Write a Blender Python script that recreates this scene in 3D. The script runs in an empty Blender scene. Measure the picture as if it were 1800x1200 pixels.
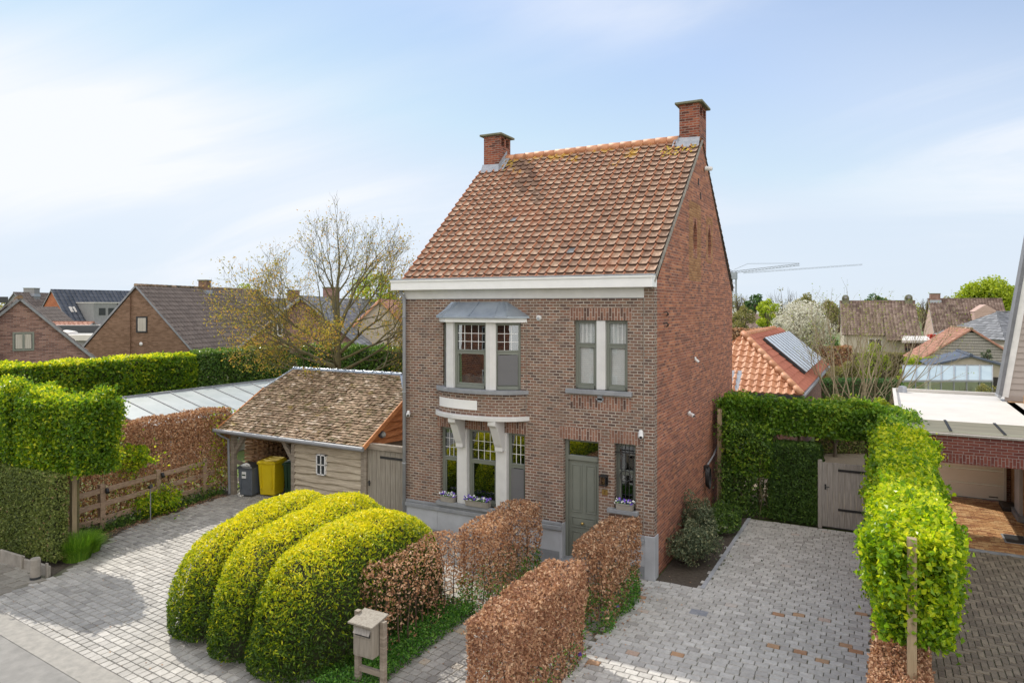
import bpy, math, random
import numpy as np
from mathutils import Vector, Matrix

# ------------------------------------------------------------------ camera, sky, sun, exposure
S = bpy.context.scene
COL = S.collection
R = math.radians
CAM = (10.72, -14.5, 5.8)
YAW = 27.83
cd = bpy.data.cameras.new('camera'); cam = bpy.data.objects.new('camera', cd); COL.objects.link(cam)
cam.location = CAM; cam.rotation_euler = (R(90), 0, R(YAW))
cd.lens = 24.62; cd.sensor_width = 36; cd.shift_y = -62/1800; cd.clip_end = 3000; cd.clip_start = .1
S.camera = cam
SUN_EL = 43.0
sdir = Vector((-.884*math.cos(R(SUN_EL)), .471*math.cos(R(SUN_EL)), math.sin(R(SUN_EL)))).normalized()
sun_az = math.atan2(sdir.x, sdir.y)
w = bpy.data.worlds.new('World'); S.world = w; w.use_nodes = True
wn = w.node_tree.nodes; wl = w.node_tree.links; wn.clear()
def N(nodes, t, **kw):
    n = nodes.new(t)
    for k, v in kw.items(): setattr(n, k, v)
    return n
wo = N(wn, 'ShaderNodeOutputWorld'); bg = N(wn, 'ShaderNodeBackground'); bg.inputs[1].default_value = .15
sky = N(wn, 'ShaderNodeTexSky', sky_type='NISHITA', sun_disc=False, sun_elevation=R(SUN_EL), sun_rotation=sun_az)
sky.air_density = 1.0; sky.dust_density = .15; sky.ozone_density = 1.0; sky.altitude = 20
tc = N(wn, 'ShaderNodeTexCoord')
sep = N(wn, 'ShaderNodeSeparateXYZ'); wl.new(tc.outputs['Generated'], sep.inputs[0])
def M(op, a, b=None, c=None, nodes=wn, links=wl, clamp=False):
    n = nodes.new('ShaderNodeMath'); n.operation = op; n.use_clamp = clamp
    for i, v in enumerate((a, b, c)):
        if v is None: continue
        if isinstance(v, (int, float)): n.inputs[i].default_value = v
        else: links.new(v, n.inputs[i])
    return n.outputs[0]
zc = M('ADD', M('MAXIMUM', sep.outputs[2], 0.0), .22)
cx_ = M('DIVIDE', sep.outputs[0], zc); cy_ = M('DIVIDE', sep.outputs[1], zc)
cmb = N(wn, 'ShaderNodeCombineXYZ'); wl.new(cx_, cmb.inputs[0]); wl.new(cy_, cmb.inputs[1])
mp = N(wn, 'ShaderNodeMapping'); mp.inputs['Rotation'].default_value = (0, 0, R(-42)); mp.inputs['Scale'].default_value = (.42, .9, 1)
mp.inputs['Location'].default_value = (3.3, 1.15, 0)
wl.new(cmb.outputs[0], mp.inputs[0])
n1 = N(wn, 'ShaderNodeTexNoise'); n1.inputs['Scale'].default_value = .95; n1.inputs['Detail'].default_value = 8; n1.inputs['Roughness'].default_value = .56; n1.inputs['Distortion'].default_value = .9
wl.new(mp.outputs[0], n1.inputs[0])
cr = N(wn, 'ShaderNodeMapRange'); cr.interpolation_type = 'SMOOTHSTEP'
cr.inputs[1].default_value = .44; cr.inputs[2].default_value = .72
wl.new(n1.outputs[0], cr.inputs[0])
# thin veil that thickens towards the horizon
hz = N(wn, 'ShaderNodeMapRange'); hz.inputs[1].default_value = .4; hz.inputs[2].default_value = 0.0; hz.inputs[3].default_value = .26; hz.inputs[4].default_value = .85
wl.new(sep.outputs[2], hz.inputs[0])
cr2 = N(wn, 'ShaderNodeMapRange'); cr2.interpolation_type = 'SMOOTHSTEP'; cr2.inputs[1].default_value = .36; cr2.inputs[2].default_value = .7; wl.new(n1.outputs[0], cr2.inputs[0])
az = M('ARCTAN2', sep.outputs[0], sep.outputs[1]); el = M('ARCSINE', sep.outputs[2])
def bank(a0, e0, sa, se, tilt=0):   # a soft bank of cirrus centred on an azimuth and elevation (degrees)
    da = M('SUBTRACT', az, R(a0)); de = M('SUBTRACT', M('SUBTRACT', el, R(e0)), M('MULTIPLY', da, tilt))
    q = M('ADD', M('POWER', M('ABSOLUTE', M('DIVIDE', da, R(sa))), 2), M('POWER', M('ABSOLUTE', M('DIVIDE', de, R(se))), 2))
    return M('EXPONENT', M('MULTIPLY', q, -1))
banks = M('ADD', M('ADD', M('MULTIPLY', bank(-58, 10, 25, 7, -.12), 1.25), M('MULTIPLY', bank(6, 12.5, 14, 6.5, -.35), .72)), M('ADD', M('MULTIPLY', bank(-34, 7.5, 16, 3.5, -.1), .6), M('MULTIPLY', bank(-20, 23, 16, 3, -.15), .35)))
cloud = M('MULTIPLY', M('ADD', M('MULTIPLY', cr2.outputs[0], 1.0), .24), banks)
cf = M('MINIMUM', M('ADD', cloud, M('MULTIPLY', cr.outputs[0], .15)), .95)
mixc = N(wn, 'ShaderNodeMix', data_type='RGBA')
tint = N(wn, 'ShaderNodeMix', data_type='RGBA', blend_type='MULTIPLY'); tint.inputs[0].default_value = 1; wl.new(sky.outputs[0], tint.inputs[6]); tint.inputs[7].default_value = (.8, .88, .98, 1)
capn = N(wn, 'ShaderNodeMix', data_type='RGBA', blend_type='DARKEN'); capn.inputs[0].default_value = .85; wl.new(tint.outputs[2], capn.inputs[6]); capn.inputs[7].default_value = (3.65, 4.6, 5.85, 1)
veil = N(wn, 'ShaderNodeMix', data_type='RGBA'); wl.new(hz.outputs[0], veil.inputs[0]); wl.new(capn.outputs[2], veil.inputs[6]); veil.inputs[7].default_value = (4.7, 5.2, 5.8, 1)
wl.new(cf, mixc.inputs[0]); wl.new(veil.outputs[2], mixc.inputs[6]); mixc.inputs[7].default_value = (5.9, 6.05, 6.35, 1)
# bright cloud added in the unseen sky behind the camera, fill for facade and ground
dt = N(wn, 'ShaderNodeVectorMath', operation='DOT_PRODUCT'); wl.new(tc.outputs['Generated'], dt.inputs[0]); dt.inputs[1].default_value = (.42, -.8, .42)
bk = N(wn, 'ShaderNodeMapRange'); bk.interpolation_type = 'SMOOTHSTEP'; bk.inputs[1].default_value = .08; bk.inputs[2].default_value = .65; wl.new(dt.outputs['Value'], bk.inputs[0])
mixb = N(wn, 'ShaderNodeMix', data_type='RGBA')
wl.new(M('MULTIPLY', bk.outputs[0], M('ADD', M('MULTIPLY', cr.outputs[0], .35), .6)), mixb.inputs[0]); wl.new(mixc.outputs[2], mixb.inputs[6]); mixb.inputs[7].default_value = (14.5, 13.8, 12.8, 1)
wl.new(mixb.outputs[2], bg.inputs[0]); wl.new(bg.outputs[0], wo.inputs[0])
sl = bpy.data.lights.new('sun', 'SUN'); sl.energy = 3.8; sl.angle = R(.5); sl.color = (1, .94, .83)
so = bpy.data.objects.new('sun', sl); COL.objects.link(so); so.rotation_euler = sdir.to_track_quat('Z', 'Y').to_euler(); so.location = (-20, 10, 30)
S.view_settings.view_transform = 'Standard'; S.view_settings.look = 'None'; S.view_settings.gamma = 1
S.view_settings.exposure = 0.12
S.cycles.max_bounces = 7; S.cycles.transparent_max_bounces = 12
random.seed(7); RG = np.random.default_rng(11)

# ------------------------------------------------------------------ materials
MATS = {}
def newmat(name):
    m = bpy.data.materials.new(name); m.use_nodes = True; MATS[name] = m
    nt = m.node_tree; nt.nodes.clear()
    o = nt.nodes.new('ShaderNodeOutputMaterial'); p = nt.nodes.new('ShaderNodeBsdfPrincipled')
    nt.links.new(p.outputs[0], o.inputs[0]); return m, nt, p, o
def c4(c): return (c[0], c[1], c[2], 1)
def ramp(nt, stops, fac):
    r = nt.nodes.new('ShaderNodeValToRGB'); e = r.color_ramp.elements
    while len(e) < len(stops): e.new(.5)
    for el, (p, c) in zip(e, stops): el.position = p; el.color = c4(c)
    nt.links.new(fac, r.inputs[0]); return r.outputs[0]
def mixrgb(nt, f, a, b, bt='MIX'):
    n = nt.nodes.new('ShaderNodeMix'); n.data_type = 'RGBA'; n.blend_type = bt
    for s, v in ((0, f), (6, a), (7, b)):
        if isinstance(v, (int, float)): n.inputs[s].default_value = v
        elif isinstance(v, tuple): n.inputs[s].default_value = c4(v)
        else: nt.links.new(v, n.inputs[s])
    return n.outputs[2]
def noise(nt, vec, sc, det=4, rough=.55, dist=0):
    n = nt.nodes.new('ShaderNodeTexNoise'); n.inputs['Scale'].default_value = sc; n.inputs['Detail'].default_value = det
    n.inputs['Roughness'].default_value = rough; n.inputs['Distortion'].default_value = dist
    if vec is not None: nt.links.new(vec, n.inputs[0])
    return n.outputs[0]
def bump(nt, p, h, s=.3, d=.01):
    b = nt.nodes.new('ShaderNodeBump'); b.inputs['Strength'].default_value = s; b.inputs['Distance'].default_value = d
    nt.links.new(h, b.inputs['Height']); nt.links.new(b.outputs[0], p.inputs['Normal'])
def coord(nt, kind='Object'):
    t = nt.nodes.new('ShaderNodeTexCoord'); return t.outputs[kind]
def scaled(nt, v, s):
    m = nt.nodes.new('ShaderNodeMapping'); m.inputs['Scale'].default_value = s; nt.links.new(v, m.inputs[0]); return m.outputs[0]
def attr(nt, name='v'):
    a = nt.nodes.new('ShaderNodeAttribute'); a.attribute_name = name; return a.outputs['Fac']

def plain(name, c1, c2=None, rough=.6, scale=6, bs=.15, bd=.004, metal=0, spec=.5, stretch=None):
    m, nt, p, o = newmat(name)
    c2 = c2 or tuple(x*.82 for x in c1)
    v = coord(nt)
    if stretch: v = scaled(nt, v, stretch)
    n = noise(nt, v, scale, 6, .6)
    nt.links.new(ramp(nt, [(.32, c1), (.68, c2)], n), p.inputs['Base Color'])
    p.inputs['Roughness'].default_value = rough; p.inputs['Metallic'].default_value = metal
    p.inputs['Specular IOR Level'].default_value = spec
    bump(nt, p, noise(nt, v, scale*7, 3), bs, bd)
    return m
def byattr(name, stops, rough=.8, scale=9, amt=.35, bs=.4, bd=.006, blot=None):
    """colour picked per face group by the attribute v, broken up by noise"""
    m, nt, p, o = newmat(name)
    c = ramp(nt, stops, attr(nt))
    v = coord(nt); n = noise(nt, v, scale, 7, .65)
    g = ramp(nt, [(.25, (1-amt,)*3), (.75, (1+amt*.5,)*3)], n)
    c = mixrgb(nt, 1, c, g, 'MULTIPLY')
    if blot:
        for (col, sc, lo, hi) in blot:
            f = nt.nodes.new('ShaderNodeMapRange'); f.inputs[1].default_value = lo; f.inputs[2].default_value = hi
            nt.links.new(noise(nt, v, sc, 7, .7), f.inputs[0]); c = mixrgb(nt, f.outputs[0], c, col)
    nt.links.new(c, p.inputs['Base Color']); p.inputs['Roughness'].default_value = rough
    bump(nt, p, noise(nt, v, scale*5, 5, .7), bs, bd)
    return m
def brick(name, stops, mortar, bw=.21, rh=.065, ms=.0065, dirt=None, rough=.85, stripe=0, far=False):
    m, nt, p, o = newmat(name)
    uv = coord(nt, 'UV')
    if not far:
        wob = nt.nodes.new('ShaderNodeVectorMath'); wob.operation = 'MULTIPLY_ADD'
        nn = nt.nodes.new('ShaderNodeTexNoise'); nn.inputs['Scale'].default_value = 9; nt.links.new(uv, nn.inputs[0])
        nt.links.new(nn.outputs['Color'], wob.inputs[0]); wob.inputs[1].default_value = (.008, .008, 0); nt.links.new(uv, wob.inputs[2])
        vec = wob.outputs[0]
    else: vec = uv
    b = nt.nodes.new('ShaderNodeTexBrick'); nt.links.new(vec, b.inputs[0])
    b.inputs['Scale'].default_value = 1; b.inputs['Color1'].default_value = (0, 0, 0, 1); b.inputs['Color2'].default_value = (1, 1, 1, 1)
    b.inputs['Mortar'].default_value = (.5, .5, .5, 1); b.inputs['Mortar Size'].default_value = ms; b.inputs['Mortar Smooth'].default_value = .25
    b.inputs['Bias'].default_value = 0; b.inputs['Brick Width'].default_value = bw; b.inputs['Row Height'].default_value = rh
    c = ramp(nt, stops, b.outputs['Color'])
    n = noise(nt, uv, 28, 5, .7)
    c = mixrgb(nt, 1, c, ramp(nt, [(.25, (.62,)*3), (.75, (1.25,)*3)], n), 'MULTIPLY')
    big = noise(nt, uv, .55, 5, .62)
    mcol = mixrgb(nt, ramp(nt, [(.35, (0,)*3), (.7, (1,)*3)], noise(nt, uv, 2.2, 5, .7)), mortar, tuple(x*.55 for x in mortar))
    c = mixrgb(nt, b.outputs['Fac'], c, mcol)
    if stripe:
        sv = scaled(nt, uv, (.9, 15.38, 1)); sn = noise(nt, sv, 1.0, 2, .5)
        c = mixrgb(nt, 1, c, ramp(nt, [(.38, (1-stripe,)*3), (.62, (1+stripe*.6,)*3)], sn), 'MULTIPLY')
    if dirt: c = mixrgb(nt, ramp(nt, [(.42, (0,)*3), (.72, (dirt[1],)*3)], big), c, dirt[0])
    nt.links.new(c, p.inputs['Base Color']); p.inputs['Roughness'].default_value = rough
    p.inputs['Specular IOR Level'].default_value = .25
    h = M('ADD', M('MULTIPLY', M('SUBTRACT', 1.0, b.outputs['Fac'], nodes=nt.nodes, links=nt.links), 1.0, nodes=nt.nodes, links=nt.links), M('MULTIPLY', n, .5, nodes=nt.nodes, links=nt.links), nodes=nt.nodes, links=nt.links)
    bump(nt, p, h, .7, .008)
    return m
def leafmat(name, stops, trans=.3, rough=.45, tc_=(1.25, 1.25, .5)):
    m, nt, p, o = newmat(name)
    c = ramp(nt, stops, attr(nt)); nt.links.new(c, p.inputs['Base Color']); p.inputs['Roughness'].default_value = rough
    p.inputs['Specular IOR Level'].default_value = .35
    t = nt.nodes.new('ShaderNodeBsdfTranslucent'); nt.links.new(mixrgb(nt, 1, c, tc_, 'MULTIPLY'), t.inputs[0])
    mx = nt.nodes.new('ShaderNodeMixShader'); mx.inputs[0].default_value = trans
    nt.links.new(p.outputs[0], mx.inputs[1]); nt.links.new(t.outputs[0], mx.inputs[2]); nt.links.new(mx.outputs[0], o.inputs[0])
    return m
def glass(name, tint=(.55, .6, .6), refl=1.0, rough=0.0, base=.06):
    m, nt, p, o = newmat(name)
    tr = nt.nodes.new('ShaderNodeBsdfTransparent'); tr.inputs[0].default_value = c4(tint)
    g = nt.nodes.new('ShaderNodeBsdfGlossy'); g.inputs['Roughness'].default_value = rough; g.inputs[0].default_value = (.95, .97, 1, 1)
    fr = nt.nodes.new('ShaderNodeFresnel'); fr.inputs[0].default_value = 1.5
    f = M('ADD', M('MULTIPLY', fr.outputs[0], refl, nodes=nt.nodes, links=nt.links), base, nodes=nt.nodes, links=nt.links, clamp=True)
    nn = noise(nt, coord(nt), 1.6, 2); bp = nt.nodes.new('ShaderNodeBump'); bp.inputs['Strength'].default_value = .04; bp.inputs['Distance'].default_value = .02
    nt.links.new(nn, bp.inputs['Height']); nt.links.new(bp.outputs[0], g.inputs['Normal'])
    mx = nt.nodes.new('ShaderNodeMixShader'); nt.links.new(f, mx.inputs[0]); nt.links.new(tr.outputs[0], mx.inputs[1]); nt.links.new(g.outputs[0], mx.inputs[2])
    nt.links.new(mx.outputs[0], o.inputs[0]); return m

brick('front_brick', [(0, (.1, .065, .055)), (.2, (.165, .1, .08)), (.45, (.25, .125, .085)), (.7, (.2, .135, .1)), (1, (.29, .165, .115))], (.5, .44, .38), bw=.165, ms=.0105, dirt=((.2, .15, .12), .35))
brick('soldier_brick', [(0, (.1, .06, .05)), (.4, (.24, .12, .085)), (1, (.34, .18, .125))], (.58, .5, .44), bw=.21, rh=.065, dirt=((.12, .08, .06), .3))
brick('gable_brick', [(0, (.18, .085, .07)), (.3, (.27, .11, .08)), (.65, (.38, .14, .085)), (1, (.5, .21, .115))], (.52, .32, .23), ms=.008, dirt=((.33, .13, .08), .3), stripe=.22)
brick('ochre_brick', [(0, (.3, .14, .06)), (1, (.46, .25, .12))], (.3, .2, .13), ms=.005)
brick('chimney_brick', [(0, (.1, .035, .025)), (.5, (.25, .07, .04)), (1, (.33, .11, .06))], (.4, .33, .28))
brick('plum_brick', [(0, (.13, .04, .035)), (1, (.19, .06, .045))], (.34, .27, .25), bw=.21, rh=.068)
brick('annex_brick', [(0, (.12, .06, .05)), (1, (.25, .12, .09))], (.33, .28, .25))
brick('pinkish_brick', [(0, (.16, .09, .08)), (.5, (.27, .15, .12)), (1, (.36, .22, .18))], (.36, .29, .26), bw=.22, rh=.07, far=True)
brick('brown_brick', [(0, (.17, .1, .06)), (1, (.29, .18, .12))], (.25, .18, .14), bw=.22, rh=.075, far=True)
brick('orange_brick', [(0, (.36, .12, .06)), (1, (.5, .18, .09))], (.4, .22, .15), bw=.3, rh=.1, far=True)
brick('tan_brick', [(0, (.3, .17, .08)), (1, (.45, .27, .15))], (.35, .28, .2))
plain('blue_stone', (.3, .31, .33), (.2, .21, .23), .75, 3, .3)
plain('pale_stone', (.47, .49, .53), (.36, .37, .4), .7, 1.6, .2)
plain('white_paint', (.84, .84, .84), (.78, .78, .78), .4, 3, .05)
plain('stone_paint', (.68, .675, .67), (.6, .595, .59), .5, 3, .1)
plain('sage_paint', (.2, .215, .185), (.17, .185, .16), .4, 2, .06)
plain('zinc', (.37, .42, .48), (.26, .3, .36), .38, 3, .1, metal=.5)
plain('lead', (.42, .44, .48), (.3, .32, .36), .5, 12, .5, metal=.3)
plain('zinc_pipe', (.3, .31, .33), (.24, .25, .27), .6, 3, .05)
plain('black_iron', (.02, .02, .022), None, .45, 6)
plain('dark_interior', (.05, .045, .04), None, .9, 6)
plain('brass', (.55, .4, .15), (.45, .3, .1), .3, 10, metal=.8)
plain('white_plastic', (.8, .8, .8), None, .35, 4, .02)
plain('grey_plastic', (.13, .15, .18), (.11, .125, .15), .4, 6, .04)
plain('dark_plastic', (.04, .045, .05), None, .45, 6, .04)
plain('yellow_plastic', (.72, .55, .01), (.65, .48, .01), .38, 3, .03)
plain('green_plastic', (.012, .05, .02), None, .4, 6, .03)
plain('white_fabric', (.75, .74, .72), None, .9, 20)
plain('weathered_wood', (.36, .31, .25), (.2, .165, .13), .8, 2.2, .5, .006, stretch=(1.2, 1.2, 14))
plain('weathered_plank', (.56, .49, .38), (.33, .27, .2), .8, 2.2, .5, .006, stretch=(1.2, 8, 14))
plain('grey_wood', (.4, .37, .34), (.25, .23, .21), .8, 2.2, .5, .006, stretch=(14, 14, 1.0))
plain('door_wood', (.34, .31, .26), (.22, .19, .155), .8, 2.2, .5, .006, stretch=(14, 14, 1.0))
plain('orange_wood', (.74, .34, .14), (.42, .16, .06), .7, 2.4, .5, .006, stretch=(8, 1.2, 12))
plain('stake_wood', (.42, .33, .21), (.28, .21, .13), .8, 2.2, .5, .005, stretch=(14, 14, 1))
plain('bark', (.15, .12, .085), (.08, .065, .045), .9, 6, .8, .02, stretch=(4, 4, 1))
plain('mossy_bark', (.17, .15, .06), (.09, .08, .05), .9, 5, .8, .02)
plain('twig', (.16, .1, .07), (.09, .06, .045), .9, 6, .3)
plain('pale_twig', (.36, .3, .19), (.24, .19, .12), .9, 6, .3)
plain('rail_wood', (.42, .3, .21), (.24, .16, .11), .85, 3, .5, stretch=(3, 3, 10))
plain('log_bark', (.3, .2, .12), (.14, .09, .06), .9, 5, .6)

plain('asphalt', (.27, .26, .245), (.19, .185, .175), .85, 3.5, .9, .006)
plain('concrete', (.36, .33, .29), (.24, .22, .19), .85, 5, .4)
plain('soil', (.07, .055, .042), (.12, .1, .08), .95, 14, .9, .02)
plain('grass_ground', (.09, .14, .035), (.13, .16, .05), .95, 1.2, .6, .03)
plain('gravel', (.38, .31, .22), (.2, .165, .12), .9, 45, 1, .02)
plain('joint_sand', (.2, .185, .155), (.1, .105, .06), .95, 1.1, .5)
plain('membrane', (.64, .61, .57), (.55, .525, .49), .6, 1.2, .1)
plain('slate_fleck', (.16, .165, .18), (.1, .105, .12), .6, 8, .3)
plain('dark_sheet', (.09, .11, .15), (.07, .085, .12), .5, 3, .1)
plain('siding', (.36, .31, .28), (.32, .275, .25), .5, 2, .05)
plain('pvc_white', (.72, .71, .7), None, .4, 3, .03)
plain('garage_white', (.9, .87, .82), (.86, .83, .78), .5, 2, .05)
plain('pale_render', (.5, .44, .36), (.43, .37, .3), .85, 4, .2)
plain('pink_render', (.5, .36, .31), (.42, .29, .25), .85, 4, .2)
plain('grey_cladding', (.26, .26, .26), (.22, .22, .22), .7, 4, .1)
plain('far_glass', (.03, .035, .04), (.05, .055, .06), .12, 2, .02)
plain('curtain', (.55, .52, .47), (.38, .35, .3), .9, 3, .1, stretch=(9, 9, .4))
plain('blind', (.86, .87, .86), None, .6, 3, .02)
plain('steel', (.33, .36, .4), None, .5, 3, .05, metal=.2)
plain('white_bloom', (.7, .7, .6), (.6, .6, .5), .7, 5)
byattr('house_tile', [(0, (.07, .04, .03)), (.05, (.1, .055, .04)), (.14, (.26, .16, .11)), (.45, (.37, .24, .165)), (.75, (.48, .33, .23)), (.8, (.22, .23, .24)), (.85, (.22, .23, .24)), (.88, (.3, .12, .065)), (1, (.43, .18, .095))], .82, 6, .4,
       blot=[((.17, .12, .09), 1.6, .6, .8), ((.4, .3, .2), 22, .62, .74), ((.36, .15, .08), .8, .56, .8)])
def lichen_stain(name, zlo, zhi):
    nt = MATS[name].node_tree; p = next(x for x in nt.nodes if x.type == 'BSDF_PRINCIPLED'); src = p.inputs['Base Color'].links[0].from_socket
    v = coord(nt); sp = nt.nodes.new('ShaderNodeSeparateXYZ'); nt.links.new(v, sp.inputs[0])
    a = nt.nodes.new('ShaderNodeMapRange'); a.inputs[1].default_value = zlo; a.inputs[2].default_value = zhi; nt.links.new(sp.outputs[2], a.inputs[0])
    f = M('ADD', noise(nt, v, 2.4, 8, .75), M('MULTIPLY', a.outputs[0], .24, nodes=nt.nodes, links=nt.links), nodes=nt.nodes, links=nt.links)
    b = nt.nodes.new('ShaderNodeMapRange'); b.inputs[1].default_value = .7; b.inputs[2].default_value = .76; b.inputs[4].default_value = .8; nt.links.new(f, b.inputs[0])
    nt.links.new(mixrgb(nt, b.outputs[0], src, (.5, .3, .03)), p.inputs['Base Color'])
lichen_stain('house_tile', 9.2, 10.35)
byattr('log_end', [(0, (.22, .12, .07)), (.5, (.42, .26, .15)), (1, (.62, .45, .28))], .85, 14, .3)
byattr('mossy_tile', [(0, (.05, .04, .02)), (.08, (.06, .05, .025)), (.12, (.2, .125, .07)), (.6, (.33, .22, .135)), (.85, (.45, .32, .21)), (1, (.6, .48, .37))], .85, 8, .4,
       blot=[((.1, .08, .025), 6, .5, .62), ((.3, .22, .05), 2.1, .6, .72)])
byattr('orange_tile', [(0, (.5, .22, .11)), (.5, (.58, .27, .14)), (1, (.64, .33, .19))], .6, 5, .2)
byattr('red_tile', [(0, (.36, .12, .075)), (1, (.45, .16, .1))], .7, 5, .2)
byattr('brown_tile', [(0, (.125, .1, .088)), (.5, (.15, .12, .105)), (1, (.175, .142, .125))], .8, 16, .2)
byattr('speckled_tile', [(0, (.11, .07, .055)), (.5, (.18, .12, .095)), (1, (.26, .19, .155))], .85, 18, .3)
byattr('terracotta_tile', [(0, (.33, .15, .1)), (1, (.45, .24, .17))], .8, 5, .3)
byattr('slate_tile', [(0, (.12, .125, .135)), (.5, (.16, .165, .18)), (1, (.24, .245, .26))], .6, 5, .3)
byattr('navy_tile', [(0, (.045, .055, .075)), (1, (.075, .085, .11))], .6, 5, .2)
byattr('square_setts', [(0, (.3, .285, .265)), (.15, (.37, .355, .33)), (.6, (.44, .42, .39)), (.93, (.5, .48, .445)), (1, (.5, .39, .26))], .72, 12, .25, .3, .004, blot=[((.2, .185, .165), .45, .46, 1.05), ((.16, .15, .12), 3.2, .6, 1.1)])
byattr('long_setts', [(0, (.4, .38, .36)), (.08, (.47, .455, .435)), (.5, (.55, .535, .51)), (.94, (.62, .605, .58)), (.965, (.45, .24, .13)), (1, (.5, .33, .2))], .7, 12, .25, .3, .004, blot=[((.3, .285, .26), .45, .5, 1.2), ((.22, .21, .18), 3.2, .6, 1.2)])
byattr('klinker', [(0, (.13, .105, .08)), (.5, (.18, .15, .115)), (1, (.24, .2, .15))], .8, 12, .3, .3, .004, blot=[((.1, .095, .07), .6, .46, .95)])
byattr('ochre_klinker', [(0, (.3, .13, .06)), (.4, (.5, .26, .11)), (.8, (.6, .36, .17)), (1, (.66, .43, .22))], .7, 12, .25, .3, .004)
byattr('slabs', [(0, (.22, .2, .17)), (1, (.33, .31, .27))], .8, 12, .3, .3, .004)
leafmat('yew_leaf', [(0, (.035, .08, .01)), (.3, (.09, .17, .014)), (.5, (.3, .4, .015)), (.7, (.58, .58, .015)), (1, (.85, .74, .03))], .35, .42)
leafmat('lime_leaf', [(0, (.08, .17, .014)), (.4, (.2, .36, .02)), (.75, (.52, .62, .02)), (1, (.74, .74, .06))], .5, .3)
leafmat('hornbeam_leaf', [(0, (.06, .13, .015)), (.45, (.14, .27, .022)), (.8, (.46, .55, .02)), (1, (.72, .7, .05))], .5, .3)
leafmat('pleach_leaf', [(0, (.05, .12, .015)), (.45, (.12, .25, .025)), (.85, (.25, .4, .04)), (1, (.42, .52, .06))], .42, .3)
leafmat('ivy_leaf', [(0, (.03, .07, .018)), (.6, (.08, .16, .028)), (1, (.2, .32, .05))], .2, .4)
leafmat('laurel_leaf', [(0, (.04, .09, .018)), (.5, (.1, .2, .035)), (.85, (.24, .33, .06)), (1, (.5, .52, .35))], .25, .25)
leafmat('box_leaf', [(0, (.07, .1, .03)), (.45, (.16, .21, .05)), (.8, (.3, .34, .09)), (.9, (.36, .3, .16)), (1, (.4, .24, .15))], .2, .5)
leafmat('beech_dry', [(0, (.18, .09, .05)), (.4, (.42, .22, .12)), (.75, (.6, .37, .22)), (1, (.74, .55, .38))], .3, .6, (1.1, 1, .8))
leafmat('beech_pale', [(0, (.2, .1, .06)), (.4, (.43, .23, .14)), (.75, (.6, .37, .23)), (1, (.72, .52, .35))], .3, .6, (1.1, 1, .8))
leafmat('amber_bud', [(0, (.24, .24, .04)), (.4, (.42, .36, .06)), (.75, (.55, .36, .08)), (1, (.6, .3, .08))], .35, .6)
leafmat('olive_leaf', [(0, (.045, .07, .035)), (.6, (.13, .17, .1)), (1, (.3, .3, .17))], .15, .5)
leafmat('grass_blade', [(0, (.1, .25, .02)), (1, (.3, .5, .06))], .35, .5)
leafmat('cover_leaf', [(0, (.03, .11, .015)), (.6, (.09, .25, .03)), (1, (.2, .4, .06))], .25, .4)
leafmat('spring_leaf', [(0, (.16, .24, .02)), (1, (.4, .46, .05))], .4, .45)
leafmat('chartreuse_leaf', [(0, (.2, .3, .02)), (1, (.52, .58, .05))], .35, .5)
leafmat('mixed_leaf', [(0, (.15, .17, .06)), (1, (.38, .33, .14))], .3, .5)
leafmat('evergreen_leaf', [(0, (.04, .09, .03)), (1, (.11, .22, .06))], .2, .5)
leafmat('blossom_leaf', [(0, (.55, .52, .4)), (1, (.8, .79, .7))], .35, .6, (1, 1, 1))
leafmat('violet_flower', [(0, (.1, .04, .4)), (1, (.25, .13, .65))], .2, .6, (1, 1, 1))
leafmat('white_flower', [(0, (.7, .7, .68)), (1, (.85, .85, .82))], .2, .6, (1, 1, 1))
leafmat('maple_leaf', [(0, (.4, .03, .02)), (1, (.6, .08, .04))], .3, .5, (1, 1, 1))
glass('window_glass', (.62, .66, .66), 1.0, 0, .13)
glass('clear_glass', (.97, .98, .98), .7, 0, .02)
glass('greenhouse_glass', (.5, .55, .56), .9, .06, .3)
plain('milky_sheet', (.5, .53, .52), (.38, .42, .41), .3, 1.3, .05)
plain('milky_blue', (.42, .5, .53), (.32, .4, .44), .3, 1.1, .05)
plain('collector_glass', (.56, .61, .68), (.46, .51, .58), .2, 1.5, .02, metal=.15)
plain('fibre_sheet', (.66, .66, .56), (.5, .51, .42), .6, 2, .1, stretch=(.3, 3, 1))
def make_translucent(n, f):
    nt = MATS[n].node_tree; o = next(x for x in nt.nodes if x.type == 'OUTPUT_MATERIAL'); p = next(x for x in nt.nodes if x.type == 'BSDF_PRINCIPLED')
    t = nt.nodes.new('ShaderNodeBsdfTranslucent'); src = p.inputs['Base Color'].links[0].from_socket; nt.links.new(src, t.inputs[0])
    mx = nt.nodes.new('ShaderNodeMixShader'); mx.inputs[0].default_value = f; nt.links.new(p.outputs[0], mx.inputs[1]); nt.links.new(t.outputs[0], mx.inputs[2]); nt.links.new(mx.outputs[0], o.inputs[0])
make_translucent('fibre_sheet', .7)
def mt(m): return MATS[m] if isinstance(m, str) else m

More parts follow.
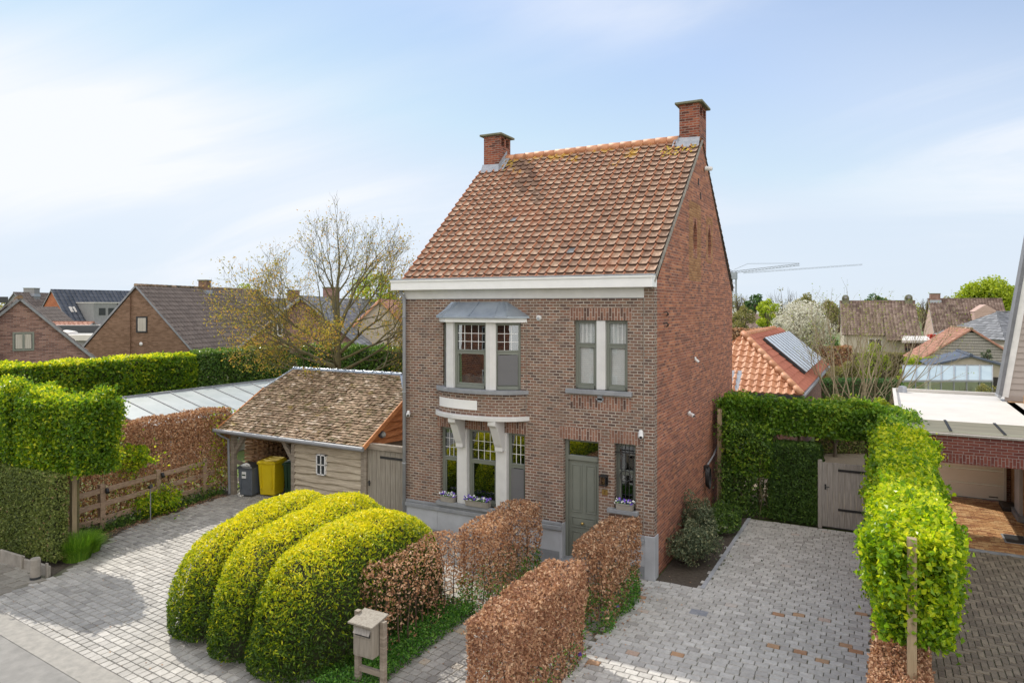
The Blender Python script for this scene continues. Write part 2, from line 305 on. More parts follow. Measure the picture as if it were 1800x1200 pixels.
# ------------------------------------------------------------------ mesh helpers
def origin_of(o):
    while o.parent: o = o.parent
    return o
def tag(o, label=None, cat=None, group=None, kind=None):
    for k, v in (('label', label), ('category', cat), ('group', group), ('kind', kind)):
        if v: o[k] = v
    return o
def thing(name, label, cat, loc=(0, 0, 0), rotz=0, group=None, local=False):
    o = bpy.data.objects.new(name, None); COL.objects.link(o); o.location = loc; o.rotation_euler = (0, 0, rotz)
    o.empty_display_size = .1; o['_l'] = 1 if local else 0
    return tag(o, label, cat, group)
def copy_tree(o, parent=None):
    c = o.copy(); COL.objects.link(c)
    if parent: c.parent = parent
    for ch in [x for x in bpy.data.objects if x.parent == o]: copy_tree(ch, c)
    return c
def place_mesh(me, name, mat, parent, loc):
    o = bpy.data.objects.new(name, me)
    mats = mat if isinstance(mat, (list, tuple)) else [mat]
    for m in mats: me.materials.append(mt(m))
    COL.objects.link(o)
    if parent is not None:
        o.parent = parent; root = origin_of(parent)
        if not root.get('_l', 0): me.transform(Matrix.Translation(-root.location))
    elif loc is not None:
        me.transform(Matrix.Translation(-Vector(loc))); o.location = loc
    return o
class MB:
    def __init__(s): s.v = []; s.f = []; s.a = []; s.m = []; s.cur = 0
    def face(s, pts, a=.5):
        n = len(s.v); s.v += [tuple(p) for p in pts]; s.f.append(tuple(range(n, n+len(pts)))); s.a.append(a); s.m.append(s.cur); return s
    def raw(s, vs, fs, a=.5):
        n = len(s.v); s.v += [tuple(p) for p in vs]
        for f in fs: s.f.append(tuple(n+i for i in f)); s.a.append(a); s.m.append(s.cur)
        return s
    def box(s, x0, y0, z0, x1, y1, z1, a=.5):
        x0, x1 = sorted((x0, x1)); y0, y1 = sorted((y0, y1)); z0, z1 = sorted((z0, z1))
        V = [(x0, y0, z0), (x1, y0, z0), (x1, y1, z0), (x0, y1, z0), (x0, y0, z1), (x1, y0, z1), (x1, y1, z1), (x0, y1, z1)]
        return s.raw(V, [(0, 3, 2, 1), (4, 5, 6, 7), (0, 1, 5, 4), (1, 2, 6, 5), (2, 3, 7, 6), (3, 0, 4, 7)], a)
    def beam(s, p, q, w, h, up=(0, 0, 1), a=.5, w2=None, h2=None):
        p = Vector(p); q = Vector(q); d = (q-p).normalized(); sd = d.cross(Vector(up))
        if sd.length < 1e-4: sd = Vector((1, 0, 0))
        sd.normalize(); u = sd.cross(d).normalized(); V = []
        for c, ww, hh in ((p, w, h), (q, w2 or w, h2 or h)):
            for i, j in ((-1, -1), (1, -1), (1, 1), (-1, 1)): V.append(c+sd*ww/2*i+u*hh/2*j)
        return s.raw(V, [(3, 2, 1, 0), (4, 5, 6, 7), (0, 1, 5, 4), (1, 2, 6, 5), (2, 3, 7, 6), (3, 0, 4, 7)], a)
    def prism(s, poly, z0, z1, a=.5):
        n = len(poly); V = [(x, y, z0) for x, y in poly]+[(x, y, z1) for x, y in poly]
        F = [tuple(range(n-1, -1, -1)), tuple(range(n, 2*n))]+[(i, (i+1) % n, n+(i+1) % n, n+i) for i in range(n)]
        return s.raw(V, F, a)
    def prism_x(s, poly, x0, x1, a=.5):   # poly in (y,z), extruded along x
        n = len(poly); V = [(x0, y, z) for y, z in poly]+[(x1, y, z) for y, z in poly]
        F = [tuple(range(n-1, -1, -1)), tuple(range(n, 2*n))]+[(i, (i+1) % n, n+(i+1) % n, n+i) for i in range(n)]
        return s.raw(V, F, a)
    def prism_y(s, poly, y0, y1, a=.5):   # poly in (x,z), extruded along y
        n = len(poly); V = [(x, y0, z) for x, z in poly]+[(x, y1, z) for x, z in poly]
        F = [tuple(range(n)), tuple(range(2*n-1, n-1, -1))]+[((i+1) % n, i, n+i, n+(i+1) % n) for i in range(n)]
        return s.raw(V, F, a)
    def tube(s, pts, r, n=6, cap=True, a=.5):
        pts = [Vector(p) for p in pts]; rs = r if isinstance(r, (list, tuple)) else [r]*len(pts)
        V = []; prev = None
        for i, p in enumerate(pts):
            d = (pts[min(i+1, len(pts)-1)]-pts[max(i-1, 0)])
            d = d.normalized() if d.length > 1e-9 else Vector((0, 0, 1))
            if prev is None:
                ax = Vector((0, 0, 1)) if abs(d.z) < .9 else Vector((1, 0, 0)); prev = d.cross(ax).normalized()
            else:
                prev = prev-d*prev.dot(d); prev = prev.normalized() if prev.length > 1e-6 else d.orthogonal().normalized()
            e = d.cross(prev)
            for k in range(n):
                t = 2*math.pi*k/n; V.append(p+(prev*math.cos(t)+e*math.sin(t))*rs[i])
        F = []
        for i in range(len(pts)-1):
            for k in range(n):
                k2 = (k+1) % n; F.append((i*n+k, i*n+k2, (i+1)*n+k2, (i+1)*n+k))
        if cap: F += [tuple(range(n-1, -1, -1)), tuple(range((len(pts)-1)*n, len(pts)*n))]
        return s.raw(V, F, a)
    def disc_y(s, c, r, t, n=20, a=.5):   # a short cylinder whose axis is y
        return s.tube([(c[0], c[1], c[2]), (c[0], c[1]-t, c[2])], r, n, True, a)
    def build(s, name, mat, parent=None, loc=None, smooth=False, bevel=0, swap=False):
        me = bpy.data.meshes.new(name)
        me.from_pydata(s.v, [], s.f)
        box_uv(me, s.v, s.f, swap)
        at = me.attributes.new('v', 'FLOAT', 'FACE'); at.data.foreach_set('value', s.a)
        if any(s.m): me.polygons.foreach_set('material_index', s.m)
        if smooth: me.polygons.foreach_set('use_smooth', [True]*len(s.f))
        o = place_mesh(me, name, mat, parent, loc)
        if bevel:
            b = o.modifiers.new('bevel', 'BEVEL'); b.width = bevel; b.segments = 2; b.limit_method = 'ANGLE'; b.angle_limit = R(40)
        me.update(); return o
def box_uv(me, v, f, swap=False):
    uv = me.uv_layers.new(name='UVMap'); d = np.zeros((len(me.loops), 2), np.float32); k = 0
    for face in f:
        P = [v[i] for i in face]; nx = ny = nz = 0
        for i in range(len(P)):
            a = P[i]; b = P[(i+1) % len(P)]
            nx += (a[1]-b[1])*(a[2]+b[2]); ny += (a[2]-b[2])*(a[0]+b[0]); nz += (a[0]-b[0])*(a[1]+b[1])
        L = math.sqrt(nx*nx+ny*ny+nz*nz) or 1; nx /= L; ny /= L; nz /= L
        if abs(nz) > .9: tx, ty = 1, 0
        else:
            h = math.hypot(nx, ny) or 1; tx, ty = -ny/h, nx/h
        for p in P:
            u = p[0]*tx+p[1]*ty; w_ = p[2] if abs(nz) <= .9 else p[1]
            d[k] = (w_, u) if swap else (u, w_); k += 1
    uv.data.foreach_set('uv', d.ravel())
def npmesh(name, V, F, A, mat, parent=None, loc=None, smooth=False, MI=None):
    """V (n,3), F (m,k) all of one size"""
    me = bpy.data.meshes.new(name); V = np.ascontiguousarray(V, np.float32); F = np.ascontiguousarray(F, np.int32)
    m, k = F.shape
    me.vertices.add(len(V)); me.vertices.foreach_set('co', V.ravel())
    me.loops.add(m*k); me.loops.foreach_set('vertex_index', F.ravel())
    me.polygons.add(m); me.polygons.foreach_set('loop_start', np.arange(0, m*k, k, dtype=np.int32)); me.polygons.foreach_set('loop_total', np.full(m, k, np.int32))
    if MI is not None: me.polygons.foreach_set('material_index', np.ascontiguousarray(MI, np.int32))
    me.polygons.foreach_set('use_smooth', np.full(m, smooth))
    me.update(calc_edges=True)
    at = me.attributes.new('v', 'FLOAT', 'FACE'); at.data.foreach_set('value', np.ascontiguousarray(A, np.float32))
    return place_mesh(me, name, mat, parent, loc)
def unit(a): return a/np.maximum(np.linalg.norm(a, axis=1, keepdims=True), 1e-9)
def wob(P, s, seed=0, k=4):
    r = np.random.default_rng(seed); o = np.zeros(len(P))
    for i in range(k):
        d = r.normal(size=3); d /= np.linalg.norm(d); o += np.sin(P@d*s*(1+.7*i)+r.uniform(0, 6.3))/(1+.5*i)
    return o/2
def leaves(name, P, Nn, size, mat, parent=None, loc=None, asp=.6, align=.5, var=.5, A=None, fold=.25):
    """one small folded leaf (two quads) per point"""
    n = len(P); P = np.asarray(P, float)
    nn = unit(np.asarray(Nn)*align+RG.normal(size=(n, 3))*(1-align)*.9)
    t = unit(np.cross(nn, RG.normal(size=(n, 3)))); b = np.cross(nn, t)
    L = size*(1+var*RG.uniform(-1, 1, (n, 1))); W_ = L*asp
    c = P
    v0 = c-t*L*.5; v3 = c+t*L*.5; m1 = c-t*L*.08
    up = nn*W_*fold
    vl = m1+b*W_*.5+up; vr = m1-b*W_*.5+up
    V = np.stack([v0, vl, v3, vr, ], 1).reshape(-1, 3)
    idx = np.arange(n)[:, None]*4
    F = np.concatenate([idx+[[0, 1, 2]], idx+[[0, 2, 3]]], 1).reshape(-1, 3)
    if A is None: A = RG.random(n)
    return npmesh(name, V, F, np.repeat(np.clip(A, 0, 1), 2), mat, parent, loc)
def box_pts(b, n, bumpy=.06, depth=.15, seed=1, faces='tfbrl', fs=3.0, rnd=.04):
    x0, y0, z0, x1, y1, z1 = b; dx, dy, dz = x1-x0, y1-y0, z1-z0
    ar = {'t': dx*dy, 'f': dx*dz, 'b': dx*dz, 'l': dy*dz, 'r': dy*dz}
    tot = sum(ar[k] for k in faces); Ps = []; Ns = []
    for k in faces:
        m = int(n*ar[k]/tot); u = RG.random(m); v = RG.random(m)
        if k == 't': p = np.stack([x0+u*dx, y0+v*dy, np.full(m, z1)], 1); nn = (0, 0, 1)
        if k == 'f': p = np.stack([x0+u*dx, np.full(m, y0), z0+v*dz], 1); nn = (0, -1, 0)
        if k == 'b': p = np.stack([x0+u*dx, np.full(m, y1), z0+v*dz], 1); nn = (0, 1, 0)
        if k == 'l': p = np.stack([np.full(m, x0), y0+u*dy, z0+v*dz], 1); nn = (-1, 0, 0)
        if k == 'r': p = np.stack([np.full(m, x1), y0+u*dy, z0+v*dz], 1); nn = (1, 0, 0)
        Ps.append(p); Ns.append(np.tile(nn, (m, 1)).astype(float))
    P = np.concatenate(Ps); Nn = np.concatenate(Ns)
    c = np.array([(x0+x1)/2, (y0+y1)/2, (z0+z1)/2]); h = np.array([dx, dy, dz])/2
    # round the corners
    q = (P-c)/h; near = np.sum(np.abs(q) > .86, axis=1)
    rd = np.clip(near-1, 0, 2)[:, None]*rnd
    P = P-rd*q*np.minimum(h, .9)
    P = P+Nn*(bumpy*wob(P, fs, seed)[:, None]-depth*RG.exponential(.5, (len(P), 1))*.5+bumpy*.4*RG.normal(size=(len(P), 1)))
    return P, unit(Nn+.25*RG.normal(size=P.shape))
def fill_pts(b, n):
    x0, y0, z0, x1, y1, z1 = b
    return np.stack([RG.uniform(x0, x1, n), RG.uniform(y0, y1, n), RG.uniform(z0, z1, n)], 1)
def ell_pts(c, r, n, e=2.0, zmin=-1, bumpy=.05, seed=3, depth=.08, fs=3):
    d = unit(RG.normal(size=(int(n*1.3), 3))); d = d[d[:, 2] > zmin][:n]
    rad = (np.abs(d[:, 0])**e+np.abs(d[:, 1])**e+np.abs(d[:, 2])**e)**(-1/e)
    P = d*rad[:, None]; nn = unit(np.sign(P)*np.abs(P)**(e-1)/np.array(r))
    P = P*np.array(r)+np.array(c)
    P = P+nn*(bumpy*wob(P, fs, seed)[:, None]-depth*RG.exponential(.6, (len(P), 1)))
    return P, nn

# ---- tiled slopes: every tile is modelled
def tile_roof(name, P0, U, Vv, W_, L, tw, th, mat, parent=None, loc=None, clip=None, prof='pan', lift=.03, jit=1., afn=None, ribfn=None):
    P0 = Vector(P0); U = Vector(U).normalized(); Vv = Vector(Vv).normalized(); Nn = U.cross(Vv).normalized()
    nu = max(1, round(W_/tw)); nv = max(1, round(L/th)); tw = W_/nu; th = L/nv
    if prof == 'pan': pr = [(0, .02), (.05, .052), (.13, .052), (.19, .014), (.3, .002), (.85, .002), (1, .02)]
    elif prof == 's': pr = [(0, .02), (.12, .05), (.25, .062), (.38, .045), (.5, .015), (.7, 0), (.88, .006), (1, .02)]
    elif prof == 'wave': pr = [(0, 0), (.25, .04), (.5, .05), (.75, .02), (1, 0)]
    else: pr = [(0.02, 0), (.5, .004), (.98, 0)]
    k = len(pr); V = []; F = []; A = []
    for j in range(nv):
        v0 = j*th; v1 = min(L, v0+th*1.06)
        for i in range(nu):
            u0 = i*tw
            ca, cb = clip(v0+th*.5) if clip else (0, W_)
            if u0+tw <= ca+.01 or u0 >= cb-.01: continue
            a = random.random(); a = afn(u0, v0, a) if afn else a
            dn = random.uniform(-.004, .004)*jit; tilt = random.uniform(-.012, .012)*jit; ds = random.uniform(-.008, .008)*jit
            base = len(V); ca0, cb0 = clip(v0) if clip else (0, W_); ca1, cb1 = clip(v1) if clip else (0, W_)
            for row, vv, hh in ((0, v0+ds, -.01), (1, v0+ds, lift), (2, v1, .0)):
                A0, B0 = (ca1, cb1) if row == 2 else (ca0, cb0)
                for (s_, h_) in pr:
                    uu = min(max(u0+s_*tw, A0), B0)
                    hgt = (h_*tw/.24 if prof != 'flat' else h_)+hh+dn+tilt*(s_-.5) if row else hh
                    V.append(P0+U*uu+Vv*vv+Nn*hgt)
            for row in (0, 1):
                for q in range(k-1):
                    F.append((base+row*k+q, base+row*k+q+1, base+(row+1)*k+q+1, base+(row+1)*k+q)); A.append(ribfn(q, row, a) if ribfn else a)
    F = np.array(F); V = np.array([tuple(p) for p in V])
    return npmesh(name, V, F, np.array(A), mat, parent, loc)
def wall_y(mb, y, x0, x1, z0, z1, ops, depth, thick=.3):
    """front wall in plane y with rectangular openings, reveals run back by depth"""
    xs = sorted({x0, x1, *[o[0] for o in ops], *[o[2] for o in ops]}); zs = sorted({z0, z1, *[o[1] for o in ops], *[o[3] for o in ops]})
    for i in range(len(xs)-1):
        for j in range(len(zs)-1):
            cx, cz = (xs[i]+xs[i+1])/2, (zs[j]+zs[j+1])/2
            if any(o[0] < cx < o[2] and o[1] < cz < o[3] for o in ops): continue
            mb.face([(xs[i], y, zs[j]), (xs[i+1], y, zs[j]), (xs[i+1], y, zs[j+1]), (xs[i], y, zs[j+1])])
    for a, b, c, d in ops:
        Y = y+depth
        mb.face([(a, y, b), (a, y, d), (a, Y, d), (a, Y, b)]); mb.face([(c, y, d), (c, y, b), (c, Y, b), (c, Y, d)])
        mb.face([(a, y, d), (c, y, d), (c, Y, d), (a, Y, d)])
        if b != .92: mb.face([(c, y, b), (a, y, b), (a, Y, b), (c, Y, b)])

# ---- pavers
def inside(poly, x, y):
    c = False; n = len(poly)
    for i in range(n):
        x1, y1 = poly[i]; x2, y2 = poly[(i+1) % n]
        if (y1 > y) != (y2 > y) and x < (x2-x1)*(y-y1)/(y2-y1)+x1: c = not c
    return c
def pavers(name, poly, w_, d_, gap, mat, z=0.0, label=None, herring=False, stagger=.5, afn=None, ang=0, jw=0):
    ca_, sa_ = math.cos(ang), math.sin(ang)
    rot = lambda x, y: (x*ca_-y*sa_, x*sa_+y*ca_)
    P0 = [(x*ca_+y*sa_, -x*sa_+y*ca_) for x, y in poly]; poly = P0
    xs = [p[0] for p in poly]; ys = [p[1] for p in poly]; rects = []
    if herring:
        n = int(max(max(xs)-min(xs), max(ys)-min(ys))/w_)+8
        for i in range(-n, n*2):
            for j in range(-n, n*2):
                x = min(xs)+(i*d_+j*w_*1.0); y = min(ys)+(i*d_-j*w_*1.0)
                rects.append((x, y, w_, d_)); rects.append((x+w_, y-w_+d_, d_, w_))
    else:
        j = 0; y = min(ys)
        while y < max(ys):
            x = min(xs)-((j*stagger) % 1)*w_-random.random()*jw*w_
            while x < max(xs):
                ww = w_*(1+random.uniform(-jw, jw)); rects.append((x, y, ww, d_)); x += ww
            y += d_; j += 1
    V = []; F = []; A = []; g = gap/2; e = .006
    for (x, y, a, b) in rects:
        cx, cy = x+a/2, y+b/2
        if not inside(poly, cx, cy): continue
        r = [random.uniform(-.0035, .0035) for _ in range(4)]; h0 = random.uniform(-.002, .003)
        jx = random.uniform(-.003, .003); jy = random.uniform(-.003, .003); rr = random.uniform(-.012, .012)
        def q(px, py, zz):
            dx, dy = px-cx, py-cy; return (*rot(cx+dx-dy*rr+jx, cy+dy+dx*rr+jy), zz)
        n = len(V)
        for (px, py), dz in zip(((x+g, y+g), (x+a-g, y+g), (x+a-g, y+b-g), (x+g, y+b-g)), r): V.append(q(px, py, z-.012))
        for (px, py), dz in zip(((x+g+e, y+g+e), (x+a-g-e, y+g+e), (x+a-g-e, y+b-g-e), (x+g+e, y+b-g-e)), r): V.append(q(px, py, z+.006+h0+dz))
        v = random.random(); v = afn(*rot(cx, cy), v) if afn else v
        for f in ((4, 5, 6, 7), (0, 1, 5, 4), (1, 2, 6, 5), (2, 3, 7, 6), (3, 0, 4, 7)): F.append([n+i for i in f]); A.append(v)
    o = npmesh(name, np.array(V), np.array(F), np.array(A), mat); o['kind'] = 'structure'; return o
def sheet(name, poly, z, mat):
    mb = MB(); mb.face([(x, y, z) for x, y in poly]); o = mb.build(name, mat); o['kind'] = 'structure'; return o

def SV(px, Z, h=0.0):
    """survey frame: bearing (in px of a 24 mm view) and distance from the street survey point -> world"""
    X = (px-900)/1231*Z
    return Vector((CAM[0]+X*.8843-Z*.4668, CAM[1]+X*.4668+Z*.8843, h))
# ------------------------------------------------------------------ ground
sheet('ground', [(-900, -60), (900, -60), (900, 1500), (-900, 1500)], -.03, 'grass_ground')
sheet('road', [(-60, -7.2), (60, -19.0), (60, -13.5), (-60, -1.9)], -.022, 'asphalt')
plain('gutter_concrete', (.34, .32, .29), (.25, .24, .22), .85, 7, .5)
gut = MB()
def gl(x, off): return -7.98-.097*x+off
for i in range(75):   # gutter of cast strips along the road edge
    xa = -30+i*1.0; xb = xa+1.0
    gut.raw([(xa, gl(xa, -.08), -.014), (xb, gl(xb, -.08), -.014), (xb, gl(xb, .34), -.006), (xa, gl(xa, .34), -.006)], [(0, 1, 2, 3)])
g = gut.build('gutter', 'gutter_concrete'); g['kind'] = 'structure'
sheet('paving_bed', [(-7.3, gl(-7.3, .3)), (10.6, gl(10.6, .3)), (10.6, 5.5), (7.5, 5.5), (7.5, .05), (6.4, .0), (0, 0), (0, .6), (-1.8, 3.4), (-7.3, 3.4)], -.012, 'joint_sand')
def edge_y(x): return gl(x, .34)
SP = [(-5.0, edge_y(-5)), (0, edge_y(0)), (6.25, edge_y(6.25)), (6.25, -.02), (-.02, -.02), (-.02, .55), (-1.85, .6), (-1.85, 3.3), (-7.0, 3.3), (-7.05, .5), (-6.75, -2.8), (-5.95, -4.3), (-4.95, -5.7)]
pavers('driveway_setts', SP, .175, .17, .012, 'square_setts', afn=lambda x, y, v: v*.9 if x < 1 else v, jw=.12, ang=R(-5.5))
RP = [(6.25, edge_y(6.25)), (10.58, edge_y(10.58)), (10.56, 5.42), (7.5, 5.42), (7.44, 0.02), (6.25, 0.0)]
pavers('courtyard_setts', RP, .22, .15, .009, 'long_setts', afn=lambda x, y, v: v if (v < .95 or (y < 1.2 and random.random() < .5)) else .5, jw=.06)
sheet('soil_bed', [(6.49, .02), (7.42, .03), (7.49, 5.5), (6.49, 5.5)], -.004, 'soil')
ed = MB()
for i in range(26): ed.box(7.42+.0024*i, .05+i*.208, -.02, 7.5+.0024*i, .05+i*.208+.2, .022)
e_ = ed.build('bed_edging', 'pale_stone'); e_['kind'] = 'structure'
sheet('gravel_yard', [(3, 5.62), (11.1, 5.62), (11.1, 13.0), (11.0, 26), (8.6, 26), (8.6, 11.2), (3, 11.2)], .0, 'gravel')
sheet('pavement_bed', [(-30, -3.6), (-5.02, -5.85), (-5.02, edge_y(-5)), (-30, edge_y(-30))], -.008, 'joint_sand')
pavers('pavement_slabs', [(-30, -3.7), (-5.03, -5.86), (-5.03, edge_y(-5)), (-30, edge_y(-30))], .3, .3, .012, 'slabs', z=.002)
sheet('planting_bed', [(-8.6, -5.7), (-5.05, -5.85), (-5.9, -4.3), (-6.7, -2.8), (-7.0, .5), (-8.6, 3)], -.002, 'soil')
# neighbour's forecourt
sheet('forecourt_bed', [(11.35, -9.5), (18, -9.5), (18, 12), (11.35, 12)], -.012, 'joint_sand')
pavers('herringbone_forecourt', [(11.4, -8.6), (16.5, -8.6), (16.5, 5.28), (11.4, 5.28)], .21, .105, .01, 'klinker', herring=True)
pavers('ochre_forecourt', [(11.4, 5.42), (14.0, 5.42), (14.0, 10.68), (11.4, 10.68)], .2, .1, .007, 'ochre_klinker')
kb = MB(); kb.box(11.38, 5.3, -.05, 16, 5.4, .03); k_ = kb.build('forecourt_kerb', 'blue_stone'); k_['kind'] = 'structure'
ck = MB(); pv = None
for i in range(120):
    x = -20+i*.35; y = gl(x, -.75)+.03*math.sin(i*.9)+random.uniform(-.012, .012)
    if pv: ck.raw([(pv[0], pv[1]-.012, -.0195), (x, y-.012, -.0195), (x, y+.012, -.0195), (pv[0], pv[1]+.012, -.0195)], [(0, 1, 2, 3)])
    pv = (x, y)
c_ = ck.build('road_crack', 'dark_interior'); c_['kind'] = 'structure'
mc = MB(); mc.box(7.5, -1.24, -.005, 7.82, -1.02, .014); mc.tube([(7.66, -1.13, .012), (7.66, -1.13, .02)], .03, 10)
tag(mc.build('drain_cover', 'lead', None, (7.66, -1.13, 0)), 'small grey steel drain cover set in the sett driveway', 'drain cover')

# ------------------------------------------------------------------ the brick house
HW, HD, EH, RH = 6.47, 8.71, 6.26, 10.27
hs = thing('brick_house', 'tall narrow brown brick townhouse with orange tiled roof and grey bay window', 'house', (0, 0, 0))
UW = (1.12, 3.84, 3.42, 5.6)
LW = (1.06, 1.02, 3.41, 2.83)
UR = (4.63, 3.96, 5.88, 5.49)
DR = (4.37, .16, 5.22, 2.82)
SW = (5.58, 1.42, 6.06, 2.83)
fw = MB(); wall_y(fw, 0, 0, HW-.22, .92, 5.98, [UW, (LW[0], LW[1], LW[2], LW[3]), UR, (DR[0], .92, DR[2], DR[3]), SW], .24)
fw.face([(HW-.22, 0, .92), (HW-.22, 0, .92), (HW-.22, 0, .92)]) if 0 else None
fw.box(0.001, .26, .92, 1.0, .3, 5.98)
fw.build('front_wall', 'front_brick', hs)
cp = MB(); cp.box(HW-.22, -.022, .92, HW, .2, 6.2); cp.build('corner_pier', 'front_brick', hs)
# plinth
pl = MB(); pl.box(-.02, -.05, 0, 4.37, .2, .76); pl.box(5.22, -.05, 0, HW-.2, .2, .76); pl.build('plinth', 'pale_stone', hs, bevel=.008)
pj = MB()
for xx in (1.0, 2.2, 3.3, 5.9): pj.box(xx, -.0525, .3, xx+.008, -.05, .76)
pj.box(-.02, -.056, 0, 4.32, -.05, .28); pj.box(5.27, -.056, 0, HW-.2, -.05, .28)
pj.build('plinth_base', 'blue_stone', hs)
pc = MB(); pc.box(-.04, -.1, .76, 4.37, .2, .86); pc.box(-.04, -.07, .86, 4.37, .2, .925); pc.box(5.22, -.1, .76, HW-.2, .2, .86); pc.box(5.22, -.07, .86, HW-.2, .2, .925)
pc.build('plinth_cap', 'blue_stone', hs, bevel=.012)
pp = MB(); pp.box(HW-.2, -.06, 0, HW+.02, .25, .93); pp.build('corner_stone', 'pale_stone', hs, bevel=.01)
dj = MB(); dj.box(4.3, -.058, 0, 4.372, .24, .925); dj.build('door_jamb', 'pale_stone', hs, bevel=.006); dj = MB(); dj.box(5.218, -.058, 0, 5.29, .24, .925); dj.build('door_jamb', 'pale_stone', hs, bevel=.006)
ds = MB(); ds.box(4.34, -.28, 0, 5.25, .3, .15); ds.build('door_step', 'blue_stone', hs, bevel=.012)
# gables: right one with pointed slits, left plain
def slit(cx, z0, z1, w_): 
    h = z1-z0; return [(cx, z0), (cx+w_*.38, z0+h*.16), (cx+w_*.5, z0+h*.42), (cx+w_*.42, z0+h*.7), (cx, z1), (cx-w_*.42, z0+h*.7), (cx-w_*.5, z0+h*.42), (cx-w_*.38, z0+h*.16)]
gy = lambda y: EH-.1+(RH+.0-EH+.1)*(1-abs(y-HD/2)/(HD/2))
def gable_face(mb, x, slits, flip):
    # outline walked with the holes bridged in strips of y
    ys = [0.2, HD]; ev = []
    for s_ in slits: ys += [min(p[0] for p in s_), max(p[0] for p in s_)]
    ys = sorted(set(ys+[HD/2]))
    hole_rng = [(min(p[0] for p in s_), max(p[0] for p in s_), s_) for s_ in slits]
    def put(pts):
        pts = [(x, y, z) for y, z in pts]; mb.face(pts if not flip else pts[::-1])
    for a, b in zip(ys[:-1], ys[1:]):
        hit = [h for h in hole_rng if h[0] <= (a+b)/2 <= h[1]]
        if not hit: put([(a, 0), (b, 0), (b, gy(b)), (a, gy(a))]); continue
        s_ = hit[0][2]; sub = sorted({a, b, *[p[0] for p in s_ if a < p[0] < b]})
        cxm = (hit[0][0]+hit[0][1])/2
        def lo_hi(y):
            e = []
            for i in range(len(s_)):
                p, q = s_[i], s_[(i+1) % len(s_)]
                if abs(p[0]-q[0]) < 1e-9: continue
                t = (y-p[0])/(q[0]-p[0])
                if -1e-6 <= t <= 1+1e-6: e.append(p[1]+t*(q[1]-p[1]))
            return min(e), max(e)
        for c, d in zip(sub[:-1], sub[1:]):
            lc, hc = lo_hi(c+1e-5); ld, hd_ = lo_hi(d-1e-5)
            put([(c, 0), (d, 0), (d, ld), (c, lc)]); put([(c, hc), (d, hd_), (d, gy(d)), (c, gy(c))])
S1 = slit(3.66, 7.16, 8.05, .42); S2 = slit(5.35, 7.14, 8.0, .42)
gw = MB(); gable_face(gw, HW, [S1, S2], False)
for s_ in (S1, S2):
    for i in range(8):
        p, q = s_[i], s_[(i+1) % 8]; gw.face([(HW, p[0], p[1]), (HW, q[0], q[1]), (HW-.2, q[0], q[1]), (HW-.2, p[0], p[1])])
gw.face([(HW, .2, 0), (HW, .2, gy(.2)), (HW-.3, .2, gy(.2)), (HW-.3, .2, 0)])
gw.build('gable_wall', 'gable_brick', hs)
for yy, z0, z1, ww0 in ((3.66, 6.45, 8.5, .38), (5.35, 7.0, 8.3, .12)):
    op = MB()
    for i in range(int((z1-z0)/.065)):
        ww = ww0+.08*((i*7) % 3)/2; zz = z0+i*.065
        for sg in (-1, 1): op.box(HW, yy+sg*(.225), zz, HW+.003, yy+sg*(.225+ww), zz+.058)
    for i in range(int((7.1-z0)/.065)): op.box(HW, yy-.22, z0+i*.065, HW+.003, yy+.22, z0+i*.065+.058)
    for i in range(int((z1-8.08)/.065)): op.box(HW, yy-.22, 8.08+i*.065, HW+.003, yy+.22, 8.08+i*.065+.058)
    op.build('ochre_surround', 'ochre_brick', hs)
for s_, yy in ((S1, 3.66), (S2, 5.35)):
    gm = MB(); gm.face([(HW-.19, p[0], p[1]) for p in s_]); gm.build('slit_dark_face', 'dark_interior', hs)  # dark sheet stands in for the shade inside the slit
    gm = MB(); gm.box(HW-.19, yy-.03, s_[0][1]-.01, HW-.02, yy+.03, s_[0][1]+.09); gm.build('slit_pane', 'lead', hs)
lw = MB(); gable_face(lw, 0, [], True); lw.face([(0, HD, 0), (HW, HD, 0), (HW, HD, EH), (0, HD, EH)]); lw.face([(0, .0, 0), (0, .2, 0), (0, .2, 6.2), (0, 0, 6.2)]); lw.build('side_wall', 'front_brick', hs)
# floors inside so rooms read dark
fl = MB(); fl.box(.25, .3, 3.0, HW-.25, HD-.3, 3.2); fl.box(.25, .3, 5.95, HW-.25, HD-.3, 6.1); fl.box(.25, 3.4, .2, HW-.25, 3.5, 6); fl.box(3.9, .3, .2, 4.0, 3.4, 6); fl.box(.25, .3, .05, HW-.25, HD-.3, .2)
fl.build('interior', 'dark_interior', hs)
# cornice
co = MB(); co.box(-.02, -.035, 5.98, HW-.22, .2, 6.2); co.build('frieze', 'stone_paint', hs, bevel=.004)
co = MB(); co.box(-.24, -.3, 6.2, HW+.04, .05, 6.4); co.box(-.25, -.33, 6.4, HW+.05, -.08, 6.455); co.box(-.24, .05, 6.2, -.02, .4, 6.42); co.build('cornice', 'white_paint', hs, bevel=.006)
co = MB(); co.box(-.255, -.345, 6.455, HW+.055, -.06, 6.475); co.build('gutter', 'zinc', hs)
co = MB(); co.box(.02, -.01, 5.965, HW-.24, -.004, 5.98); co.build('shadow_gap', 'blue_stone', hs)
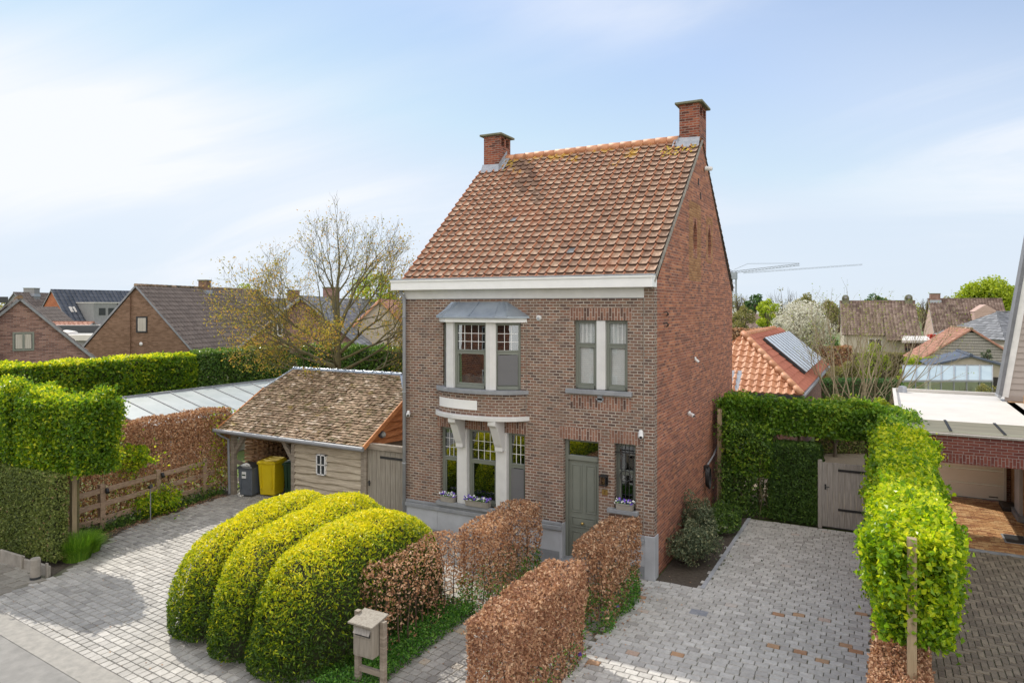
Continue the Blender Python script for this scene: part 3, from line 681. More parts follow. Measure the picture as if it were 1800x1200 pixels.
# roof
pitch = math.atan2(RH-EH-.12, HD/2+.12); sl_ = math.hypot(HD/2+.12, RH-EH-.12)
rf = MB(); rf.raw([(-.04, -.12, EH+.05), (HW+.02, -.12, EH+.05), (HW+.02, HD/2, RH-.06), (-.04, HD/2, RH-.06), (HW+.02, HD+.15, EH+.02), (-.04, HD+.15, EH+.02)], [(0, 1, 2, 3), (3, 2, 4, 5)])
rf = rf.build('roof', 'brown_tile', hs)
def tone_and_shade(u, v, a):
    if u < 3.4 and abs((u-1.3)-(5.2-v)*.55) < .35 and v > 3.2 and random.random() < .55: return .1+.1*a  # dark diagonal band paints the left chimney's cast shadow into the tiles
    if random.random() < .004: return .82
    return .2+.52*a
tile_roof('roof_tiles', (-.05, -.14, EH+.1), (1, 0, 0), (0, math.cos(pitch), math.sin(pitch)), HW+.07, sl_, .232, .243, 'house_tile', rf, prof='pan', lift=.05, afn=tone_and_shade, ribfn=lambda q, row, a: (.9+.1*random.random() if (row == 1 and q in (0, 1, 2) and a > .2) else (.045 if row == 0 else a)))  # front lips coloured dark to paint the shadow line under each tile row
tile_roof('rear_tiles', (HW+.02, HD+.14, EH+.1), (-1, 0, 0), (0, -math.cos(pitch), math.sin(pitch)), HW+.07, sl_, .232, .243, 'house_tile', rf, lift=.04)
rd = MB()
for i in range(17):
    x = .55+i*.335
    if x > 5.7: break
    rd.tube([(x, HD/2, RH+.03+random.uniform(-.005, .005)), (x+.35, HD/2, RH+.03)], [.115, .1], 10, a=random.random())
rd.build('ridge_tiles', 'orange_tile', rf, smooth=True)
lic = MB()
vg = MB(); n_ = 30
for i in range(n_):
    t0, t1 = i/n_, (i+.94)/n_
    p = Vector((HW+.03, -.12+t0*(HD/2+.12), EH+.05+t0*(RH-EH-.12))); q = Vector((HW+.03, -.12+t1*(HD/2+.12), EH+.05+t1*(RH-EH-.12)))
    vg.beam(p, q, .03, .07)
vg.build('verge', 'concrete', rf)
def chimney(x0, x1, y0, y1, z1, side):
    ch = MB(); ch.box(x0, y0, 9.2, x1, y1, z1-.3)
    # top course with draught openings on the sides facing x
    ch.box(x0, y0, z1-.3, x1, y0+.1, z1); ch.box(x0, y1-.1, z1-.3, x1, y1, z1); ch.box(x0, (y0+y1)/2-.05, z1-.3, x1, (y0+y1)/2+.05, z1)
    ch.box(x0, y0+.1, z1-.06, x1, y1-.1, z1-.002); ch.box((x0+x1)/2-.1, y0+.1, z1-.3, (x0+x1)/2+.1, y1-.1, z1-.06)
    c = ch.build('chimney', 'chimney_brick', rf)
    k = MB(); k.box(x0-.1, y0-.1, z1, x1+.1, y1+.1, z1+.06); k.build('chimney_cap', 'mossy_concrete', c, bevel=.012)
    fl = MB(); sz = lambda y: EH+.16+(min(y, HD-y)+.12)*math.tan(pitch)
    fl.raw([(x0-.04, y0-.16, sz(y0-.16)), (x1+.02, y0-.16, sz(y0-.16)), (x1+.02, y0-.012, sz(y0)+.13), (x0-.04, y0-.012, sz(y0)+.16)], [(0, 1, 2, 3)])
    xs_ = (x0-.012, x1+.012)[side]; d = (-.16, .16)[side]
    fl.raw([(xs_, y0-.1, sz(y0-.1)+.02), (xs_, HD/2, RH+.1), (xs_, HD/2, RH+.28), (xs_, y0-.1, sz(y0-.1)+.2)], [(0, 1, 2, 3)])
    fl.raw([(xs_, y0-.1, sz(y0-.1)+.02), (xs_+d, y0-.1, sz(y0-.1)+.02), (xs_+d, HD/2, RH+.12), (xs_, HD/2, RH+.14)], [(0, 1, 2, 3)])
    fl.build('flashing', 'lead', c); return c
plain('mossy_concrete', (.2, .2, .14), (.13, .13, .08), .9, 8, .5)
chimney(5.93, 6.46, 4.16, 4.98, 11.17, 0)
chimney(.03, .58, 3.92, 4.6, 10.93, 1)
# moss patches by the chimneys
def lichen_pts(x0, x1, v0, v1, n):
    u = RG.uniform(x0, x1, n); v = sl_-RG.beta(1, 2, n)*(v1-v0)-v0
    return np.stack([u, -.14+v*math.cos(pitch), EH+.17+v*math.sin(pitch)], 1)
plain('lichen', (.5, .33, .03), (.36, .26, .04), .95, 12)
P = np.concatenate([lichen_pts(5.5, 6.4, .35, .9, 60), lichen_pts(.05, 1.0, .2, .8, 60)])
tag(leaves('lichen', P, np.tile((0, -.65, .76), (len(P), 1)), .07, 'lichen', rf, asp=.9, align=1, fold=0), kind='stuff')
# soldier lintels
for (a, b, z) in ((DR[0]-.1, DR[2]+.06, DR[3]), (SW[0]-.1, SW[2]+.1, SW[3]), (UR[0]-.1, UR[2]+.1, UR[3]), (.98, 1.6, LW[3]), (1.86, 2.66, LW[3]), (2.9, 3.45, LW[3])):
    so_ = MB(); so_.box(a, -.004, z, b, .02, z+.27); so_.build('lintel', 'soldier_brick', hs, swap=True)
so_ = MB(); so_.box(4.55, -.004, 3.52, 5.96, .02, 3.82); so_.build('brick_panel', 'soldier_brick', hs, swap=True)
# sills
sb = MB(); sb.box(4.46, -.1, 3.86, 5.99, .24, 3.96); sb.build('window_sill', 'blue_stone', hs, bevel=.01)
sb = MB(); sb.box(5.44, -.1, 1.33, 6.13, .24, 1.42); sb.build('window_sill', 'blue_stone', hs, bevel=.01)
kb = MB(); kb.box(5.2, -.03, 3.7, 5.31, .0, 3.86); kb.box(5.17, -.03, 3.74, 5.34, 0, 3.78); kb.build('key_stone', 'blue_stone', hs)
# ---- windows
def sash(parent, x0, z0, x1, z1, y, meet, cols=4, rows=3, name='window', arch=True, mat='sage_paint', gmat='window_glass'):
    fr = MB(); t = .07; D = .07
    fr.box(x0, y, z0, x0+t, y+D, z1); fr.box(x1-t, y, z0, x1, y+D, z1); fr.box(x0+t, y, z1-t, x1-t, y+D, z1); fr.box(x0+t, y-.03, z0, x1-t, y+D, z0+t*1.1)
    fr.box(x0+t, y+.0, meet-.05, x1-t, y+D-.01, meet+.05)
    fr.box(x0+t, y-.02, meet+.02, x1-t, y, meet+.05)
    if arch:
        for sx, dx in ((x0+t, 1), (x1-t, -1)): fr.prism_y([(sx, meet-.05), (sx, meet-.11), (sx+dx*.05, meet-.05)] if dx > 0 else [(sx, meet-.05), (sx+dx*.05, meet-.05), (sx, meet-.11)], y+.01, y+D-.02)
    t2 = .035
    for (a, b, c, d) in ((x0+t, z0+t*1.1, x1-t, meet-.05),):
        fr.box(a, y+.02, b, a+t2, y+.05, d); fr.box(c-t2, y+.02, b, c, y+.05, d); fr.box(a+t2, y+.02, b, c-t2, y+.05, b+t2*1.3)
    o = fr.build(name, mat, parent, bevel=.005)
    g = MB(); g.box(x0+t-.002, y+.04, z0+t, x1-t+.002, y+.048, z1-t+.002); g.build('pane', gmat, o)
    if rows:
        mn = MB(); ax, bx = x0+t, x1-t; az, bz = meet+.05, z1-t
        for i in range(1, cols): mn.box(ax+(bx-ax)*i/cols-.0055, y+.03, az, ax+(bx-ax)*i/cols+.0055, y+.038, bz)
        for i in range(1, rows): mn.box(ax, y+.029, az+(bz-az)*i/rows-.0055, bx, y+.0375, az+(bz-az)*i/rows+.0055)
        mn.build('glazing_bars', 'white_paint', o)
    return o
# upper right pair with blinds
ml = MB(); ml.box(5.155, .02, UR[1], 5.36, .22, UR[3]); ml.build('mullion', 'stone_paint', hs, bevel=.012)
for a, b in ((UR[0], 5.155), (5.36, UR[2])):
    w_ = sash(hs, a, UR[1], b, UR[3], .1, 4.93, 4, 0, gmat='clear_glass')
    mn = MB()
    for i in (1, 2, 3): xx = a+.07+(b-a-.14)*i/4; mn.box(xx-.006, .128, 4.98, xx+.006, .134, UR[3]-.07)
    mn.build('glazing_bars', 'white_paint', w_)
    bl = MB()
    for i in range(33):
        z = UR[1]+.08+i*.043
        bl.raw([(a+.06, .158, z), (b-.06, .158, z), (b-.06, .176, z+.039), (a+.06, .176, z+.039)], [(0, 1, 2, 3)])
    bl.build('blind', 'blind', w_)
# small barred window
w_ = sash(hs, SW[0], SW[1], SW[2], SW[3], .13, 2.18, 4, 0)
ib = MB()
for i in range(5): xx = SW[0]+.07+i*.085; ib.tube([(xx, .04, SW[1]+.12), (xx, .04, SW[3]-.005)], .009, 6)
for z in (1.62, 2.62): ib.box(SW[0], .03, z, SW[2], .045, z+.025)
ib.tube([((SW[0]+SW[2])/2+.12*math.cos(t*math.pi/10), .03, 2.13+.12*math.sin(t*math.pi/10)) for t in range(21)], .01, 6, False)
ib.build('iron_grille', 'black_iron', hs)
# front door
dm = MB(); y0 = .14
dm.box(DR[0], y0-.02, .15, DR[0]+.07, y0+.08, DR[3]); dm.box(DR[2]-.06, y0-.02, .15, DR[2], y0+.08, DR[3]); dm.box(DR[0]+.07, y0-.02, DR[3]-.06, DR[2]-.06, y0+.08, DR[3]); dm.box(DR[0]+.07, y0-.03, 2.34, DR[2]-.06, y0+.08, 2.44)
do = dm.build('door_frame', 'sage_paint', hs, bevel=.006)
g = MB(); g.box(DR[0]+.07, y0+.03, 2.44, DR[2]-.06, y0+.038, DR[3]-.06); g.build('pane', 'window_glass', do)
dd = MB(); a, b = DR[0]+.07, DR[2]-.06; dd.box(a, y0+.03, .15, b, y0+.07, 2.34)
mx_ = (a+b)/2
def panel(x0, z0, x1, z1):
    for (p, q, r_, s_) in ((x0, z0, x1, z0+.022), (x0, z1-.022, x1, z1), (x0, z0+.022, x0+.022, z1-.022), (x1-.022, z0+.022, x1, z1-.022)): dd.box(p, y0+.012, q, r_, y0+.03, s_)
    dd.box(x0+.05, y0+.018, z0+.05, x1-.05, y0+.03, z1-.05)
panel(a+.06, 1.16, mx_-.04, 2.24); panel(mx_+.04, 1.16, b-.06, 2.24); panel(a+.06, .82, b-.06, 1.06); panel(a+.06, .26, mx_-.04, .73); panel(mx_+.04, .26, b-.06, .73)
dr = dd.build('front_door', 'sage_paint', hs, bevel=.004)
kn = MB(); kn.tube([(mx_, y0+.01, .94), (mx_, y0-.03, .94), (mx_, y0-.05, .94), (mx_, y0-.075, .94), (mx_, y0-.085, .94)], [.014, .014, .034, .034, .012], 14); kn.build('door_knob', 'brass', dr, smooth=True)
# ---- bay window (canted oriel on a bowed brick apron)
def arc(x0, x1, d, n=14): # bow in plan
    return [(x0+(x1-x0)*i/n, -d*(1-(2*i/n-1)**2)**.62) for i in range(n+1)]
A_ = arc(1.0, 3.44, .46); B_ = arc(.94, 3.5, .56)
ap = MB()
for (x, y), (x2, y2) in zip(A_[:-1], A_[1:]): ap.face([(x, y, 3.24), (x2, y2, 3.24), (x2, y2, 3.78), (x, y, 3.78)])
# continuous brick coordinates round the bow
apo = ap.build('bay_apron', 'front_brick', hs)
tot = 0; uvl = apo.data.uv_layers[0].data; k = 0
for (x, y), (x2, y2) in zip(A_[:-1], A_[1:]):
    l = math.hypot(x2-x, y2-y)
    for j, (uu, vv) in enumerate(((tot, 3.24), (tot+l, 3.24), (tot+l, 3.78), (tot, 3.78))): uvl[k+j].uv = (uu, vv)
    k += 4; tot += l
sb = MB(); sb.prism(B_+[(3.5, .0), (.94, .0)], 3.76, 3.85); sb.build('bay_sill', 'blue_stone', hs, bevel=.01)
sb = MB(); sb.prism(arc(.92, 3.52, .6)+[(3.52, 0), (.92, 0)], 3.15, 3.25); sb.build('bay_base', 'stone_paint', hs, bevel=.012)
pn = MB(); C_ = [p for p in arc(1.0, 3.44, .475) if 1.15 < p[0] < 2.5]
for (x, y), (x2, y2) in zip(C_[:-1], C_[1:]): pn.raw([(x, y, 3.38), (x2, y2, 3.38), (x2, y2, 3.6), (x, y, 3.6), (x, y+.012, 3.38), (x2, y2+.012, 3.38), (x2, y2+.012, 3.6), (x, y+.012, 3.6)], [(0, 1, 2, 3), (3, 2, 6, 7), (0, 4, 5, 1)])
pn.build('bay_panel', 'white_paint', hs)
T = [(1.12, .02), (1.58, -.3), (2.8, -.3), (3.3, .02)]    # plan of the glazed cant
def slanted(pa, pb, z0, z1, meet, cols, rows, cover):
    """window built flat then turned into the cant"""
    L = math.hypot(pb[0]-pa[0], pb[1]-pa[1]); c_, s_ = (pb[0]-pa[0])/L, (pb[1]-pa[1])/L
    before = set(bpy.data.objects); o = sash(hs, 0, z0, L, z1, 0, meet, cols, rows)
    M_ = Matrix(((c_, -s_, 0, pa[0]), (s_, c_, 0, pa[1]), (0, 0, 1, 0), (0, 0, 0, 1)))
    for q in [o]+list(o.children): q.data.transform(M_)
    if cover:   # insect screen on the lower sash
        m = MB(); m.box(.08, -.012, z0+.1, L-.08, -.002, meet-.06); m.box(.08, -.016, (z0+meet)/2, L-.08, -.012, (z0+meet)/2+.012); s = m.build('screen', 'fly_screen', o); s.data.transform(M_)
    return o
m_, nt_, p_, o_ = newmat('fly_screen')
tr_ = nt_.nodes.new('ShaderNodeBsdfTransparent'); mxs = nt_.nodes.new('ShaderNodeMixShader'); mxs.inputs[0].default_value = .8; p_.inputs['Base Color'].default_value = (.17, .17, .18, 1); p_.inputs['Roughness'].default_value = .5
nt_.links.new(tr_.outputs[0], mxs.inputs[1]); nt_.links.new(p_.outputs[0], mxs.inputs[2]); nt_.links.new(mxs.outputs[0], o_.inputs[0])
slanted((1.66, -.28), (2.56, -.28), 3.86, 5.42, 4.72, 4, 3, False)
slanted((2.74, -.26), (3.3, .02), 3.86, 5.42, 4.72, 3, 3, True)
slanted((1.16, .02), (1.5, -.22), 3.86, 5.42, 4.72, 3, 3, True)
bj = MB(); bj.box(3.31, -.03, 3.85, 3.44, .24, 5.43); bj.build('bay_pier', 'front_brick', hs); bj = MB(); bj.box(1.06, -.03, 3.85, 1.16, .24, 5.43); bj.build('bay_pier', 'front_brick', hs)
ml = MB(); ml.prism([(1.36, -.2), (1.44, -.31), (1.66, -.36), (1.68, -.2), (1.6, -.14)], 3.85, 5.44); ml.build('mullion', 'stone_paint', hs, bevel=.008); ml = MB(); ml.prism([(2.55, -.2), (2.56, -.36), (2.68, -.37), (2.8, -.3), (2.76, -.18)], 3.85, 5.44); ml.build('mullion', 'stone_paint', hs, bevel=.008)
bh = MB(); bh.prism([(1.02, .0), (1.3, -.36), (1.5, -.46), (2.85, -.46), (3.1, -.34), (3.46, 0)], 5.42, 5.52); bh.build('bay_head', 'white_paint', hs, bevel=.006)
bk = MB(); bk.box(1.2, .2, 3.3, 3.3, .24, 3.84)
br = MB(); e = [(.98, .0), (1.22, -.42), (1.48, -.53), (2.88, -.53), (3.16, -.41), (3.52, 0)]; tp = [(1.38, .0), (1.52, -.02), (1.62, -.04), (2.75, -.04), (2.85, -.02), (2.95, 0)]
V_ = [(x, y, 5.52) for x, y in e]+[(x, y, 5.56) for x, y in e]+[(x, y, 5.9) for x, y in tp]
F_ = [(i, i+1, 7+i, 6+i) for i in range(5)]+[(6+i, 7+i, 13+i, 12+i) for i in range(5)]+[(0, 6, 7, 1)]
br.raw(V_, F_)
for i in (1, 2, 3, 4): br.beam(V_[6+i], V_[12+i], .02, .03)
br.beam((2.2, -.53, 5.57), (2.2, -.04, 5.905), .02, .03)
br.build('bay_roof', 'zinc', hs)
# brackets and lower mullions
for x0, x1 in ((1.56, 1.84), (2.64, 2.93)):
    b_ = MB(); b_.box(x0, -.03, .93, x1, .2, 2.83); b_.build('mullion', 'stone_paint', hs, bevel=.015)
    b_ = MB(); xm = (x0+x1)/2
    b_.prism_x([(-.03, 2.4), (-.16, 2.4), (-.16, 2.5), (-.2, 2.56), (-.4, 2.98), (-.5, 3.05), (-.5, 3.15), (-.03, 3.15)], xm-.1, xm+.1); b_.build('bracket', 'stone_paint', hs, bevel=.012)
sash(hs, LW[0], LW[1], 1.56, LW[3], .1, 2.05, 3, 3)
sash(hs, 1.84, LW[1], 2.64, LW[3], .1, 2.05, 4, 3)
w3 = sash(hs, 2.93, LW[1], LW[2], LW[3], .1, 2.05, 3, 3)
m = MB(); m.box(3.0, .082, 1.12, 3.34, .09, 1.99); m.box(3.0, .078, 1.52, 3.34, .082, 1.532); m.build('screen', 'fly_screen', w3)
sb = MB(); sb.box(1.0, -.12, .925, 3.47, .24, 1.02); sb.build('window_sill', 'blue_stone', hs, bevel=.01)
# cushions behind the bay glass
for i, xx in enumerate((1.74, 2.12)):
    c = MB(); c.tube([(xx, -.03, 4.0), (xx+.01, -.03, 4.01), (xx+.17, -.03, 4.03), (xx+.33, -.03, 4.01), (xx+.34, -.03, 4.0)], [.02, .13, .16, .13, .02], 12)
    tag(c.build('cushion', 'white_fabric', None, (xx+.17, -.03, 3.87), smooth=True), ('left' if i == 0 else 'right')+' white cushion on the sill behind the upstairs bay window', 'cushion', 'cushions in the bay window')
# downpipe, conduit
dp = MB(); dp.tube([(-.06, -.12, 6.2), (-.06, -.12, 6.12), (.02, -.08, 6.0), (.02, -.08, .1)], .045, 10)
for z in (5.5, 3.6, 1.8): dp.tube([(.02, -.08, z), (.02, -.08, z+.05)], .052, 10)
dp.build('downpipe', 'zinc_pipe', hs, smooth=True)
cn = MB(); cn.tube([(6.24, -.012, 5.97), (6.24, -.012, 1.0)], .007, 5); cn.tube([(3.44, -.012, 5.5), (3.44, -.012, 3.3)], .006, 5); cn.build('conduit', 'concrete', hs)
ho = MB()
for z in (5.66, 5.42): ho.tube([(HW, .7, z), (HW+.07, .72, z+.02), (HW+.08, .8, z-.05), (HW+.03, .86, z-.07), (HW+.05, .95, z-.02)], .013, 6)
ho.build('wall_hooks', 'black_iron', hs)
an = MB()
for y, z in ((4.0, 9.05), (4.25, 8.72)): an.box(HW, y-.02, z-.09, HW+.02, y+.02, z+.09)
an.build('wall_anchors', 'black_iron', hs)
# things fixed on the walls
def camera_box(name, label, p, d, s=1.0, cat='camera', grp='security cameras on the house walls', mat='white_plastic'):
    t = thing(name, label, cat, p, 0, grp); p = Vector(p); d = Vector(d).normalized()
    m = MB(); m.tube([p, p+Vector((0, 0, -.03))+d*.02], .035*s, 10); m.build('mount', mat, t)
    m = MB(); q = p+Vector((0, 0, -.05))+d*.05; m.tube([q-d*.06*s, q-d*.05*s, q+d*.08*s, q+d*.1*s], [.03*s, .045*s, .045*s, .035*s], 12); m.build('camera_body', mat, t, smooth=False)
    m = MB(); m.tube([q+d*.1*s, q+d*.105*s], .026*s, 10); m.build('lens', 'black_iron', t)
camera_box('security_camera', 'white security camera on the front wall above the barred window', (6.19, -.05, 3.16), (.3, -1, -.5), 1.2)
camera_box('security_camera', 'white security camera beside the downpipe on the front left corner', (.13, -.05, 3.15), (.6, -1, -.3), 1.1)
camera_box('security_camera', 'white security camera low on the side gable wall', (HW+.04, 2.83, 3.2), (1, -.5, -.3), 1.1)
camera_box('security_camera', 'white lamp-like camera high under the gable peak', (HW+.04, 4.66, 9.56), (1, .3, -.05), 1.3)
camera_box('security_camera', 'small cream sensor half way up the side gable', (HW+.02, 3.54, 4.5), (1, 0, -.8), .8)
sp = thing('spotlight', 'round chrome spotlight on brick between the two upstairs windows', 'lamp', (3.77, -.02, 5.53))
m = MB(); m.tube([(3.77, 0, 5.53), (3.77, -.03, 5.53), (3.77, -.06, 5.52)], [.065, .065, .05], 16); m.build('lamp_housing', 'white_plastic', sp, smooth=False)
m = MB(); m.tube([(3.77, -.06, 5.52), (3.77, -.065, 5.52)], .035, 12); m.build('lens', 'lead', sp)
ln = thing('wall_lantern', 'black rectangular lantern on brick beside the front door', 'lantern', (5.36, -.02, 1.92))
m = MB(); m.box(5.28, -.02, 1.9, 5.44, 0, 2.12)
for dx in (0, .13): 
    for dy in (-.13, -.02): m.box(5.285+dx, dy-.012, 1.92, 5.3+dx, dy+.003, 2.09)
m.box(5.275, -.15, 1.9, 5.445, -.0, 1.92); m.box(5.275, -.15, 2.09, 5.445, 0, 2.12); m.box(5.31, -.12, 2.12, 5.41, -.03, 2.135); m.build('lantern_frame', 'black_iron', ln)
m = MB(); m.box(5.29, -.14, 1.92, 5.43, -.137, 2.09); m.build('pane', 'window_glass', ln)
m = MB(); m.tube([(5.36, -.07, 1.93), (5.36, -.07, 2.03)], .022, 8); m.build('candle', 'brass', ln)
np_ = thing('house_number_plate', 'small brass plate with the number 7 under the lantern', 'number plate', (5.36, -.005, 1.73))
m = MB(); m.box(5.3, -.016, 1.68, 5.43, 0, 1.79); m.build('plate', 'brass', np_)
def text(s, size, loc, rot, mat, parent, name, ext=.002):
    cu = bpy.data.curves.new(name, 'FONT'); cu.body = s; cu.size = size; cu.align_x = 'CENTER'; cu.align_y = 'CENTER'; cu.extrude = ext
    tmp = bpy.data.objects.new('tmp', cu); COL.objects.link(tmp); dg = bpy.context.evaluated_depsgraph_get(); me = bpy.data.meshes.new_from_object(tmp.evaluated_get(dg))
    COL.objects.unlink(tmp); bpy.data.objects.remove(tmp); me.transform(Matrix.Translation(loc) @ Matrix.Rotation(rot[2], 4, 'Z') @ Matrix.Rotation(rot[0], 4, 'X')); me.materials.clear()
    return place_mesh(me, name, mat, parent, None)
text('7', .085, Vector((5.365, -.018, 1.735)), (R(90), 0, 0), 'black_iron', np_, 'numeral')
hc = thing('garden_hose', 'black hose coiled on a bracket on the side gable', 'hose', (HW+.02, 4.6, 1.3))
m = MB()
for k in range(5): m.tube([(HW+.07+.02*k, 4.7+.16*math.cos(t*math.pi/9), 1.22-.05*k*.3+.28*math.sin(t*math.pi/9)) for t in range(19)], .014, 6, False)
m.build('coil', 'black_iron', hc)
m = MB(); m.box(HW, 4.6, 1.4, HW+.12, 4.8, 1.5); m.build('bracket', 'black_iron', hc)
m = MB(); m.tube([(HW+.05, 4.7, 1.45), (HW+.08, 5.5, 1.62), (HW+.05, 6.6, 1.9)], .025, 8); m.build('pipe', 'zinc_pipe', hc)
# flower boxes
def flower_box(x0, x1, y, z, label):
    t = thing('flower_box', label, 'flower box', ((x0+x1)/2, y, z), 0, 'flower boxes on the sills')
    m = MB(); d = .15; m.raw([(x0+.01, y, z), (x1-.01, y, z), (x1-.01, y+d, z), (x0+.01, y+d, z), (x0, y-.015, z+.13), (x1, y-.015, z+.13), (x1, y+d+.01, z+.13), (x0, y+d+.01, z+.13)], [(3, 2, 1, 0), (0, 1, 5, 4), (1, 2, 6, 5), (2, 3, 7, 6), (3, 0, 4, 7), (4, 5, 6, 7)]); m.box(x0-.008, y-.022, z+.115, x1+.008, y+.002, z+.14)
    m.build('trough', 'concrete', t, bevel=.006)
    n = int(260*(x1-x0)/.4)
    P = np.stack([RG.uniform(x0, x1, n), RG.uniform(y-.03, y+d+.02, n), z+.13+RG.uniform(0, .08, n)], 1); leaves('foliage', P, np.tile((0, -.3, 1.), (n, 1)), .035, 'cover_leaf', t)
    for nm, mat_, k in (('violet_blooms', 'violet_flower', .45), ('white_blooms', 'white_flower', .35)):
        q = int(n*k*.42); P = np.stack([RG.uniform(x0-.02, x1+.02, q), RG.uniform(y-.05, y+d*.8, q), z+.17+RG.uniform(-.02, .06, q)], 1)
        leaves(nm, P, np.tile((0, -.7, .7), (q, 1)), .042, mat_, t, asp=.9, align=.85, fold=.05)
flower_box(1.14, 1.52, -.12, 1.02, 'concrete flower box of violets under the narrow left window')
flower_box(1.86, 2.5, -.14, 1.02, 'long concrete flower box of violets under the middle window')
flower_box(5.64, 6.02, -.09, 1.42, 'flower box of violets on the sill of the barred window')
# ------------------------------------------------------------------ open wooden shed
sh = thing('garden_shed', 'low wooden shed with mossy tiled half-hipped roof beside the brick house', 'shed', (-4.5, 1.8, 0))
SP_ = math.atan2(1.64, 2.8); cs, sn = math.cos(SP_), math.sin(SP_); XL, XR = -7.3, -1.6
slope = math.hypot(2.8, 1.64); hipv = slope*.66; HX = .85
base = MB()
base.raw([(XL, .26, 2.0), (XR, .26, 2.0), (XR, 3.1, 3.64), (XL, 3.1, 3.64)], [(0, 1, 2, 3)])
rfS = MB()
y_h, z_h = .3+hipv*cs, 2.05+hipv*sn
def pt(x, v): return (x, .3+v*cs, 2.0+v*sn)
rfS.raw([pt(XL, 0), pt(XR, 0), pt(XR, hipv), pt(XR-HX, slope), pt(XL+HX-.5, slope), pt(XL, hipv)], [(0, 1, 2, 3, 4, 5)])
bk_ = lambda x, v: (x, 5.9-v*cs, 2.0+v*sn)
rfS.raw([bk_(XL, 0), bk_(XR, 0), bk_(XR, hipv), bk_(XR-HX, slope), bk_(XL+HX-.5, slope), bk_(XL, hipv)], [(5, 4, 3, 2, 1, 0)])
rfS.face([pt(XR, hipv), bk_(XR, hipv), pt(XR-HX, slope)]); rfS.face([bk_(XL, hipv), pt(XL, hipv), pt(XL+HX-.5, slope)])
roofS = rfS.build('roof', 'orange_wood', sh)
def clipS(v):
    if v < hipv: return (0, XR-XL)
    t = (v-hipv)/(slope-hipv); return ((HX-.5)*t, XR-XL-HX*t)
def mossA(u, v, a): return .08+.9*a**1.1
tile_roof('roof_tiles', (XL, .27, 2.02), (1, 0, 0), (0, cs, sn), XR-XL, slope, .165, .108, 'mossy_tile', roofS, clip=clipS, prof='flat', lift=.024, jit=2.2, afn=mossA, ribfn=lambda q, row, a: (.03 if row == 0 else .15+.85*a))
tile_roof('rear_tiles', (XR, 5.93, 2.02), (-1, 0, 0), (0, -cs, sn), XR-XL, slope, .165, .108, 'mossy_tile', roofS, clip=lambda v: (XR-XL-clipS(v)[1], XR-XL-clipS(v)[0]), prof='flat', lift=.016)
hb = math.hypot(HX, (slope-hipv)*sn); hy0, hy1 = pt(XR, hipv)[1], bk_(XR, hipv)[1]; LL = hy1-hy0
tile_roof('hip_tiles', (XR+.02, hy0, pt(0, hipv)[2]+.02), (0, 1, 0), (-HX, 0, (slope-hipv)*sn), LL, hb, .165, .108, 'red_tile', roofS, clip=lambda v: (LL/2*v/hb, LL-LL/2*v/hb), prof='flat', lift=.016)
m = MB(); zt = 2.0+slope*sn
for i in range(12):
    a = XL+HX-.5+i*(XR-XL-2*HX+.5)/12; m.tube([(a, 3.1, zt+.035), (a+.4, 3.1, zt+.035)], .07, 8)
    m.tube([(a, 3.1, zt+.04), (a+.035, 3.1, zt+.04)], .085, 8)
m.beam((XR+.02, hy0, pt(0, hipv)[2]+.05), (XR-HX, 3.1, zt+.05), .1, .03)
m.beam((XL-.01, hy0, pt(0, hipv)[2]+.05), (XL+HX-.5, 3.1, zt+.05), .1, .03)
m.build('ridge_cap', 'zinc', roofS, smooth=False)
m = MB(); m.beam((XR+.02, .27, 1.99), (XR+.02, hy0, pt(0, hipv)[2]-.01), .035, .13); m.build('verge_board', 'orange_wood', roofS); m = MB(); m.beam((XL-.02, .27, 1.99), (XL-.02, hy0, pt(0, hipv)[2]-.01), .035, .13); m.build('verge_board', 'orange_wood', roofS)
m = MB(); m.tube([(XL-.08, .2, 2.0), (XR+.05, .2, 1.97)], .06, 8); m.build('gutter', 'zinc_pipe', sh)
m = MB(); m.tube([(XL-.02, .22, 1.97), (XL+.08, .3, 1.85), (XL+.22, .5, 1.7), (XL+.24, .52, .02)], .038, 8); m.build('downpipe', 'zinc_pipe', sh)
# posts, braces
for x, y in ((-6.98, .62), (-4.45, .62), (-1.85, .62), (-6.98, 5.6), (-1.85, 5.6), (-4.45, 5.6)): m = MB(); m.box(x-.07, y-.07, 0, x+.07, y+.07, 1.98); m.build('post', 'weathered_wood', sh, bevel=.008)
m = MB(); m.box(-7.1, .56, 1.8, -1.8, .7, 1.98); m.build('wall_plate', 'weathered_wood', sh); m = MB(); m.beam((-6.93, .63, 1.3), (-6.5, .63, 1.85), .1, .12); m.beam((-4.5, .63, 1.3), (-4.9, .63, 1.85), .1, .12); m.beam((-6.98, .7, 1.0), (-6.6, 2.0, .25), .1, .12); m.build('brace', 'weathered_wood', sh)
# rough boards on front
m = MB(); z = .12; i = 0
while z < 1.83:
    h = random.uniform(.15, .22); a0 = random.uniform(-.02, .025); n_ = 9
    for k in range(n_):
        xa = -4.38+k*(2.46/n_); xb = xa+2.46/n_; w0 = .022*math.sin(k*1.1+i*2)+a0; w1 = .022*math.sin((k+1)*1.1+i*2)+a0
        m.raw([(xa, .54, z+w0), (xb, .54, z+w1), (xb, .625, z+h+.03), (xa, .625, z+h+.03), (xa, .63, z+w0), (xb, .63, z+w1), (xb, .64, z+h+.03), (xa, .64, z+h+.03)], [(0, 1, 2, 3), (0, 4, 5, 1), (5, 4, 7, 6)])
    z += h; i += 1
m.build('boards', 'weathered_plank', sh)
m = MB(); m.box(-4.4, .66, 0, -1.9, .68, 1.9); m.box(-4.44, .66, 0, -4.4, 4, 1.9); m.box(-7.0, 5.5, 0, -1.8, 5.55, 2.0); m.box(-7.03, 1.6, 0, -7.0, 5.5, 2.0); m.build('inner_wall', 'weathered_wood', sh)
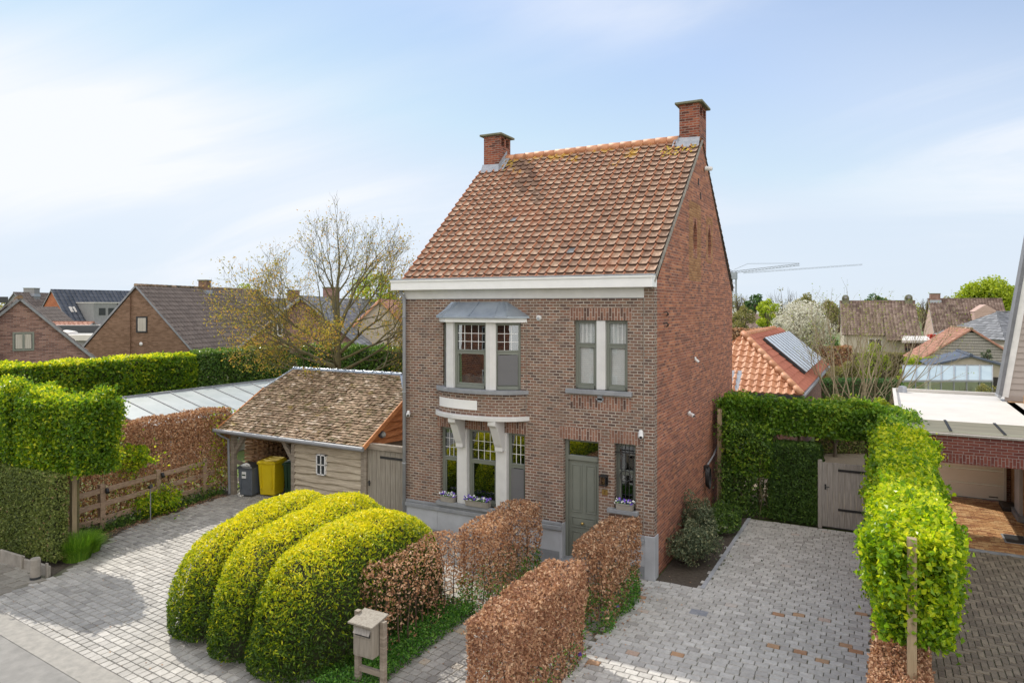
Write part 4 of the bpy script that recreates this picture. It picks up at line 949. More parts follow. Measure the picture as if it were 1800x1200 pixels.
# gable boards (orange, freshly oiled)
m = MB(); z = 1.9; i = 0
gyz = lambda z: .3+(z-2.0)/sn*cs
while z < 3.1:
    h = random.uniform(.15, .22); ya = max(.62, gyz(z+.02)+.02); yb = 5.9-(ya-.3); n_ = 8
    if z+h > 3.12: h = 3.12-z
    for k in range(n_):
        y0, y1 = ya+(yb-ya)*k/n_, ya+(yb-ya)*(k+1)/n_; w0 = .03*math.sin(k*1.7+i*2.2); w1 = .03*math.sin((k+1)*1.7+i*2.2)
        t_ = max(0, gyz(z+h)-ya) if k == 0 else 0
        m.raw([(-1.71, y0, z+w0), (-1.71, y1, z+w1), (-1.8, y1, z+h+.03), (-1.8, y0+t_, z+h+.03), (-1.81, y0, z+w0), (-1.81, y1, z+w1)], [(0, 1, 2, 3), (0, 4, 5, 1)])
    z += h; i += 1
m.build('gable_boards', 'orange_wood', sh)
m = MB(); m.box(-1.84, .62, 0, -1.81, 5.6, 1.95); m.build('side_wall', 'weathered_wood', sh)
# small window
m = MB(); wx0, wx1, wz0, wz1 = -3.5, -3.16, 1.02, 1.6
for (a, b, c, d) in ((wx0, wz0, wx0+.03, wz1), (wx1-.03, wz0, wx1, wz1), (wx0, wz0, wx1, wz0+.03), (wx0, wz1-.03, wx1, wz1), ((wx0+wx1)/2-.012, wz0, (wx0+wx1)/2+.012, wz1), (wx0, (wz0+wz1)/2-.012, wx1, (wz0+wz1)/2+.012)): m.box(a, .5, b, c, .59, d)
wS = m.build('window', 'white_paint', sh); m = MB(); m.box(wx0+.01, .522, wz0+.01, wx1-.01, .53, wz1-.01); m.build('pane', 'far_glass', wS)
# iron grille in the opening
m = MB()
for i in range(8): m.tube([(-5.25+i*.11, 2.2-i*.09, .05), (-5.25+i*.11, 2.2-i*.09, 1.9)], .012, 5)
for z in (.25, 1.3): m.tube([(-5.25, 2.2, z), (-4.48, 1.57, z)], .014, 5)
m.build('iron_screen', 'zinc_pipe', sh)
ol = thing('bulkhead_lamp', 'oval white bulkhead lamp on the orange shed gable', 'lamp', (-1.7, 1.19, 2.2))
m = MB(); m.tube([(-1.8, 1.19, 2.2), (-1.66, 1.19, 2.2), (-1.64, 1.19, 2.2)], [.1, .1, .085], 16); m.build('lamp_rim', 'grey_plastic', ol)
m = MB(); m.tube([(-1.64, 1.19, 2.2), (-1.6, 1.19, 2.2), (-1.58, 1.19, 2.2)], [.08, .065, .03], 16); m.build('lamp_glass', 'milky_sheet', ol)
# firewood
fwd = thing('firewood_stack', 'tall stack of split firewood at the back of the open shed', 'firewood', (-6.2, 3.2, 0))
lg = MB(); le = MB()
for r_ in range(16):
    for c_ in range(20):
        x = -6.95+c_*.125+random.uniform(-.02, .02); z = .08+r_*.115+random.uniform(-.015, .015); rr = random.uniform(.04, .062); yy = 2.75+random.uniform(-.06, .06)
        n = random.choice((3, 3, 4, 5)); ph = random.random()*6; pts = [(x+rr*math.cos(ph+k*2*math.pi/n), z+rr*math.sin(ph+k*2*math.pi/n)) for k in range(n)]
        mbx = lg; mbx.raw([(p, yy, q) for p, q in pts]+[(p, yy+.4, q) for p, q in pts], [(k, (k+1) % n, n+(k+1) % n, n+k) for k in range(n)])
        le.face([(p, yy-.001, q) for p, q in pts], a=random.random())
tag(lg.build('bark', 'log_bark', fwd), kind='stuff'); tag(le.build('split_ends', 'log_end', fwd), kind='stuff')
# logs along the left wall too
lg = MB()
for r_ in range(15):
    for c_ in range(9):
        y = 1.0+c_*.19+random.uniform(-.02, .02); z = .08+r_*.12; rr = random.uniform(.05, .07)
        n = 5; x0 = -6.9; lg.raw([(x0, y+rr*math.cos(k*1.257), z+rr*math.sin(k*1.257)) for k in range(n)]+[(x0+.32+random.uniform(-.03, .03), y+rr*math.cos(k*1.257), z+rr*math.sin(k*1.257)) for k in range(n)], [(k, (k+1) % n, n+(k+1) % n, n+k) for k in range(n)]+[(5, 6, 7, 8, 9)])
tag(lg.build('side_logs', 'log_end', fwd), kind='stuff')
for x in (-6.2, -5.5): m = MB(); m.box(x-.035, 2.55, 0, x+.035, 2.62, 2.1); m.build('support_post', 'stake_wood', fwd)

# wheelie bins
def wheelie_bin(x, y, w_, d_, h, rot, mat, lid, label):
    t = thing('wheelie_bin', label, 'bin', (x, y, 0), rot, 'wheelie bins in the shed', local=True)
    b = MB(); t_ = .84
    V_ = [(-w_/2*t_, -d_/2*t_, .05), (w_/2*t_, -d_/2*t_, .05), (w_/2*t_, d_/2*t_, .05), (-w_/2*t_, d_/2*t_, .05), (-w_/2, -d_/2, h-.1), (w_/2, -d_/2, h-.1), (w_/2, d_/2, h-.1), (-w_/2, d_/2, h-.1)]
    b.raw(V_, [(3, 2, 1, 0), (0, 1, 5, 4), (1, 2, 6, 5), (2, 3, 7, 6), (3, 0, 4, 7), (4, 5, 6, 7)])
    b.build('bin_body', mat, t, bevel=.025)
    b = MB(); b.box(-w_/2-.02, -d_/2-.02, h-.13, w_/2+.02, d_/2+.02, h-.09)
    for s_ in (-1, 1): b.box(s_*w_*.3-.02, -d_/2-.012, .25, s_*w_*.3+.02, -d_/2*.88, h-.13)
    b.build('rim', mat, t, bevel=.006)
    b = MB(); b.raw([(-w_/2-.03, -d_/2-.05, h-.09), (w_/2+.03, -d_/2-.05, h-.09), (w_/2+.03, d_/2+.02, h-.09), (-w_/2-.03, d_/2+.02, h-.09), (-w_/2+.03, -d_/2+.02, h-.03), (w_/2-.03, -d_/2+.02, h-.03), (w_/2-.03, d_/2-.01, h), (-w_/2+.03, d_/2-.01, h)], [(3, 2, 1, 0), (0, 1, 5, 4), (1, 2, 6, 5), (2, 3, 7, 6), (3, 0, 4, 7), (4, 5, 6, 7)])
    b.build('lid', lid, t, bevel=.012)
    b = MB(); b.tube([(-w_/2, d_/2+.06, h-.12), (w_/2, d_/2+.06, h-.12)], .018, 8)
    for s_ in (-1, 1): b.box(s_*w_*.42-.02, d_/2, h-.14, s_*w_*.42+.02, d_/2+.07, h-.1)
    b.build('handle', mat, t)
    for s_ in (-1, 1):
        b = MB(); b.tube([(s_*(w_/2-.01), d_/2-.04, .1), (s_*(w_/2+.045), d_/2-.04, .1)], .1, 16); wh = b.build('wheel', 'dark_plastic', t)
        b = MB(); b.tube([(s_*(w_/2+.045), d_/2-.04, .1), (s_*(w_/2+.05), d_/2-.04, .1)], .045, 12); b.build('hub', mat, wh)
    return t
gb = wheelie_bin(-6.42, .75, .5, .5, .98, R(12), 'grey_plastic', 'dark_plastic', 'grey wheelie bin with a dark lid and a small white sticker, nearest the post')
m = MB(); m.box(-.1, -.262, .58, .04, -.2465, .78); st = m.build('sticker', 'white_plastic', gb)
m = MB(); m.box(-.09, -.2635, .66, .03, -.2622, .7); m.build('sticker_band', 'green_plastic', st)
wheelie_bin(-5.88, 1.12, .6, .6, 1.12, R(12), 'yellow_plastic', 'yellow_plastic', 'bright yellow wheelie bin between grey and green bins')
wheelie_bin(-5.25, 1.5, .58, .6, 1.08, R(20), 'green_plastic', 'green_plastic', 'dark green wheelie bin half hidden behind the yellow bin')

# wooden door between shed and house
gd = thing('garden_door', 'pale weathered plank door between shed and brick house', 'door', (-.95, .6, 0))
m = MB(); x = -1.68
while x < -.12:
    wd = random.uniform(.13, .18); x1 = min(x+wd, -.1); m.box(x, .56+random.uniform(0, .006), .04, x1-.008, .6, 1.92); x = x1
m.build('door_leaf', 'door_wood', gd)
m = MB(); m.box(-1.78, .5, 0, -1.69, .62, 2.05); m.box(-1.78, .49, 1.93, -.04, .64, 2.08); m.box(-.1, .5, 0, -.02, .62, 1.95); m.build('door_frame', 'weathered_wood', gd, bevel=.005)
m = MB(); m.box(-1.25, .545, 1.7, -.12, .558, 1.76); m.box(-1.25, .545, .3, -.12, .558, .36); m.build('strap_hinge', 'black_iron', gd)
m = MB(); m.box(-1.64, .54, .92, -1.6, .556, 1.06); m.tube([(-1.62, .54, 1.02), (-1.62, .5, 1.02), (-1.54, .5, 1.02)], .01, 6); m.build('door_handle', 'black_iron', gd)

# ------------------------------------------------------------------ clipped yew lobes
def lobe(c, r, rot, n, seed, label):
    t = thing('clipped_shrub', label, 'shrub', (c[0], c[1], 0), 0, 'clipped yellow-green shrub lobes')
    P, nn = ell_pts((0, 0, 0), r, n, 2.5, -.02, .085, seed, .08, 2.6)
    k_ = RG.random(len(P)) > np.clip((wob(P, 5, seed+40)-.55)*1.3, 0, .75); P = P[k_]; nn = nn[k_]
    P[:, 2] = np.abs(P[:, 2])+.12; ca, sa = math.cos(rot), math.sin(rot)
    Q = P.copy(); Q[:, 0] = P[:, 0]*ca-P[:, 1]*sa+c[0]; Q[:, 1] = P[:, 0]*sa+P[:, 1]*ca+c[1]
    m2 = nn.copy(); m2[:, 0] = nn[:, 0]*ca-nn[:, 1]*sa; m2[:, 1] = nn[:, 0]*sa+nn[:, 1]*ca
    # golden new shoots, plus sunlit tops and shaded flanks put into the leaf colour
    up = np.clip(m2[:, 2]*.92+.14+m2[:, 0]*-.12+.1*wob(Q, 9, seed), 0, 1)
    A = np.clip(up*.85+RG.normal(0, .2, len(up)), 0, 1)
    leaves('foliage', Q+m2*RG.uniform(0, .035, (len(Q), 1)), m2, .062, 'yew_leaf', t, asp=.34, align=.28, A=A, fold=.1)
    # twiggy inside
    P2, n2 = ell_pts((0, 0, 0), tuple(x*.93 for x in r), 3, 2.5, -.02)
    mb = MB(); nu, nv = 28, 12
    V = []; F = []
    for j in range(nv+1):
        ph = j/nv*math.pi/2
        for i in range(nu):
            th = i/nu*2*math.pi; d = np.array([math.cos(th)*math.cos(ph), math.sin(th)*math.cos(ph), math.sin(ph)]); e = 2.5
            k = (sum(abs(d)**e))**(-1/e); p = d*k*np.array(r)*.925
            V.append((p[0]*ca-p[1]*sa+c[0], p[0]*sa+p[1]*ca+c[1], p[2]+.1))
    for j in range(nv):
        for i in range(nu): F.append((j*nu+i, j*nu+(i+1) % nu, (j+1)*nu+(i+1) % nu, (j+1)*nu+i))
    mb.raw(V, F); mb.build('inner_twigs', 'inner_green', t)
    return t
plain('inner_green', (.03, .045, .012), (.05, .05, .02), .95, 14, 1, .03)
lobe((-.1, -4.2), (1.0, 2.4, 1.74), R(8), 64000, 1, 'leftmost clipped shrub lobe with golden shoots, beside the sett driveway')
lobe((1.2, -4.4), (.98, 2.35, 1.88), R(4), 64000, 2, 'middle one of the clipped shrub lobes, squeezed between its two neighbours')
lobe((2.38, -4.72), (1.0, 2.05, 1.88), R(-1), 68000, 3, 'rightmost and largest clipped shrub lobe, next to the wooden letterbox')

# ------------------------------------------------------------------ hedges
def stems(parent, b, nx, ny, mat='twig', r=.014, side=6, lean=.06, name='stems'):
    m = MB(); x0, y0, z0, x1, y1, z1 = b
    for i in range(nx):
        for j in range(ny):
            x = x0+(x1-x0)*(i+.5)/nx+random.uniform(-.05, .05); y = y0+(y1-y0)*(j+.5)/ny+random.uniform(-.05, .05)
            pts = [(x, y, z0)]; q = Vector((x, y, z0)); n = 4
            for k in range(n): q = q+Vector((random.uniform(-lean, lean), random.uniform(-lean, lean), (z1-z0)*.95/n)); pts.append(tuple(q))
            m.tube(pts, [r*(1-.7*k/n) for k in range(n+1)], 5)
            for k in range(side):
                f = random.uniform(.15, .95); bi = Vector(pts[min(n-1, int(f*n))]); d = Vector((random.uniform(-1, 1), random.uniform(-1, 1), random.uniform(.2, .9)))
                e = bi+d*random.uniform(.15, .3); e = Vector((min(max(e.x, x0), x1), min(max(e.y, y0), y1), min(e.z, z1)))
                m.tube([bi, (bi+e)/2+Vector((0, 0, .02)), e], [r*.45, r*.3, r*.15], 4)
    return m.build(name, mat, parent)
def dry_hedge(name, label, b, n, grp, mat='beech_dry', dens_low=.35, leaf=.05, green=0, seed=5, fill=.3):
    x0, y0, z0, x1, y1, z1 = b
    t = thing(name, label, 'hedge', ((x0+x1)/2, (y0+y1)/2, 0), 0, grp)
    P, nn = box_pts(b, n, .045, .1, seed, fs=6, rnd=.012)
    h = (P[:, 2]-z0)/(z1-z0); keep = RG.random(len(P)) < dens_low+(1-dens_low)*np.clip((h+.2*wob(P, 5, seed)-.15)/.45, 0, 1); P = P[keep]; nn = nn[keep]
    Q = fill_pts((x0+.05, y0+.05, z0, x1-.05, y1-.05, z1-.05), int(n*fill)); hq = (Q[:, 2]-z0)/(z1-z0); Q = Q[RG.random(len(Q)) < dens_low+(1-dens_low)*hq**1.5]
    P = np.concatenate([P, Q]); nn = np.concatenate([nn, unit(RG.normal(size=Q.shape))])
    leaves('dry_leaves', P, nn, leaf, mat, t, asp=.6, align=.3, fold=.3)
    stems(t, (x0+.1, y0+.1, z0, x1-.1, y1-.1, z1), max(2, int((x1-x0)/.3)), max(2, int((y1-y0)/.3)))
    if green:
        P, nn = box_pts((x0-.02, y0-.03, 0, x1+.03, y1, z0+(z1-z0)*.42), green, .07, .1, seed+1); k = RG.random(len(P)) < 1-(P[:, 2]/((z1-z0)*.45))**2+.1*wob(P, 4, seed); P = P[k]; nn = nn[k]
        leaves('periwinkle', P, nn, .048, 'cover_leaf', t, asp=.55, align=.5)
        q = max(4, green//900); P2 = P[RG.integers(0, len(P), q)]+np.array([0, -.02, .02]); leaves('violet_blooms', P2, np.tile((0, -.8, .6), (q, 1)), .05, 'violet_flower', t, asp=1, align=1, fold=0)
    return t
G4 = 'dry beech hedge blocks in the front garden'
dry_hedge('beech_hedge', 'thin see-through dry beech hedge behind the wooden letterbox', (3.16, -5.55, .0, 3.74, -3.1, 1.5), 5600, G4, dens_low=.04, fill=.05, seed=21)
dry_hedge('beech_hedge', 'dry beech hedge block by the house wall below the flower boxes', (3.6, -3.2, .0, 4.3, -.95, 1.62), 11000, G4, green=5200, dens_low=.2, seed=22)
dry_hedge('beech_hedge', 'large pale dry beech hedge block nearest to the street, beside the path', (5.68, -6.35, .0, 6.36, -3.62, 1.52), 21000, G4, 'beech_pale', dens_low=.6, green=1600, seed=23)
dry_hedge('beech_hedge', 'dry beech hedge block in front of the barred window', (5.78, -2.8, .0, 6.42, -.75, 1.52), 11500, G4, green=6500, dens_low=.3, seed=24)
# ground cover strip under hedge A
P = np.stack([RG.uniform(3.0, 3.98, 14000), RG.uniform(-6.5, -3.1, 14000), np.zeros(14000)], 1); P[:, 2] = RG.uniform(0, 1, 14000)**.6*(.2+.05*wob(P, 5, 9))
o = leaves('ground_cover', P, np.tile((0, 0, 1.), (len(P), 1)), .042, 'cover_leaf', None, (3.5, -4.8, 0)); tag(o, 'low green ground cover under the thin beech hedge', 'ground cover', kind='stuff')
P = np.stack([RG.uniform(6.42, 6.62, 700), RG.uniform(-4.6, -3.7, 700), RG.uniform(0, .14, 700)], 1)
# garden leaf litter and evergreen shrubs by the gable
def shrub(name, label, c, r, n, mat, leaf, grp=None, seed=3, stem_mat='twig', asp=.5, cat='shrub', depth=.22, bumpy=.12, zmin=-.7):
    t = thing(name, label, cat, (c[0], c[1], 0), 0, grp)
    P, nn = ell_pts(c, r, n, 2.2, zmin, bumpy, seed, depth, 4.5/max(r)); k = P[:, 2] > .01; P = P[k]; nn = nn[k]
    leaves('foliage', P, nn, leaf, mat, t, asp=asp, align=.35)
    m = MB()
    for i in range(14):
        d = Vector(unit(RG.normal(size=(1, 3)))[0]); d.z = abs(d.z); e = Vector(c)+Vector((d.x*r[0], d.y*r[1], d.z*r[2]))*.85
        m.tube([(c[0], c[1], 0), (Vector((c[0], c[1], 0))*.4+e*.6)+Vector((0, 0, .05)), e], [.02, .012, .005], 5)
    m.build('stems', stem_mat, t); return t
shrub('evergreen_shrub', 'dark glossy shrub against the side gable, nearest the house corner', (6.98, 1.35, .5), (.46, .62, .5), 7500, 'olive_leaf', .055, 'shrubs by the gable', 31, bumpy=.24, depth=.4)
shrub('evergreen_shrub', 'taller olive-green shrub against the side gable behind the darker one', (6.88, 2.35, .62), (.42, .6, .55), 6500, 'olive_leaf', .055, 'shrubs by the gable', 32, bumpy=.26, depth=.4)
shrub('spindle_shrub', 'low spreading green shrub at the back corner of the soil bed', (7.05, 4.3, .22), (.45, .95, .34), 6500, 'ivy_leaf', .06, 'shrubs by the gable', 33, zmin=-.3)

# ------------------------------------------------------------------ letterbox
lb = thing('letterbox', 'weathered wooden letterbox on two posts beside the clipped shrub', 'letterbox', (3.98, -6.15, 0))
LX0, LX1, LY0, LY1 = 3.76, 4.12, -6.38, -6.1
m = MB(); m.box(LX0, LY0, .62, LX1, LY1, 1.1)
o = m.build('box', 'door_wood', lb, bevel=.006)
m = MB(); m.raw([(LX0-.05, LY0-.07, 1.1), (LX1+.05, LY0-.07, 1.1), (LX1+.05, LY1+.04, 1.16), (LX0-.05, LY1+.04, 1.16), (LX0-.05, LY0-.07, 1.125), (LX1+.05, LY0-.07, 1.125), (LX1+.05, LY1+.04, 1.185), (LX0-.05, LY1+.04, 1.185)], [(3, 2, 1, 0), (4, 5, 6, 7), (0, 1, 5, 4), (1, 2, 6, 5), (2, 3, 7, 6), (3, 0, 4, 7)]); m.build('lid', 'door_wood', lb, bevel=.004)
for x in (LX0-.06, LX1+.06):
    m = MB(); m.box(x-.04, LY1-.14, 0, x+.04, LY1-.06, 1.2 if x < 3.8 else 1.13); m.build('post', 'weathered_wood', lb, bevel=.005)
m = MB(); m.box(LX0-.02, LY1-.13, .3, LX1+.02, LY1-.07, .38); m.build('cross_rail', 'weathered_wood', lb, bevel=.004)
m = MB(); m.box(LX0+.04, LY0-.012, .93, LX1-.04, LY0, 1.02); sl2 = m.build('slot', 'black_iron', lb)
m = MB(); m.raw([(LX0+.03, LY0-.05, .97), (LX1-.03, LY0-.05, .97), (LX1-.03, LY0-.002, 1.04), (LX0+.03, LY0-.002, 1.04)], [(0, 1, 2, 3)]); m.build('flap', 'grey_wood', sl2)
m = MB(); m.box(LX0+.03, LY0-.006, .65, LX1-.03, LY0, .9); m.build('door_panel', 'door_wood', lb, bevel=.003)

# ------------------------------------------------------------------ left boundary: ivy hedge, pleached limes, fence, hedge
def leafy_block(name, label, b, n, mat, leaf, cat='hedge', grp=None, seed=5, bumpy=.07, depth=.12, core='inner_green', asp=.62, top_bias=.35, loc=None, faces='tfbrl', align=.4, inset=.16, fs=3):
    x0, y0, z0, x1, y1, z1 = b
    t = thing(name, label, cat, loc or ((x0+x1)/2, (y0+y1)/2, 0), 0, grp)
    P, nn = box_pts(b, n, bumpy, depth, seed, faces, fs)
    A = np.clip(RG.normal(.42, .2, len(P))+top_bias*(nn[:, 2] > .6)*RG.random(len(P)) + .12*wob(P, 2.2, seed), 0, 1)  # upward leaves coloured yellower, painting sunlight onto the hedge tops
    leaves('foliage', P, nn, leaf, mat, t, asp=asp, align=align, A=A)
    if core:
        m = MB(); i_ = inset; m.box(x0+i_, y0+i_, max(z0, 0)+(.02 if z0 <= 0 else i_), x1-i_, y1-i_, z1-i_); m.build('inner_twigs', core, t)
    return t
leafy_block('ivy_hedge', 'dark dense clipped hedge behind the low concrete edging at far left', (-13, -5.55, .05, -5.48, -5.18, 2.02), 70000, 'box_leaf', .05, seed=41, depth=.06, bumpy=.03, top_bias=.1, inset=.1)
er = MB()
for i in range(9):
    x = -5.1-i*.98; er.box(x-.97, -5.86-.0*i, -.02, x, -5.8, .22+.05*math.sin(i*1.3)); er.box(x-.04, -5.9, -.02, x+.03, -5.86, .3)
t = tag(er.build('edging_wall', 'concrete', None, (-8, -5.83, 0), bevel=.01), 'low weathered concrete edging wall under the dark clipped hedge', 'wall')
bo = thing('bollard_light', 'short round concrete bollard at the corner of the driveway', 'bollard', (-5.2, -6.06, 0))
m = MB(); m.tube([(-5.2, -6.06, .04), (-5.2, -6.06, .42), (-5.2, -6.06, .45)], [.1, .1, .085], 20); m.build('shaft', 'concrete', bo, smooth=False)
m = MB(); m.tube([(-5.2, -6.06, 0), (-5.2, -6.06, .06)], .103, 20); m.build('foot', 'dark_plastic', bo)
# pleached crowns
def pleached(label, trunk, b, n, leaf, mat, seed, stake=None, grp='pleached trees', cores=True):
    t = thing('pleached_tree', label, 'tree', (trunk[0], trunk[1], 0), 0, grp); x0, y0, z0, x1, y1, z1 = b
    P, nn = box_pts(b, n, .15, .24, seed, fs=3.6)
    q_ = P[RG.integers(0, len(P), n//14)]; off = RG.normal(0, .045, q_.shape)+[0, 0, .02]; P = np.concatenate([P, q_+off+unit(q_-np.array([(x0+x1)/2, (y0+y1)/2, (z0+z1)/2]))*.08]); nn = np.concatenate([nn, unit(RG.normal(size=q_.shape))])
    A = np.clip(RG.normal(.42, .22, len(P))+.5*(nn[:, 2] > .6)*RG.random(len(P))+.15*wob(P, 3, seed), 0, 1)  # crown tops get yellower leaves, sunlight put into their colour
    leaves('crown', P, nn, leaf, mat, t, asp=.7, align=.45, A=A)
    m = MB(); m.tube([(trunk[0], trunk[1], 0), (trunk[0]+.02, trunk[1], z0), (trunk[0], trunk[1], z1-.2)], [.05, .04, .02], 8)
    for z in np.linspace(z0+.15, z1-.25, 4):
        for s_ in (-1, 1):
            if x1-x0 > y1-y0: m.tube([(trunk[0], trunk[1], z), (x0+.1 if s_ < 0 else x1-.1, trunk[1], z+.08)], [.02, .008], 5)
            else: m.tube([(trunk[0], trunk[1], z), (trunk[0], y0+.1 if s_ < 0 else y1-.1, z+.08)], [.02, .008], 5)
    for k in range(60):
        p = Vector((random.uniform(x0+.1, x1-.1), random.uniform(y0+.1, y1-.1), random.uniform(z0+.1, z1-.15))); m.tube([p, p+Vector((random.uniform(-.2, .2), random.uniform(-.2, .2), random.uniform(.05, .25)))], [.008, .003], 4)
    m.build('trunk', 'mossy_bark', t)
    if cores:
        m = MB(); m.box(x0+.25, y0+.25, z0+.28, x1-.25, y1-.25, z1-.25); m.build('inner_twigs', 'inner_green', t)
    if stake: m = MB(); m.box(stake[0]-.055, stake[1]-.055, 0, stake[0]+.055, stake[1]+.055, stake[2]); m.build('stake', 'stake_wood', t, bevel=.006)
    return t
GL = 'pleached trees along the left pavement'
pleached('pleached tree at the right end of the left row, on a thick wooden stake', (-6.0, -4.72), (-7.5, -5.25, 1.95, -5.08, -4.25, 3.68), 36000, .07, 'hornbeam_leaf', 51, (-5.98, -4.82, 2.4), GL)
pleached('pleached tree second in the left row, its crown merging into the first', (-8.6, -4.75), (-9.8, -5.35, 2.0, -7.5, -4.2, 3.78), 27000, .07, 'hornbeam_leaf', 52, None, GL)
pleached('pleached tree cut by the left edge of the photo', (-11, -4.75), (-12.3, -5.3, 1.98, -9.8, -4.2, 3.8), 16000, .085, 'hornbeam_leaf', 53, None, GL)
# ornamental grass
def grass_clump(label, c, r, h, n, mat='grass_blade'):
    th = RG.uniform(0, 6.283, n); rr = r*np.sqrt(RG.random(n))*.55; bx = c[0]+rr*np.cos(th); by = c[1]+rr*np.sin(th)
    lean = RG.uniform(.1, 1, n)*r*.9; H_ = h*RG.uniform(.55, 1.1, n); V = []
    dx, dy = np.cos(th+RG.normal(0, .5, n)), np.sin(th+RG.normal(0, .5, n)); w_ = .006
    for k, (f, ww) in enumerate(((0, 1), (.5, .9), (.85, .5), (1.0, .05))):
        x = bx+dx*lean*f**2; y = by+dy*lean*f**2; z = H_*(f-.25*f**3*lean/r)
        V.append(np.stack([x-dy*w_*ww, y+dx*w_*ww, z], 1)); V.append(np.stack([x+dy*w_*ww, y-dx*w_*ww, z], 1))
    V = np.stack(V, 1).reshape(-1, 3); i = np.arange(n)[:, None]*8
    F = np.concatenate([i+[[0, 1, 3, 2]], i+[[2, 3, 5, 4]], i+[[4, 5, 7, 6]]], 1).reshape(-1, 4)
    o = npmesh('ornamental_grass', V, F, np.repeat(RG.random(n), 3), mat, None, (c[0], c[1], 0)); return tag(o, label, 'grass')
grass_clump('bright green ornamental grass clump at the foot of the staked tree', (-5.62, -4.95), .5, .62, 2600)
grass_clump('smaller tuft of bright green grass behind the larger clump by the staked tree', (-5.85, -4.5), .36, .5, 1300)
# post and rail fence
fe = thing('rail_fence', 'brown wooden post and rail fence along the left of the driveway', 'fence', (-7.1, -1.8, 0))
fx = lambda y: -7.1-.1*(y+3.5)
for y in (-3.45, -1.75, -.1): m = MB(); m.box(fx(y)-.07, y-.07, 0, fx(y)+.07, y+.07, 1.2); m.build('post', 'rail_wood', fe, bevel=.01)
for z in (.3, .68, 1.04): m = MB(); m.beam((fx(-5.3)+.02, -5.3, z), (fx(.3)+.02, .3, z+.02), .045, .13); m.build('rail', 'rail_wood', fe, bevel=.006)
for y, z, lab in ((-3.38, 1.08, 'small black spotlight on the fence post nearest the grass clump'), (-1.68, 1.1, 'small black spotlight on the middle fence post')):
    t = thing('fence_spotlight', lab, 'lamp', (fx(y)+.1, y, z), 0, 'spotlights on the fence'); m = MB(); p = Vector((fx(y)+.12, y, z)); m.tube([p, p+Vector((.08, -.03, -.08))], [.045, .05], 10); m.build('lamp_head', 'black_iron', t); m = MB(); m.box(p.x-.05, y-.02, z-.04, p.x, y+.02, z+.02); m.build('bracket', 'black_iron', t)
t = thing('garden_spotlight', 'small black spotlight on a thin metal pole beside the fence', 'lamp', (-6.72, -2.35, 0))
m = MB(); m.tube([(-6.72, -2.35, 0), (-6.72, -2.35, .92)], .014, 6); m.build('pole', 'zinc_pipe', t); m = MB(); m.tube([(-6.76, -2.35, .92), (-6.64, -2.38, .97)], .05, 10); m.build('lamp_head', 'black_iron', t)
dry_hedge('beech_hedge', 'tall thin brown hedge mixed with green leaves behind the rail fence', (-7.95, -5.0, .1, -7.4, .9, 2.62), 38000, None, 'beech_dry', dens_low=.75, leaf=.062, seed=61)
P = fill_pts((-8.0, -5.2, .1, -7.2, 1.2, 2.6), 6500); k = wob(P, 2.3, 77) > .5; k |= P[:, 1] > .1; P = P[k]
t = thing('climbing_shrub', 'patches of fresh green foliage growing through the brown hedge and fence', 'shrub', (-7.5, -1.5, 0)); leaves('foliage', P, RG.normal(size=P.shape), .075, 'lime_leaf', t)
P = fill_pts((-7.3, -5.0, 0, -6.85, .6, .4), 4200); P[:, 2] *= RG.random(len(P)); P[:, 0] = fx(P[:, 1])+(RG.random(len(P))-.3)*.4; leaves('low_foliage', P, RG.normal(size=P.shape), .06, 'ivy_leaf', t)
for (c, r) in (((-6.98, -1.9, .4), (.3, .8, .5)), ((-7.3, -2.4, 1.7), (.2, .5, .5))):
    P, nn = ell_pts(c, r, 1500, 2, -1, .2, 5, .6); leaves('foliage', P[P[:, 2] > 0], nn[P[:, 2] > 0], .075, 'lime_leaf', t)
P = np.stack([RG.uniform(-7.2, -6.5, 2600), RG.uniform(-4.4, .4, 2600), np.full(2600, .012)], 1); P[:, 0] = fx(P[:, 1])+.1+RG.exponential(.14, 2600)
o = leaves('leaf_litter', P, np.tile((0, 0, 1.), (2600, 1)), .045, 'beech_dry', None, (-7, -2, 0), align=.9, fold=.15); tag(o, 'fallen brown leaves along the foot of the fence', 'leaf litter', kind='stuff')
# leaf litter on setts, sparse
P = np.stack([RG.uniform(-6.8, 7.3, 420), RG.uniform(-7.6, 4.5, 420), np.full(420, .014)], 1); k = (P[:, 0] < 0) | (P[:, 1] < -.1) | (P[:, 0] > 6.5); P = P[k]
o = leaves('scattered_leaves', P, np.tile((0, 0, 1.), (len(P), 1)), .035, 'beech_dry', None, (0, -3, 0), align=.9, fold=.15); tag(o, 'a few dry leaves scattered over the paving', 'leaf litter', kind='stuff')
q = []
for (x0, y0, x1, y1) in ((3.1, -5.6, 3.8, -3.1), (3.55, -3.25, 4.35, -.9), (5.6, -6.4, 6.45, -3.55), (5.7, -2.85, 6.5, -.7)):
    for k in range(170):
        e = random.choice('lrfb'); t_ = random.random(); d_ = random.expovariate(9)
        q.append({'l': (x0-d_, y0+(y1-y0)*t_), 'r': (x1+d_, y0+(y1-y0)*t_), 'f': (x0+(x1-x0)*t_, y0-d_), 'b': (x0+(x1-x0)*t_, y1+d_)}[e]+(.016,))
q = np.array(q); o = leaves('hedge_litter', q, np.tile((0, 0, 1.), (len(q), 1)), .045, 'beech_dry', None, (4.8, -3.5, 0), align=.85, fold=.2); tag(o, 'dry curled leaves fallen round the feet of the front beech hedges', 'leaf litter', kind='stuff')
# clutter of moss in the joints near the bed edges is left to the joint sand

